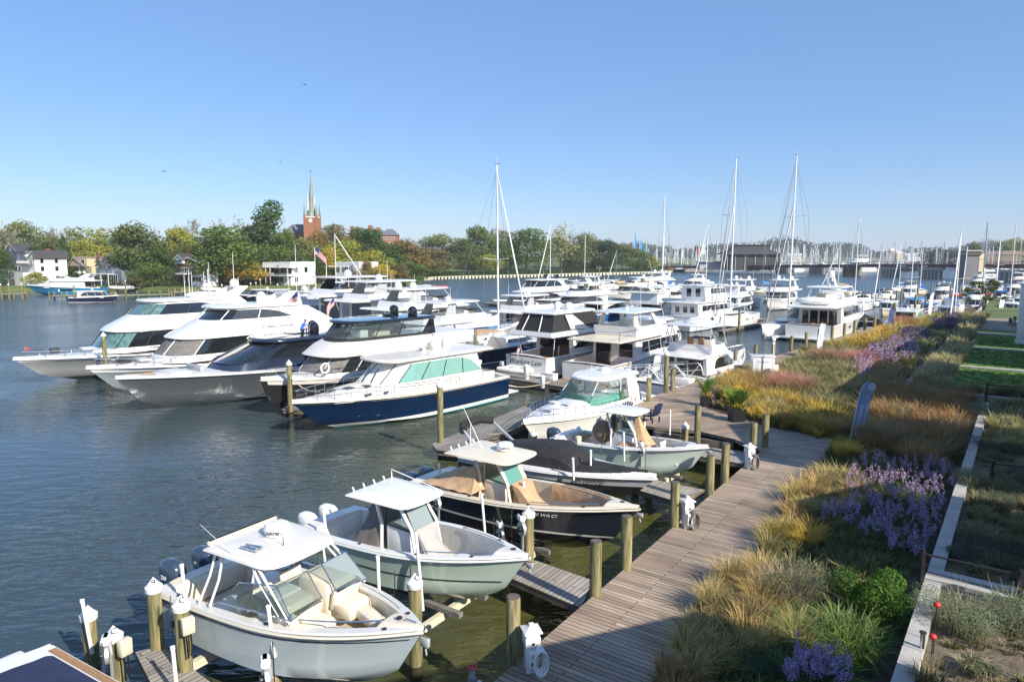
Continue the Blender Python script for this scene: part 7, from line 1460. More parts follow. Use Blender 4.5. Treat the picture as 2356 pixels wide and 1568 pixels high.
mb = MB(); mb.box((x1-o.x+1.2, D-o.y-.5, zt/2+1.3), (2.3, 4, zt-5), 'siding_tan'); mb.build('stair_wing', tw, 0)
# restaurant pavilion
D = 405.; k = D/F; t = empty('restaurant_pavilion', (at(1735, D, 5), D, 0), 0, 'dark glass walled restaurant pavilion with tiered metal roof', 'building'); X = lambda px: (px-1735)*k; Z = lambda py: zat(D, py)
mb = MB(); mb.box((0, 6, (2+Z(585))/2), (X(1787)-X(1672), 14, Z(585)-2), 'dark'); mb.build('wall', t, 0)
for px in (1672, 1690, 1712, 1735, 1758, 1786): mb = MB(); mb.box((X(px), -1.3, (2+Z(584))/2), (.35, .4, Z(584)-2), 'grey'); mb.build('column', t, 0)
mb = MB(); x0, x1, z0, z1 = X(1664), X(1795), Z(585), Z(573); mb.add([(x0, -3, z0), (x1, -3, z0), (x1, 16, z0), (x0, 16, z0), (X(1690), 3, z1), (X(1775), 3, z1), (X(1775), 10, z1), (X(1690), 10, z1)], [(0, 1, 5, 4), (1, 2, 6, 5), (2, 3, 7, 6), (3, 0, 4, 7), (0, 3, 2, 1), (4, 5, 6, 7)], 'roof_dark'); mb.build('roof', t, 0)
mb = MB(); mb.box((X(1733), 6.5, (Z(573)+Z(564))/2), (X(1775)-X(1692), 6.5, Z(564)-Z(573)), 'roof_dark'); mb.box((X(1733), 6.5, Z(563)), (X(1780)-X(1687), 8, .35), 'roof_dark'); mb.build('clerestory', t, 0)
t = empty('restaurant_annex', (at(1625, D+12, 5), D+12, 0), 0, 'low flat grey building left of the restaurant pavilion', 'building'); mb = MB(); mb.box((4, 0, 4.5), (18, 8, 5), 'grey'); mb.build('wall', t, 0); mb = MB(); mb.box((4, -1, 7.1), (20, 10, .3), 'lightgrey'); mb.build('roof', t, 0)
def car(px, D, m, lab):
    x = at(px, D, 3.2); t = empty('parked_car', (x, D, 2.35), .05, lab, 'car'); mb = MB(); mb.loft([[(x_, -.9, z_) for x_, z_ in P_]+[(x_, .9, z_) for x_, z_ in P_[::-1]] for P_ in [[(-2.3, .35), (-2.3, .85), (-1.2, .95), (1.3, .95), (2.3, .8), (2.3, .35)]]]*1+[[(x_, -.9, z_) for x_, z_ in [(-2.3, .35), (-2.3, .85), (-1.2, .95), (1.3, .95), (2.3, .8), (2.3, .35)]]+[(x_, .9, z_) for x_, z_ in [(-2.3, .35), (-2.3, .85), (-1.2, .95), (1.3, .95), (2.3, .8), (2.3, .35)][::-1]]], m)
    mb = MB(); P_ = [(-2.3, .3), (-2.3, .85), (-1.3, .95), (1.2, .95), (2.3, .78), (2.3, .3)]; mb.loft([[(x_, s_*.9, z_) for x_, z_ in P_] for s_ in (-1, 1)], m, True, True, True); mb.build('body', t, 0)
    mb = MB(); P_ = [(-1.6, .95), (-1.0, 1.45), (.5, 1.45), (1.2, .95)]; mb.loft([[(x_, s_*.78, z_) for x_, z_ in P_] for s_ in (-1, 1)], 'glass', True, True, True); mb.build('windows', t, 0)
    for x_ in (-1.4, 1.4):
        for s_ in (-.85, .85): mb = MB(); mb.lathe((x_, s_, .32), [(.32, -.1), (.32, .1)], 'tyre', 12, axis=(0, 1, 0)); mb.build('wheel', t)
car(1562, 402, 'lightgrey', 'silver car parked on the quay left of the pavilion'); car(1545, 408, 'terracotta', 'reddish car parked behind the silver car'); car(1572, 412, 'dark', 'dark car parked behind the silver car, right')
# feather flags of the boat show
for i, (px, yt, yb, w, m) in enumerate([(1459, 532, 572, 5, 'canvas_sky'), (1471, 548, 578, 6, 'canvas_sky'), (1486, 548, 582, 6, 'tealhull'), (1455, 560, 575, 8, 'flag_cloth_white'), (1551, 572, 593, 5, 'orange'), (1546, 562, 590, 4, 'flag_cloth_white'), (1602, 560, 588, 5, 'canvas_blue'), (1607, 564, 585, 5, 'red'), (1622, 560, 585, 7, 'seafoam'), (1570, 575, 592, 4, 'flag_cloth_white'), (1583, 572, 592, 4, 'flag_cloth_navy'), (1592, 568, 592, 5, 'flag_cloth_white'), (1530, 572, 590, 4, 'flag_cloth_navy')]):
    D = 520; k = D/F; x = at(px, D, 10); z1, z0 = zat(D, yt), zat(D, yb); t = empty('feather_flag', (x, D, 2.0), .4*i, {'canvas_sky': 'tall bright blue', 'tealhull': 'tall teal', 'orange': 'orange', 'flag_cloth_white': 'white', 'canvas_blue': 'blue', 'red': 'red', 'seafoam': 'pale green', 'flag_cloth_navy': 'navy'}[m]+' festival flag number %d from the left at the distant boat show' % (i+1), 'flag')
    t['label'] = {0: 'tallest striped turquoise feather flag at the distant boat show', 1: 'turquoise flag just right of the tallest one at the boat show', 2: 'teal flag right of the two turquoise flags at the boat show', 3: 'white and violet flag at the foot of the tallest turquoise flag', 4: 'orange feather flag at the distant boat show', 5: 'white flag just left of the orange feather flag', 6: 'blue flag leaning left of the red flag at the boat show', 7: 'red feather flag at the distant boat show', 8: 'pale green feather flag at the distant boat show', 9: 'white flag right of the orange feather flag', 10: 'navy flag midway between the orange and the red flags', 11: 'white flag left of the leaning blue flag', 12: 'navy flag left of the orange feather flag'}[i]
    mb = MB(); mb.tube((0, 0, 0), (0, 0, z1-2), .12, 'mastwhite', n=5); mb.build('pole', t, 60); W_ = w*k
    mb = MB(); mb.loft([[(0, 0, z0-2+(z1-z0)*f), (W_*.5*math.sin(PI*min(1, f*.6+.35)), .2*math.sin(f*9), z0-2+(z1-z0)*f), (W_*math.sin(PI*min(1, f*.6+.35)), .0, z0-2+(z1-z0)*f)] for f in [j/10 for j in range(11)]], m, False); mb.build('banner', t, 60)
# ---------------- crowded marina beyond the bridge ----------------
def farsail(i):
    mb = MB(); L = 11; rg = []
    for q in (0, .3, .6, .85, 1): w_ = 1.7*math.sin(min(1, .35+q)*PI*.5) if q < .6 else 1.7*(1-((q-.6)/.4)**1.7)+.03; rg.append([(q*L, w_, 1.3), (q*L, w_*.8, 0), (q*L, -w_*.8, 0), (q*L, -w_, 1.3)])
    mb.loft(rg, ('h_white', 'h_navy', 'h_white', 'h_cream')[i], True, True, True); mb.box((5.3, 0, 1.6), (4.2, 1.5, .55), 'white'); mb.box((5.3, 0, 1.65), (3.4, 1.54, .2), 'glass')
    h = (14, 16, 12, 18)[i]; mb.tube((6, 0, 1.5), (6, 0, h), .24, 'mastwhite' if i != 1 else 'mastgrey', n=4); mb.tube((6, 0, 2.9), (1.8, 0, 3.0), .22, ('canvas_white', 'canvas_blue', 'canvas_white', 'canvas_tan')[i], n=5); mb.tube((10.8, 0, 1.5), (6, 0, h*.95), .07, 'mastwhite', n=4); mb.tube((0, 0, 1.5), (6, 0, h), .03, 'mastgrey', n=3); mb.tube((6, -1.3, h*.6), (6, 1.3, h*.6), .05, 'mastwhite', n=3)
    o = mb.build('sailboat', None, 50); me = o.data; bpy.data.objects.remove(o); return me
def farmotor(i):
    mb = MB(); L = 12; rg = []
    for q in (0, .3, .6, .85, 1): w_ = 2. if q < .5 else 2.*(1-((q-.5)/.5)**2)+.03; rg.append([(q*L+(0 if q < 1 else .4), w_, 1.6+.6*q), (q*L, w_*.85, 0), (q*L, -w_*.85, 0), (q*L+(0 if q < 1 else .4), -w_, 1.6+.6*q)])
    mb.loft(rg, ('h_white', 'h_white', 'h_navy')[i], True, True, True); mb.rbox((5.2, 0, 2.6), (5.6, 3.0, 1.5), 'white', .3); mb.rbox((5.3, 0, 2.75), (5.2, 3.06, .6), 'glass', .1)
    if i != 1: mb.rbox((4.4, 0, 3.7), (4.4, 2.8, .7), 'white', .2); mb.box((4.2, 0, 5.1), (3.4, 2.6, .15), 'white'); [mb.tube((x_, y_, 3.6), (x_, y_, 5.1), .06, 'white', n=4) for x_ in (3, 5.5) for y_ in (-1.1, 1.1)]
    o = mb.build('motorboat', None, 40); me = o.data; bpy.data.objects.remove(o); return me
FS = [farsail(i) for i in range(4)]; FM = [farmotor(i) for i in range(3)]
GL = {0: 'white sailboat with bare mast packed in the marina beyond the bridge', 1: 'navy sailboat with blue sail cover in the marina beyond the bridge', 2: 'short masted white sailboat in the marina beyond the bridge', 3: 'tall masted cream sailboat in the marina beyond the bridge'}
rr = random.Random(11)
def farput(me, nm, cat, lab, grp, px, py, z=0., D=None, hd=None, sc=1.):
    x, y = g(px, py) if D is None else (at(px, D, 0), D); o = bpy.data.objects.new(nm, me); COL.objects.link(o); o.location = (x, y, z); o.rotation_euler = (0, 0, rr.choice([.8, 2.3, 3.9, 5.4])+rr.uniform(-.2, .2) if hd is None else hd); o.scale = (sc,)*3; zn = 'left' if px < 1950 else ('middle' if px < 2120 else 'right'); return tag(o, lab+(', '+zn+' third' if 'bridge' in lab and grp else ''), cat, grp and grp+', '+zn)
for i in range(190):
    px = 1805+rr.random()*560; D = rr.choice([460, 500, 545, 600, 680, 780]); 
    if 1880 < px < 2230 and D < 545 and px > 2060: D += 240
    k = rr.choice([0, 0, 1, 2, 3, 0]); farput(FS[k], 'moored_sailboat', 'sailboat', GL[k], 'sailboats packed in the marina beyond the bridge: kind %d' % (k+1), px, 0, D=D, sc=rr.uniform(.95, 1.35))
for i in range(80):
    px = 1500+rr.random()*330; D = rr.uniform(475, 640); k = rr.choice([0, 0, 2, 3]); farput(FS[k], 'moored_sailboat', 'sailboat', {0: 'white sailboat with bare mast at the distant boat show', 2: 'short masted white sailboat at the distant boat show', 3: 'tall masted cream sailboat at the distant boat show'}[k], 'sailboats at the distant boat show: kind %d' % (k+1), px, 0, D=D, sc=rr.uniform(1., 1.4))
for i in range(115):
    px = 1790+rr.random()*560; D = rr.choice([450, 470, 520, 560]); k = rr.choice([0, 1, 0, 2])
    if px > 2060 and D < 600: D += 200
    farput(FM[k], 'moored_motorboat', 'motorboat', {0: 'white flybridge motorboat berthed beyond the bridge', 1: 'low white motorboat berthed beyond the bridge', 2: 'navy hulled motorboat berthed beyond the bridge'}[k], 'motorboats berthed beyond the bridge: kind %d' % (k+1), px, 0, D=D, sc=rr.uniform(.9, 1.5))
farput(FM[0], 'large_yacht', 'yacht', 'very long white yacht with dark windows just behind the bridge', None, 2010, 0, D=440, hd=PI, sc=2.1); 
for px, w_, yt, m, lab in ((2105, 50, 582, 'siding_white', 'long white boat storage shed beyond the bridge'), (1830, 36, 583, 'siding_tan', 'pale shed behind the masts near the pavilion'), (2062, 24, 577, 'siding_tan', 'tan shed with low roof beyond the bridge'), (2052, 14, 571, 'brick', 'small brick building beyond the bridge'), (2300, 90, 577, 'roof_brown', 'long brown roofed building behind the right masts')):
    D = 900 if px < 2200 else 500; k = D/F; t = empty('storage_shed', (at(px, D, 5), D, 0), 0, lab, 'building'); z1 = zat(D, yt); mb = MB(); mb.box((0, 0, z1*.4), (w_*k*.9, 8, z1*.8), m); mb.build('wall', t, 0); mb = MB(); mb.add([(-w_*k*.52, -4.5, z1*.8), (w_*k*.52, -4.5, z1*.8), (w_*k*.52, 0, z1), (-w_*k*.52, 0, z1), (-w_*k*.52, 4.5, z1*.8), (w_*k*.52, 4.5, z1*.8)], [(0, 1, 2, 3), (3, 2, 5, 4), (0, 3, 4), (1, 5, 2)], 'lightgrey' if m != 'roof_brown' else 'roof_brown'); mb.build('roof', t, 0)
t = empty('crane', (at(2154, 700, 2), 700, 1), 0, 'latticed crane boom leaning right beyond the bridge', 'crane'); mb = MB(); a, c = Vector((0, 0, 2)), Vector((at(2163, 700, 20)-at(2154, 700, 20), 0, zat(700, 567)-1))
for dx in (-.7, .7): mb.tube(a+Vector((dx, 0, 0)), c, .22, 'dark', n=4)
for i in range(12): mb.tube(a.lerp(c, i/12)+Vector((.7*(1-i/12), 0, 0)), a.lerp(c, (i+1)/12)+Vector((-.7*(1-i/12), 0, 0)), .14, 'dark', n=3)
mb.build('boom', t, 0); mb = MB(); mb.rbox((0, 0, 1.5), (4, 3, 3), 'dark', .3); mb.build('cab', t)
# birds
for px, py, s_ in ((700, 195, 1), (637, 371, .7), (362, 394, .8), (368, 394, .7), (1154, 375, .5)):
    D = 120; x, z = at(px, D, 40), zat(D, py); mb = MB(); mb.ell((0, 0, 0), (.12, .28, .1), 'dark', 8)
    for sg in (1, -1): mb.add([(0, .12, .03), (sg*.35, .05, .16), (sg*.75, -.1, .02), (sg*.35, -.15, .12), (0, -.14, .02)], [(0, 1, 3, 4), (1, 2, 3)], 'dark')
    o = mb.build('bird', None, 40); o.location = (x, D, z); o.scale = (s_,)*3; tag(o, {700: 'dark bird flying highest in the sky', 637: 'small bird flying left of the spire', 362: 'left bird of the pair flying over the left trees', 368: 'right bird of the pair flying over the left trees', 1154: 'small bird at the top of the tall mast'}[px], 'bird')
# ---------------- power pedestals ----------------
def pedestal(px, py, z, lab, hose=None, rz=R(55), s=1.):
    x, y = g(px, py, z); t = empty('power_pedestal', (x, y, z), rz, lab, 'power pedestal')
    mb = MB(); mb.rbox((0, 0, .32*s), (.26*s, .26*s, .64*s), 'white', .02); mb.rbox((0, 0, .72*s), (.34*s, .32*s, .22*s), 'white', .02); mb.rbox((-.02*s, -.17*s, .35*s), (.16*s, .12*s, .4*s), 'white', .02); mb.build('body', t)
    mb = MB(); q = lambda w_, z_: [(w_, w_, z_), (-w_, w_, z_), (-w_, -w_, z_), (w_, -w_, z_)]; mb.loft([q(.15*s, .83*s), q(.15*s, .92*s), q(.2*s, .92*s), q(.2*s, .95*s), q(.08*s, 1.02*s), q(.05*s, 1.05*s), q(.05*s, 1.08*s), q(.01, 1.1*s)], 'white', True, True, True); mb.build('cap', t, 30)
    mb = MB(); mb.rbox((-.02*s, -.235*s, .28*s), (.08*s, .02*s, .08*s), 'dark', .005); mb.lathe((-.02*s, -.235*s, .45*s), [(.04*s, 0), (.04*s, .03)], 'grey', 12, axis=(0, -1, 0)); mb.lathe((0, -.165*s, .70*s), [(.03*s, 0), (.03*s, .02)], 'dark', 12, axis=(0, -1, 0)); mb.build('outlet', t)
    if hose:
        mb = MB(); r = random.Random(int(px))
        for k in range(6):
            a, b_ = (.13+.014*k)*s, (.27+.02*r.random())*s; o_ = r.uniform(-.02, .02)
            mb.path([(.13*s+a*math.cos(u)*.8+o_, -(.2+.02*k)*s, .40*s+b_*math.sin(u)-.02*k) for u in [2*PI*i/20 for i in range(20)]], .017*s, hose, 6, closed=True)
        mb.build('hose', t, 60)
    return t
pedestal(1222, 1541, 1.3, 'white power pedestal with coiled white hose, nearest the camera', 'pvc', R(15), .98)
pedestal(1580, 1213, 1.3, 'white power pedestal with grey hose beside the second near piling', 'canvas_grey', R(15), .98)
pedestal(1723, 1077, 1.3, 'white power pedestal at the corner of the widened boardwalk', 'canvas_grey', R(15), 1.)
pedestal(1211, 872, .55, 'white lighthouse shaped pedestal on the floating dock', None, R(40), 1.1); pedestal(1248, 892, .55, 'slim white pedestal at the stern of the script lettered yacht', None, R(40), .9)
# cabinet, bins, lamp
def cabinet(px, py, w, h, lab, z=1.35, rz=R(-8)):
    x, y = g(px, py, z); t = empty('utility_cabinet', (x, y, z), rz, lab, 'utility cabinet'); mb = MB(); mb.rbox((0, 0, h/2+.12), (w, w*.62, h), 'white', .02); mb.build('case', t)
    mb = MB(); mb.rbox((0, 0, h+.15), (w*1.1, w*.72, .07), 'white', .02); mb.build('lid', t); mb = MB(); mb.rbox((0, -w*.315, h/2+.12), (w*.62, .02, h*.86), 'white', .008); mb.build('door', t)
    mb = MB()
    for zz in (h*.82, h*.22):
        for i in range(5): mb.box((0, -w*.327, zz+.03*i), (w*.55, .012, .012), 'lightgrey')
    mb.build('vent', t, 0); mb = MB(); mb.box((0, 0, .06), (w*.96, w*.58, .12), 'grey'); mb.build('plinth', t, 0)
cabinet(1752, 874, 1.45, 1.6, 'large white utility cabinet in the grasses beside the boardwalk'); cabinet(2194, 719, 2.3, 1.9, 'distant white utility cabinet near the small leafy tree')
x, y = g(1776, 880, 1.35); t = empty('lamp_post', (x, y, 1.3), 0, 'white lamp post with small box beside the white cabinet', 'lamp post'); zt = zat(y, 783); mb = MB(); mb.tube((0, 0, 0), (0, 0, zt-1.3), .045, 'white', n=8); mb.tube((.22, .1, 0), (.22, .1, 1.3), .035, 'white', n=8); mb.build('pole', t)
mb = MB(); mb.ell((0, 0, zt-1.25), (.13, .13, .13), 'white'); mb.rbox((-.05, -.1, zt-1.5), (.14, .2, .14), 'white', .03); mb.build('lamp_head', t); mb = MB(); mb.rbox((.22, .05, 1.05), (.34, .16, .5), 'white', .02); mb.build('meter_box', t)
for px, py, s_, lab in ((1699, 862, 1., 'black rubbish bin on the boardwalk left of the cabinet'), (1716, 862, .8, 'smaller black bin hidden behind the white cabinet')):
    x, y = g(px, py, 1.3); t = empty('rubbish_bin', (x, y, 1.31), .1, lab, 'bin'); mb = MB(); mb.loft([[(sx*w_, sy*w_, z_) for sx, sy in ((1, 1), (-1, 1), (-1, -1), (1, -1))] for w_, z_ in ((.2*s_, 0), (.26*s_, .62*s_), (.29*s_, .62*s_), (.29*s_, .68*s_), (.2*s_, .7*s_))], 'black', True, True, True); mb.build('body', t, 30); mb = MB(); mb.box((0, -.24*s_, .4*s_), (.14*s_, .03, .1*s_), 'grey'); mb.build('label_plate', t, 0)
x, y = g(1705, 882, 1.3); t = empty('stone_bench', (x, y, 1.31), -.1, 'low grey stone block under the rubbish bin', 'bench'); mb = MB(); mb.rbox((0, 0, .2), (1.0, .5, .4), 'concrete_dark', .04); tag(mb.build('block', t), None)
# hydrant riser in the water
x, y = g(1087, 1600, 1.0); t = empty('standpipe', (x, y, 0), 0, 'standpipe with red valve wheel at the bottom edge', 'standpipe'); zt = zat(y, 1534); mb = MB(); mb.tube((0, 0, -.5), (0, 0, zt-.05), .06, 'grey', n=10); mb.rbox((0, 0, zt-.3), (.2, .16, .18), 'concrete_dark', .04); mb.lathe((.12, -.04, zt-.3), [(.05, 0), (.05, .08)], 'alu', 10, axis=(1, -.4, 0)); mb.build('pipe', t)
mb = MB(); mb.path([(.09*math.cos(u), .09*math.sin(u), zt) for u in [2*PI*i/14 for i in range(14)]], .018, 'red', 6, closed=True); mb.tube((-.09, 0, zt), (.09, 0, zt), .012, 'red', n=5); mb.tube((0, -.09, zt), (0, .09, zt), .012, 'red', n=5); mb.build('valve_wheel', t)
# gangway
a, c = Vector((*g(1432, 884, .7), .75)), Vector((*g(1612, 872, 1.32), 1.36)); t = empty('gangway', a, 0, 'grey aluminium truss gangway from the boardwalk down to the floating dock', 'gangway'); dv = c-a; n = Vector((-dv.y, dv.x, 0)).normalized()*1.1; mb = MB()
mb.add([(0, 0, 0), tuple(dv), tuple(dv+n), tuple(n), (0, 0, -.1), tuple(dv-Vector((0, 0, .1))), tuple(dv+n-Vector((0, 0, .1))), tuple(n-Vector((0, 0, .1)))], [(0, 1, 2, 3), (7, 6, 5, 4), (0, 4, 5, 1), (3, 2, 6, 7)], 'lightgrey'); mb.build('walkway', t, 0); mb = MB(); H_ = Vector((0, 0, 1.15)); K = 6
for o in (Vector((0, 0, 0)), n):
    mb.tube(o, o+dv, .05, 'alu'); mb.path([o, o+Vector((-.0, 0, .9)), o+H_+dv*.04, o+H_+dv*.96, o+dv+Vector((0, 0, .9)), o+dv*1.03+Vector((0, 0, .3))], .045, 'alu', 7)
    mb.tube(o+H_*.55, o+H_*.55+dv, .03, 'alu')
    for i in range(K): p, q = o+dv*(i/K), o+dv*((i+1)/K); mb.tube(p, p+H_, .035, 'alu'); mb.tube((p+H_) if i % 2 == 0 else p, q if i % 2 == 0 else q+H_, .035, 'alu')
mb.build('truss_rail', t, 60)
# far gangway rail
a, c = Vector((*g(2085, 735, 1.3), 1.3)), Vector((*g(2150, 722, 1.3), 1.3)); t = empty('gangway_rail', a, 0, 'white metal gangway rails between the far pilings', 'gangway'); dv = c-a; mb = MB()
for h_ in (.6, 1.1): mb.tube((0, 0, h_), tuple(dv+Vector((0, 0, h_))), .05, 'alu')
for i in range(9): mb.tube(dv*(i/8), dv*(i/8)+Vector((0, 0, 1.1)), .04, 'alu')
mb.build('rail', t, 60)
# deck chairs
for px, py, rz, lab in ((1498, 970, 2.3, 'navy slatted deck chair on the platform right of the tan tent'), (1432, 965, 2.0, 'navy slatted deck chair partly hidden behind the white hardtop')):
    x, y = g(px, py, 1.3); t = empty('deck_chair', (x, y, 1.31), rz, lab, 'chair'); mb = MB(); mb.rbox((0, 0, .33), (.55, .55, .05), 'canvas_navy', .02, ry=.12); mb.build('seat', t)
    mb = MB()
    for i in range(5): a_ = (i-2)*.13; mb.rbox((-.38, a_*1.1, .72), (.03, .11, .8-.08*abs(i-2)), 'canvas_navy', .01, ry=-.35)
    mb.build('backrest', t); mb = MB()
    for s_ in (1, -1): mb.rbox((0, s_*.33, .55), (.7, .12, .03), 'canvas_navy', .01)
    mb.build('armrest', t)
    for s_ in (1, -1): mb = MB(); mb.rbox((.25, s_*.3, .26), (.08, .05, .52), 'canvas_navy', .01); mb.rbox((-.3, s_*.3, .15), (.08, .05, .3), 'canvas_navy', .01); mb.build('leg', t)
# planters
def planter(px, py, w, h, lab, tall):
    x, y = g(px, py, 1.3); t = empty('planter', (x, y, 1.31), .15, lab, 'planter'); mb = MB(); mb.loft([[(sx*w_, sy*w_, z_) for sx, sy in ((1, 1), (-1, 1), (-1, -1), (1, -1))] for w_, z_ in ((w*.46, 0), (w*.5, h), (w*.44, h), (w*.44, h-.06))], 'black', True, True, True); mb.build('pot', t, 30)
    r = np.random.default_rng(int(px)); V = []; C = []
    def frond(L_, az, up, wd, col):
        nseg = 7; px_ = np.zeros(3); px_[2] = h; d = np.array([math.cos(az)*math.cos(up), math.sin(az)*math.cos(up), math.sin(up)]); sd_ = np.array([-math.sin(az), math.cos(az), 0]); p = px_
        for s_ in range(nseg):
            q = p+d*L_/nseg
            for sg in (1, -1):
                for k in range(4):
                    b_ = p+(q-p)*k/4; l = wd*math.sin(PI*(s_+.6+k/4)/(nseg+1.2))+.02; e = b_+sg*sd_*l+d*l*.7-np.array([0, 0, .25*l]); V.extend([b_, b_+d*.035, e+d*.015, e]); C.extend([[*col, 1]]*4)
            V.extend([p-sd_*.012, p+sd_*.012, q+sd_*.01, q-sd_*.01]); C.extend([[*col, 1]]*4); p = q; d = d+np.array([0, 0, -.13]); d /= np.linalg.norm(d)
    for i in range(tall[0]): frond(tall[1]*(.7+.5*r.random()), r.random()*2*PI, R(tall[2]+20*r.random()), tall[3], np.array([.16, .26, .03])*(.7+.6*r.random()))
    V = np.array(V); obj('palm_fronds', npmesh('palm', V, np.arange(len(V)).reshape(-1, 4), np.array(C), 'leaf'), t)
    obj('foliage', leafmesh('pot_leaves', [(0, 0, h+.12, w*.55, w*.55, .22), (w*.3, -w*.3, h, .2, .2, .16)], 700, .035, seed=int(px), var=.6), t, (.12, .2, .03)); obj('flowers', leafmesh('pot_fl', [(0, 0, h+.16, w*.6, w*.6, .2), (w*.3, -w*.35, h+.02, .2, .2, .15)], 260, .03, seed=int(px)+1, hue=.3), t, (.75, .35, .2) if px < 1650 else (.8, .45, .08))
planter(1624, 934, .55, .58, 'small dark planter with a palm and pink flowers on the boardwalk', (10, 1.25, 66, .2)); planter(1694, 968, .72, .7, 'larger dark planter with bushy palm fronds and orange flowers', (34, 1.15, 58, .2))
# feather banners
def feather(base, zb, top, w, m, lab, txt=None, bend=.9, emblem=True, D=None):
    x, y = g(*base, zb) if D is None else (at(base[0], D, zb), D); zt = zat(y, top[1]); xt = at(top[0], y, zt); H_ = zt-zb; dx = xt-x
    t = empty('feather_banner', (x, y, zb), 0, lab, 'banner'); P_ = lambda f: Vector((dx*.62*f+dx*.38*f**4*(1)*1.0, .0, H_*(math.sin(f*PI/2*.96)**.9 if f > .7 else 0 or f*1.0*(math.sin(.7*PI/2*.96)**.9/.7) if f <= .7 else 1)))
    pp = [P_(i/14) for i in range(15)]; mb = MB(); mb.path([p*1.0 for p in pp], [.022*(1-.5*i/14) for i in range(15)], 'mastwhite', 6); mb.build('pole', t, 60)
    rows = []
    for i, p in enumerate(pp):
        f = i/14; ww = w*(.92 if f < .75 else .92*math.sqrt(max(.0, 1-((f-.75)/.25)**2))+.02); sh = -0.0
        rows.append([p+Vector((-.0+ww*k/4, .05*math.sin(k*1.7+i*.9)*(k > 0), -.18*k/4*ww+(0 if f > .06 else .0))) for k in range(5)])
    mb = MB(); mb.loft(rows, m, False); fl = mb.build('fabric', t, 60); return t, rows, dx, H_
t, rows, dx, H_ = feather((1956, 1012), 1.3, (2000, 878), .62, 'flag_cloth_navy', 'pale navy feather banner with white emblem and lettering, nearest in the grasses')
M['flag_cloth_navy2'] = pm('flag_cloth_navy2', (.24, .31, .46), .7, var=.3, scale=1.6, bump=.9); [c.data.materials.__setitem__(0, M['flag_cloth_navy2']) for c in bpy.data.objects if c.parent == t and c.name.startswith('fabric')]
lean = math.atan2(dx*.62, H_*.93)
for off, f0, s_ in (('SOUTH ANNAPOLIS', .42, .135), ('YACHT CENTRE', .36, .2)):
    p = Vector((dx*.62*f0, -.09, H_*f0*1.0)); text(off, s_, 'white_text', t, (p.x+(.40 if s_ < .15 else .17), -.10, p.z), (PI/2, -(PI/2-lean), 0), 'lettering', .003)
mb = MB(); cx_, cz_ = dx*.62*.84+dx*.38*.84**4+.30, H_*.93-.02; mb.path([(cx_+.15*math.cos(u), -.1, cz_+.15*math.sin(u)) for u in [2*PI*i/18 for i in range(18)]], .014, 'white_text', 5, closed=True)
for i in range(4): u = i*PI/4; mb.tube((cx_-.17*math.cos(u), -.1, cz_-.17*math.sin(u)), (cx_+.17*math.cos(u), -.1, cz_+.17*math.sin(u)), .011, 'white_text', n=4)
mb.build('emblem', t, 60)
feather((1876, 822), 1.3, (1893, 742), .5, 'flag_cloth_white', 'white feather banner on the boardwalk before the big cockpit yacht'); feather((2038, 764), 1.3, (2052, 706), .75, 'flag_cloth_navy', 'crumpled navy feather banner farther along the boardwalk'); feather((2134, 730), 1.3, (2144, 671), .55, 'flag_cloth_white', 'second white feather banner near the end of the boardwalk'); feather((2297, 713), 1.4, (2308, 676), .8, 'flag_cloth_white', 'white and navy feather banner at the far right by the patio')
# terrace fence posts and cables, bird feeders
def fence(pts, lab):
    o = Vector((*uv(*pts[0]), 1.7)); t = empty('cable_fence', o, 0, lab, 'fence'); P_ = []
    for u, v in pts:
        x, y = uv(u, v); mb = MB(); mb.box((x-o.x, y-o.y, .55), (.09, .09, 1.15), 'black'); mb.build('post', t, 0); P_.append(Vector((x-o.x, y-o.y, 0)))
    mb = MB()
    for a_, c_ in zip(P_, P_[1:]):
        mb.tube(a_+Vector((0, 0, 1.0)), c_+Vector((0, 0, 1.0)), .03, 'black', n=5)
        for zz in (.25, .5, .75): mb.tube(a_+Vector((0, 0, zz)), c_+Vector((0, 0, zz)), .008, 'dark', n=3)
    mb.build('cable', t, 0)
fence([(4.9, -.05), (4.95, 1.9), (5.0, 4.2)], 'black post and cable fence along the concrete wall, nearest'); fence([(15, 1.0), (15.4, 3.4), (15.6, 6)], 'black post and cable fence between the silver shrubs'); fence([(33.2, .1), (33.4, 2.2), (33.6, 4.8)], 'black post and cable fence at the corner of the lawns'); fence([(40, -4.15), (46, -4.15), (52, -4.15), (58, -4.15), (64, -4.15), (72, -4.15)], 'long black cable fence along the wall beside the lawns')
for px, py, pt, lab in ((1953+194, 1500, 1390, 'red glass bird feeder hanging from a rod, upper one'), (2141, 1530, 1463, 'red glass bird feeder on a rod, lower one')):
    x, y = g(px, py, 1.75); zt = zat(y, pt); t = empty('bird_feeder', (x, y, 1.72), 0, lab, 'bird feeder'); mb = MB(); mb.tube((0, 0, 0), (0, 0, zt-1.72+.1), .012, 'dark', n=5); mb.build('rod', t); mb = MB(); mb.ell((0, 0, zt-1.72), (.075, .075, .06), 'red'); mb.build('globe', t)
mb = MB(); x, y = g(2121, 1490, 1.98); t = empty('path_light', (x, y, 1.98), 0, 'small steel path light on the retaining wall', 'lamp'); mb.tube((0, 0, 0), (0, 0, .34), .045, 'steel', n=10); mb.lathe((0, 0, .34), [(.07, 0), (.07, .02), (.01, .05)], 'dark', 12); mb.build('body', t)
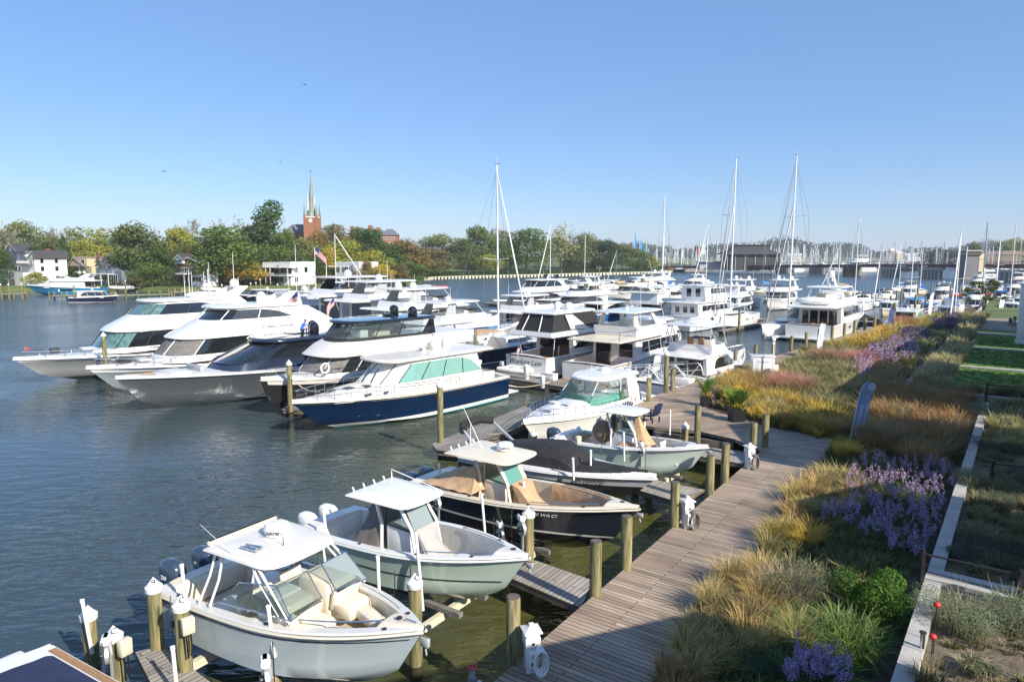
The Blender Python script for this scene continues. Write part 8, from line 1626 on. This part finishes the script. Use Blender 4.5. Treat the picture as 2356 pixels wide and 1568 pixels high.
# patio furniture
x, y = uv(86, 1.0); t = empty('patio_table', (x, y, 1.9), 0, 'dark table on the far right patio', 'table'); mb = MB(); mb.rbox((0, 0, .75), (1.6, 1, .05), 'black', .01); mb.build('table_top', t)
for sx in (-.7, .7):
    for sy in (-.4, .4): mb = MB(); mb.tube((sx, sy, 0), (sx, sy, .73), .03, 'black'); mb.build('leg', t)
for i, (u, v) in enumerate(((84.8, .4), (84.8, 1.6), (87.2, .4), (87.2, 1.6))):
    x, y = uv(u, v); t = empty('patio_chair', (x, y, 1.9), i*1.57, 'dark chair at the patio table', 'chair', 'chairs at the patio table'); mb = MB(); mb.rbox((0, 0, .45), (.5, .5, .05), 'black', .01); mb.build('seat', t); mb = MB(); mb.rbox((-.24, 0, .75), (.04, .5, .5), 'black', .01); mb.build('backrest', t)
    for sx in (-.2, .2):
        for sy in (-.2, .2): mb = MB(); mb.tube((sx, sy, 0), (sx, sy, .44), .02, 'black'); mb.build('leg', t)
# mooring ropes
mb = MB(); a = Vector((*g(1115, 872, .9), 1.0)); c = Vector((*g(1262, 880, .6), .6)); q = [a.lerp(c, i/8)-Vector((0, 0, .5*math.sin(PI*i/8))) for i in range(9)]; o = mb.path([p-a for p in q], .035, 'rope', 6).path([p-a+Vector((.15, .1, .05*math.sin(i))) for i, p in enumerate(q)], .03, 'rope', 6).build('mooring_rope', None, 60); o.location = a; tag(o, 'cream mooring ropes sagging from the blue yacht stern to the dock', 'rope')
# wash worker on grey yacht
def person(loc, rz, lab, shirt, legs, pose='kneel', s=1.):
    t = bpy.data.objects.new('person', None); 
    P_ = {'pel': (0, 0, .30), 'spine': (.10, 0, .52), 'chest': (.26, 0, .70), 'neck': (.34, 0, .82), 'head': (.40, 0, .93), 'htop': (.42, 0, 1.03), 'shl': (.26, .19, .72), 'ell': (.46, .22, .50), 'hal': (.66, .16, .32), 'shr': (.26, -.19, .72), 'elr': (.50, -.2, .54), 'har': (.72, -.1, .36), 'hipl': (0, .10, .27), 'knl': (.36, .13, .12), 'anl': (-.04, .13, .07), 'tol': (-.2, .13, .04), 'hipr': (0, -.10, .27), 'knr': (.40, -.12, .36), 'anr': (.36, -.12, .06), 'tor': (.55, -.12, .04)}
    k = list(P_); E_ = [('pel', 'spine'), ('spine', 'chest'), ('chest', 'neck'), ('neck', 'head'), ('head', 'htop'), ('chest', 'shl'), ('shl', 'ell'), ('ell', 'hal'), ('chest', 'shr'), ('shr', 'elr'), ('elr', 'har'), ('pel', 'hipl'), ('hipl', 'knl'), ('knl', 'anl'), ('anl', 'tol'), ('pel', 'hipr'), ('hipr', 'knr'), ('knr', 'anr'), ('anr', 'tor')]
    rad = {'pel': .13, 'spine': .12, 'chest': .14, 'neck': .05, 'head': .09, 'htop': .07, 'shl': .065, 'shr': .065, 'ell': .042, 'elr': .042, 'hal': .03, 'har': .03, 'hipl': .09, 'hipr': .09, 'knl': .065, 'knr': .065, 'anl': .045, 'anr': .045, 'tol': .035, 'tor': .035}
    me = bpy.data.meshes.new('person'); me.from_pydata([P_[q] for q in k], [(k.index(a), k.index(b_)) for a, b_ in E_], []); o = bpy.data.objects.new('person', me); COL.objects.link(o)
    md = o.modifiers.new('s', 'SKIN'); md.use_smooth_shade = True
    for i, q in enumerate(k): me.skin_vertices[0].data[i].radius = (rad[q], rad[q]); me.skin_vertices[0].data[i].use_root = (i == 0)
    o.modifiers.new('u', 'SUBSURF').levels = 2; o.modifiers['u'].render_levels = 2
    dg = bpy.context.evaluated_depsgraph_get(); m2 = bpy.data.meshes.new_from_object(o.evaluated_get(dg)); o.modifiers.clear(); o.data = m2; m2.materials.clear()
    for m in ('skin', shirt, legs): m2.materials.append(M[m])
    for p in m2.polygons:
        c = p.center; p.material_index = 2 if (c.z < .36 and not (c.x > .45 and c.z > .2)) else (1 if (c.z < .82 and c.x < .48 and c.z > .3) else 0)
        p.use_smooth = True
    o.location = loc; o.rotation_euler = (0, 0, rz); o.scale = (s,)*3; tag(o, lab, 'person')
    mb = MB(); mb.ell((.39, 0, 1.0), (.095, .09, .085), 'dark'); h = mb.build('hair', o)
    return o
y3 = next(o for o in bpy.data.objects if o.get('label', '').startswith('sleek dark grey')); mw = Matrix.Translation(y3.location) @ Matrix.Rotation(y3.rotation_euler[2], 4, 'Z')
person(mw @ Vector((9.3, .5, 4.2)), y3.rotation_euler[2]+PI, 'person in a blue polo shirt kneeling on the grey yacht roof, reaching forward', 'shirt_blue', 'trousers')
# extra dock boxes
for i, (u, w_) in enumerate(((1.5, 12), (1.5, -4.5), (1.4, 19))): 
    x, y = uw(u, w_); t = empty('dock_box', (x, y, .552), A2, ['white dock box left of the boarding steps', 'white dock box behind the express cruiser', 'white dock box farther left on the floating dock'][i], 'dock box'); mb = MB(); mb.rbox((0, 0, .22), (.6, 1.2, .44), 'white', .04); mb.build('chest', t); mb = MB(); mb.rbox((0, 0, .48), (.64, 1.25, .08), 'white', .03); mb.build('lid', t)
# ---------------- planting ----------------
def inpoly(x, y, P_):
    c = np.zeros(len(x), bool); n = len(P_)
    for i in range(n):
        x1, y1 = P_[i]; x2, y2 = P_[(i+1) % n]
        k = ((y1 > y) != (y2 > y)) & (x < (x2-x1)*(y-y1)/(y2-y1+1e-12)+x1); c ^= k
    return c
def scatter(P_, n, r):
    a = np.array(P_); lo, hi = a.min(0), a.max(0); out = np.zeros((0, 2))
    while len(out) < n:
        q = lo+(hi-lo)*r.random((n*2, 2)); q = q[inpoly(q[:, 0], q[:, 1], P_)]; out = np.vstack([out, q])
    return out[:n]
def blades(name, cent, nb, h, rad, wd, cb, ct, z0, seed=1, spread=.75, droop=.35, var=.45, mix=.38):
    """tussocks of arching blades; cb/ct = base and tip colours of the plant itself"""
    r = np.random.default_rng(seed); n = len(cent)*nb; k = np.repeat(np.arange(len(cent)), nb); sc = (.5+.85*r.random(len(cent))**.8)[k]
    az = r.random(n)*2*PI; rr = rad*np.sqrt(r.random(n))*sc; B = np.stack([cent[k, 0]+rr*.4*np.cos(az), cent[k, 1]+rr*.4*np.sin(az), np.full(n, z0) if np.isscalar(z0) else z0[k]], 1)
    az2 = az+r.normal(size=n)*.5; out = np.stack([np.cos(az2), np.sin(az2), np.zeros(n)], 1); H = h*sc*(.6+.55*r.random(n)); sp_ = spread*(.25+.9*r.random(n))
    mid = B+out*(H*sp_*.35)[:, None]+np.array([0, 0, 1])*(H*.62)[:, None]; tip = B+out*(H*sp_)[:, None]+np.array([0, 0, 1])*(H*(1-droop*r.random(n)))[:, None]
    s = np.cross(out, [0, 0, 1.]); s = s*np.cos(r.random(n)*PI)[:, None]+out*np.sin(r.random(n)*PI)[:, None]*.5; s /= np.linalg.norm(s, axis=1)[:, None]+1e-9; w = (wd*(.6+.8*r.random(n)))[:, None]
    V = np.stack([B-s*w, B+s*w, mid+s*w*.85, mid-s*w*.85, tip+s*w*.2, tip-s*w*.2], 1).reshape(-1, 3); i = np.arange(n)[:, None]*6; Fq = np.concatenate([i+np.array([0, 1, 2, 3]), i+np.array([3, 2, 4, 5])])
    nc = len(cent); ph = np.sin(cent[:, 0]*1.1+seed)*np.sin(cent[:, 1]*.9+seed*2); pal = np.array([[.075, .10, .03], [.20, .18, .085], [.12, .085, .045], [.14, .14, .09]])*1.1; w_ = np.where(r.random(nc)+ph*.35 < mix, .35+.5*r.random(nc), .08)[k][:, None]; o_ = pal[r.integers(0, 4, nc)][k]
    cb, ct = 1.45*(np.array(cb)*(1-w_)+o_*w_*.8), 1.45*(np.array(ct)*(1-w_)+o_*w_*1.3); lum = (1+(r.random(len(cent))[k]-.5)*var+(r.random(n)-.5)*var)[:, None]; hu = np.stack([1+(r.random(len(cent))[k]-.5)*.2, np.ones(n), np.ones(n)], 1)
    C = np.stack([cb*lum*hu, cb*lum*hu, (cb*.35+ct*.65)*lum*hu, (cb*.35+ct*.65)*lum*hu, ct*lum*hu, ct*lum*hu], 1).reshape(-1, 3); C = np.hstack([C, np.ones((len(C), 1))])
    return npmesh(name, V, Fq, C, 'leaf')
def grass(lab, P_, dens, nb, h, rad, wd, cb, ct, z0=1.27, seed=1, name='ornamental_grass', kind='stuff', **k):
    a = np.array(P_); A_ = abs(sum(P_[i][0]*P_[(i+1) % len(P_)][1]-P_[(i+1) % len(P_)][0]*P_[i][1] for i in range(len(P_))))/2
    c = scatter(P_, max(3, int(A_*dens)), np.random.default_rng(seed)); o = obj(name, blades(name, c, nb, h, rad, wd, cb, ct, z0, seed, **k)); tag(o, lab, 'grass', kind=kind); return o
def pz(pts, z=1.6): return [g(x, y, z) for x, y in pts]
STRAW = ((.16, .15, .035), (.46, .33, .13)); GOLD = ((.20, .17, .02), (.50, .33, .06)); BROWN = ((.12, .085, .03), (.34, .19, .075)); OLIVE = ((.08, .10, .03), (.26, .23, .10)); GREEN = ((.04, .085, .015), (.10, .17, .03)); SILV = ((.12, .14, .08), (.33, .35, .22)); PINK = ((.12, .10, .04), (.48, .17, .16)); GREYG = ((.10, .11, .07), (.30, .29, .2))
bed_near = [(3.9, 14.3), (6.9, 18.6), (10.0, 23.0), (13.5, 28.6), (15.6, 32.0), (17.5, 31.0), uv(22, -.5), uv(-6, -.5), (-1.5, 6.5)]
bed_far = [(15.6, 32.2), (13.9, 34.2), (12.6, 37.0), (11.8, 39), (13.8, 42.6), (22.0, 55), (29, 62.6), (48.4, 84.6), (66, 104), uv(100, -5.2), uv(60, -4.8), uv(34, -5.0), uv(33, -.5), uv(22, -.5), (17.5, 31.0)]
grass('dark green undergrowth filling the near planting bed between the taller grasses', bed_near, 16, 30, .36, .35, .012, (.04, .06, .015), (.11, .13, .035), seed=2, name='ground_cover')
grass('mixed brown and green undergrowth of the far planting bed', bed_far, 6, 22, .42, .45, .02, (.06, .065, .02), (.19, .15, .06), seed=3, name='ground_cover')
NB = lambda *p: [g(x, y, 1.6) for x, y in p]
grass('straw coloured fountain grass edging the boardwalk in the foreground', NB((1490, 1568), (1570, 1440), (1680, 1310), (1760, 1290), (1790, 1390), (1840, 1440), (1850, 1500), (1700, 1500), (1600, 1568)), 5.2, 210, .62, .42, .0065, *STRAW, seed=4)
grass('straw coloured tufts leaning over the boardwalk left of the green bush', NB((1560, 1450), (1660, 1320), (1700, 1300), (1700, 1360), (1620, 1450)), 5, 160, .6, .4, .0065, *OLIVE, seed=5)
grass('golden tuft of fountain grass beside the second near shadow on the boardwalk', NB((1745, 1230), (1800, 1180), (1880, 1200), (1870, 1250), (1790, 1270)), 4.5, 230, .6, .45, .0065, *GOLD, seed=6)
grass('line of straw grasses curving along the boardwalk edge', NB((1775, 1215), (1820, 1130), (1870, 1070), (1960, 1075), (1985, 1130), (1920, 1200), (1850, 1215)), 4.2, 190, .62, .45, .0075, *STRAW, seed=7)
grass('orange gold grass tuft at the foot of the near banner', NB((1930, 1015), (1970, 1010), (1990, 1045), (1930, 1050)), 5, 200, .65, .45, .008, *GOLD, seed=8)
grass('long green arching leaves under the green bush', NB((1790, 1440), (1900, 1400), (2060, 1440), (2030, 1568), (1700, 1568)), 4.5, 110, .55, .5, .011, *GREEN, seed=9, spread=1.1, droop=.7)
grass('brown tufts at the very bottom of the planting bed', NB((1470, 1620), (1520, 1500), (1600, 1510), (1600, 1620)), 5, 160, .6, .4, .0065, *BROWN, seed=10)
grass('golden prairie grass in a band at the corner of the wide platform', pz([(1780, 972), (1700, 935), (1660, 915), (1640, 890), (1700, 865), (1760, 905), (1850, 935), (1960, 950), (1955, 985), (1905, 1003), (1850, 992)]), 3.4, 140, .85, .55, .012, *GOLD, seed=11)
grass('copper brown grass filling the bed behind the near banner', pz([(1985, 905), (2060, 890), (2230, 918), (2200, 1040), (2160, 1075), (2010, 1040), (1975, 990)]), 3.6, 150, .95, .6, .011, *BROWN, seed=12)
grass('olive tan grasses in the middle of the far bed', pz([(1800, 855), (1850, 810), (1930, 790), (1990, 830), (2000, 900), (1960, 945), (1860, 930), (1790, 900)]), 2.2, 150, .95, .7, .013, *OLIVE, seed=13)
grass('tan brown grasses around the white cabinet', pz([(1660, 915), (1640, 885), (1700, 850), (1800, 850), (1830, 905), (1790, 930), (1720, 905)]), 2.4, 150, .95, .65, .012, (.14, .11, .03), (.40, .26, .09), seed=14)
grass('rust brown grass beyond the pink grasses', pz([(1985, 850), (2080, 850), (2060, 895), (1990, 910)]), 2.4, 110, 1.0, .7, .014, *BROWN, seed=15)
grass('golden grass along the far boardwalk edge', pz([(1840, 830), (1950, 790), (2060, 752), (2120, 735), (2130, 752), (2040, 785), (1900, 820)]), 1.5, 90, 1.05, .8, .02, *GOLD, seed=16)
grass('green gold grasses near the far end of the bed', pz([(2120, 735), (2160, 722), (2240, 722), (2220, 745), (2120, 760)]), 1.8, 60, .8, .7, .03, (.09, .12, .02), (.30, .28, .06), seed=17)
grass('olive grass between the violet and lilac flowers', pz([(2060, 790), (2130, 765), (2170, 775), (2130, 815), (2090, 840), (2050, 830)]), 1.4, 80, 1.05, .8, .022, *OLIVE, seed=18)
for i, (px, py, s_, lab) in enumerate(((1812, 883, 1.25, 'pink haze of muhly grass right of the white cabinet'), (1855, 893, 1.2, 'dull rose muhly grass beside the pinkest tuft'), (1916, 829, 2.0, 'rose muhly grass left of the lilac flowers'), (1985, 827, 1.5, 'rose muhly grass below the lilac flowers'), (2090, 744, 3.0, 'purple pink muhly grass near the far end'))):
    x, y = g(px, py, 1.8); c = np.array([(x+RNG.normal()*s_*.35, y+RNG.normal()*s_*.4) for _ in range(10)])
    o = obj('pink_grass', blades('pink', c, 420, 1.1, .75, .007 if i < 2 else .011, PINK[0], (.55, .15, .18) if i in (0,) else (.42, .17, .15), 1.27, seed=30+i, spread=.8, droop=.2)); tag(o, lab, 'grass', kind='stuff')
# flowers: leafy stems topped by columns of small blossoms
def asters(lab, P_, n, h, col, seed, bs=.018, zone=1.27, leafn=26, big=.13):
    r = np.random.default_rng(seed); c = scatter(P_, n, r); L_ = []; S_ = []
    for x, y in c:
        hh = h*(.75+.45*r.random()); lx, ly = r.normal()*.1, r.normal()*.1
        for k in range(4): f = k/3; L_.append((x+lx+r.normal()*.03, y+ly+r.normal()*.03, zone+hh*(.72+.3*f), big*.55*(1-.45*f), big*.55*(1-.45*f), big*.55))
        S_.append((x, y, zone+hh*.42, .13, .13, hh*.4))
    t = empty('aster_patch', (*c.mean(0), 1.2), 0); bpy.data.objects.remove(t)
    me = leafmesh('asters', L_, len(L_)*12, bs, col=col, seed=seed, var=.45, hue=.06, shell=.8, flat=.8); o = obj('aster_flowers', me); tag(o, lab, 'flowers', kind='stuff')
    me = leafmesh('aster_leaves', S_, n*leafn, .03, col=(.055, .10, .025), seed=seed+1, var=.5, shell=.3); o2 = obj('aster_leaves', me, o)
    return o
asters('lilac asters in sun at the top of the near flower bed', NB((1935, 1090), (2010, 1062), (2190, 1072), (2185, 1130), (2080, 1140), (1960, 1150)), 150, .8, (.44, .31, .42), 51, .02)
asters('violet asters filling the middle of the near flower bed', NB((1900, 1180), (1960, 1150), (2080, 1130), (2180, 1130), (2150, 1230), (2125, 1290), (2040, 1270), (1960, 1215), (1900, 1200)), 190, .72, (.37, .29, .46), 52, .02)
asters('violet asters at the bottom edge of the picture', NB((1810, 1568), (1840, 1530), (1930, 1530), (1960, 1568), (1960, 1600), (1800, 1600)), 45, .85, (.38, .29, .48), 53, .02)
asters('lilac asters in the far bed before the lawns', pz([(1990, 810), (2060, 785), (2110, 800), (2110, 830), (2040, 850), (1990, 835)]), 150, 1.15, (.42, .30, .42), 54, .04, big=.24)
asters('small lilac aster clump behind the near banner', pz([(1965, 840), (2015, 838), (2010, 870), (1960, 880)]), 60, 1.1, (.5, .34, .5), 55, .032, big=.2)
asters('dark violet flowers beyond the lilac asters', pz([(2060, 772), (2110, 760), (2140, 772), (2130, 792), (2070, 795)]), 200, 1.0, (.10, .08, .19), 56, .045, big=.26)
asters('dusky violet flowers near the small leafy tree', pz([(2140, 740), (2190, 722), (2220, 735), (2200, 752), (2150, 760)]), 170, .75, (.13, .10, .22), 57, .06, big=.34)
# shrubs
def bush(lab, px, py, z, w, h, col, seed, n=7000, leaf=.022, name='shrub', lumps=None, var=.4, zb=1.27, shell=.75, twigs=None):
    x, y = g(px, py, z); r = random.Random(seed); t = empty(name, (x, y, zb), 0, lab, 'shrub'); L_ = lumps or [(r.uniform(-.35, .35)*w, r.uniform(-.35, .35)*w, h*r.uniform(.35, .72), w*r.uniform(.18, .3), w*r.uniform(.18, .3), h*r.uniform(.2, .3)) for _ in range(9)]+[(0, 0, h*.4, w*.36, w*.36, h*.36)]
    obj('foliage', leafmesh('bush', L_, n, leaf, col=col, seed=seed, var=var, shell=shell), t)
    mb = MB()
    for i in range(12): a_ = r.random()*2*PI; mb.path([(0, 0, 0), (w*.15*math.cos(a_), w*.15*math.sin(a_), h*.3), (w*.33*math.cos(a_), w*.33*math.sin(a_), h*.62)], [.02, .013, .005], 'bark', 5)
    mb.build('stems', t, 60)
    if twigs:
        rg_ = np.random.default_rng(seed); c = np.zeros((1, 2)); obj('twigs', blades('tw', c, twigs[0], h*1.05, w*.8, .006, twigs[1], twigs[2], 0., seed=seed, spread=.7, droop=.55), t)
    return t
bush('glossy bright green rounded bush with several lobes in the foreground bed', 2010, 1400, 1.6, 1.25, .95, (.085, .17, .02), 61, 12000, .026, lumps=[(-.55, .32, .85, .34, .34, .3), (.02, -.13, .65, .52, .5, .46), (.55, .4, .82, .38, .36, .32), (.38, -.32, .5, .42, .4, .38), (-.2, .05, .5, .46, .44, .4)], shell=.85)
bush('grey green dome shaped shrub with dry curling twigs left of the green bush', 1812, 1360, 1.6, 1.55, 1.0, (.17, .18, .09), 62, 12000, .014, twigs=(600, (.13, .11, .07), (.38, .32, .22)))
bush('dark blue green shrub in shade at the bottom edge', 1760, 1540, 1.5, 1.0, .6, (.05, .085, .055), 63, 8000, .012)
bush('small grey green shrub just right of the boardwalk shadow', 1925, 1100, 1.6, 1.6, .6, (.13, .15, .07), 64, 8000, .016, twigs=(200, (.12, .11, .06), (.32, .28, .18)))
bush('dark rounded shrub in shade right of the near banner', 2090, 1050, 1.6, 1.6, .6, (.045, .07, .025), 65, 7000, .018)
bush('silvery grey shrub in the middle of the brown grasses', 2085, 960, 1.7, 1.6, .8, (.20, .20, .11), 66, 6000, .02, twigs=(160, (.2, .18, .1), (.42, .38, .24)))
bush('silver shrub nearest the retaining wall, on the lower right terrace', 2215, 1425, 2.0, 1.7, .95, (.24, .27, .15), 67, 9000, .013, zb=1.72, twigs=(260, (.16, .17, .09), (.38, .42, .24)))
bush('second silver shrub cut by the right edge, lower right', 2330, 1420, 2.0, 1.5, .9, (.22, .25, .14), 68, 6000, .013, zb=1.72, twigs=(160, (.16, .17, .09), (.38, .42, .24)))
bush('pale silver shrub on the terrace just above the shaded strip', 2235, 1105, 2.0, 1.3, .8, (.26, .28, .16), 69, 7000, .015, zb=1.72, twigs=(260, (.18, .18, .1), (.45, .46, .28)))
bush('pale low silver shrub right of the taller pale one', 2305, 1115, 2.0, 1.3, .5, (.24, .25, .13), 70, 6000, .015, zb=1.72)
bush('pale green shrub at the corner of the terrace wall', 2270, 945, 2.0, 2.2, .8, (.20, .22, .12), 71, 8000, .02, zb=1.72, twigs=(220, (.18, .18, .1), (.42, .43, .26)))
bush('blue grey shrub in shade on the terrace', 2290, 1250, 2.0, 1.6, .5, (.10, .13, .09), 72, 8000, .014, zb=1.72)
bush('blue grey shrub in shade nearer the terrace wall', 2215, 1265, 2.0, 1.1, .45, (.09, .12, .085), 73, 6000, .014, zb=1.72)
bush('wide blue grey shrub band on the upper terrace', 2290, 1025, 2.0, 2.4, .6, (.11, .14, .09), 74, 8000, .018, zb=1.72)
bush('bright green shrub in the far bed by the lilac asters', 2145, 840, 1.6, 1.8, .8, (.12, .17, .025), 75, 4000, .03); bush('deep green shrub at the wall corner behind the banner', 2030, 880, 1.6, 1.6, .8, (.05, .09, .02), 76, 4000, .03)
bush('green shrub at the second lawn corner', 2135, 800, 1.6, 2.2, .9, (.10, .14, .03), 77, 3500, .04)
ter1 = uvbox(6.6, 14, .5, 3.4); ter2 = uvbox(20, 27, .5, 3.6)
grass('dark fountain grass band on the terrace above the bottom silver shrubs', uvbox(8.6, 13.4, .7, 4.5), 5, 130, .42, .35, .009, (.05, .06, .02), (.2, .18, .09), 1.72, 80)
grass('olive fountain grass on the upper terrace beside the wall', uvbox(20.5, 27, .6, 4.5), 4, 120, .5, .4, .011, (.10, .10, .03), (.30, .26, .11), 1.72, 81)
grass('small fountain grass tuft at the bottom right corner', uvbox(-1.4, .6, .5, 2.4), 5, 160, .45, .4, .008, (.07, .08, .02), (.25, .2, .09), 1.72, 82)
grass('olive grass hedge in front of the nearest lawn', uvbox(34.2, 35.8, -3.4, 6), 4, 110, .65, .4, .014, (.08, .09, .03), (.28, .25, .11), 1.8, 83)
grass('pale grass hedge along the wall left of the lawns', uvbox(36, 60, -3.9, -2.2), 3, 90, .75, .5, .02, (.11, .11, .04), (.38, .34, .18), 1.8, 84)
grass('pale grass hedge along the wall farther up', uvbox(60, 100, -3.9, -2.6), 2, 60, .8, .6, .03, (.11, .11, .04), (.36, .32, .17), 1.8, 85)
for i, u in enumerate((46.6, 59.8)): pass
for (u0, u1, lab, s_) in ((36.0, 45.6, 'short green lawn turf nearest the wall corner', 86), (46.6, 58.8, 'short green turf of the second lawn', 87), (59.8, 72.6, 'short green turf of the third lawn', 88)):
    grass(lab, uvbox(u0+.1, u1-.1, -1.9, 3.4), 9, 26, .07, .32, .012, (.05, .11, .012), (.12, .22, .025), 1.86, s_, name='turf', mix=-9., var=.2)
# small near tree at the far end
x, y = g(2262, 722, 1.5); zt = zat(y, 640); t = empty('small_tree', (x, y, 1.3), 0, 'small leafy tree with thin stems by the distant white cabinet', 'tree'); r = random.Random(3); L_ = [(r.uniform(-2.2, 2.2), r.uniform(-2, 2), r.uniform(.45, 1)*(zt-1.3)*.92, .55, .55, .3) for _ in range(26)]
obj('crown', leafmesh('small_crown', L_, 2300, .14, col=(.10, .13, .02), seed=9, var=.6, shell=.2, flat=.4), t); mb = MB()
for i in range(9): a_ = r.random()*6.28; mb.path([(0, 0, 0), (.3*math.cos(a_), .3*math.sin(a_), (zt-1.3)*.4), (1.6*math.cos(a_), 1.6*math.sin(a_), (zt-1.3)*.85)], [.09, .05, .02], 'bark', 5)
mb.build('trunk', t, 60)

grass('sparse low herbs over the bare mulch of the lower right terrace', uvbox(-6, 5, .5, 3.6), 6, 20, .16, .3, .012, (.05, .06, .02), (.16, .15, .06), 1.72, 90, name='ground_cover')
grass('low grey green ground cover on the middle right terrace', uvbox(6.4, 20, .5, 4.5), 6, 34, .3, .35, .012, (.06, .08, .04), (.19, .21, .12), 1.72, 91, name='ground_cover')
grass('dense olive ground cover at the far end of the terrace', uvbox(26, 33.2, .5, 5), 5, 60, .5, .4, .014, (.07, .09, .03), (.26, .25, .12), 1.72, 92, name='ground_cover')

for i, (u, v, w_, h, c) in enumerate([(1.6, 1.3, .7, .35, (.16, .17, .09)), (3.2, 3.0, .8, .5, (.2, .22, .12)), (.4, 2.2, .5, .3, (.12, .13, .06)), (7.6, 1.4, .9, .5, (.13, .15, .09)), (10.6, 2.6, 1.2, .55, (.12, .14, .08)), (13.2, 1.2, .9, .5, (.15, .16, .09)), (17.6, 2.2, 1.2, .5, (.2, .2, .11)), (19.4, 1.0, .9, .45, (.16, .17, .09))]):
    x, y = uv(u, v); px_ = 0; t = bush(['small silvery shrub on the bare mulch by the bird feeders', 'silvery shrub behind the nearest silver shrub at the right edge', 'tiny green tuft shrub on the bottom right mulch', 'grey shrub just above the cross wall', 'broad grey green shrub in the shaded terrace strip', 'grey green shrub beside the wall opposite the violet asters', 'pale shrub beyond the middle fence posts', 'low pale shrub by the wall opposite the upper asters'][i], 1200, 1400, 1, w_, h, c, 100+i, 3500, .016, zb=1.72, twigs=(90, (.16, .16, .09), (.36, .37, .22))); t.location = (x, y, 1.72)
# ---------------- haze ----------------
m = bpy.data.materials.new('haze'); m.use_nodes = True; nt = m.node_tree; nt.nodes.remove(nt.nodes['Principled BSDF'])
pv = nt.nodes.new('ShaderNodeVolumePrincipled'); pv.inputs['Color'].default_value = (.85, .92, 1, 1); pv.inputs['Density'].default_value = .00017; nt.links.new(pv.outputs[0], nt.nodes['Material Output'].inputs['Volume']); M['haze'] = m
mb = MB(); mb.box((0, 3700, 38), (9000, 7800, 86), 'haze'); o = mb.build('haze', None, 0); tag(o, 'thin pale air over the creek and the far shore', 'haze', kind='stuff')
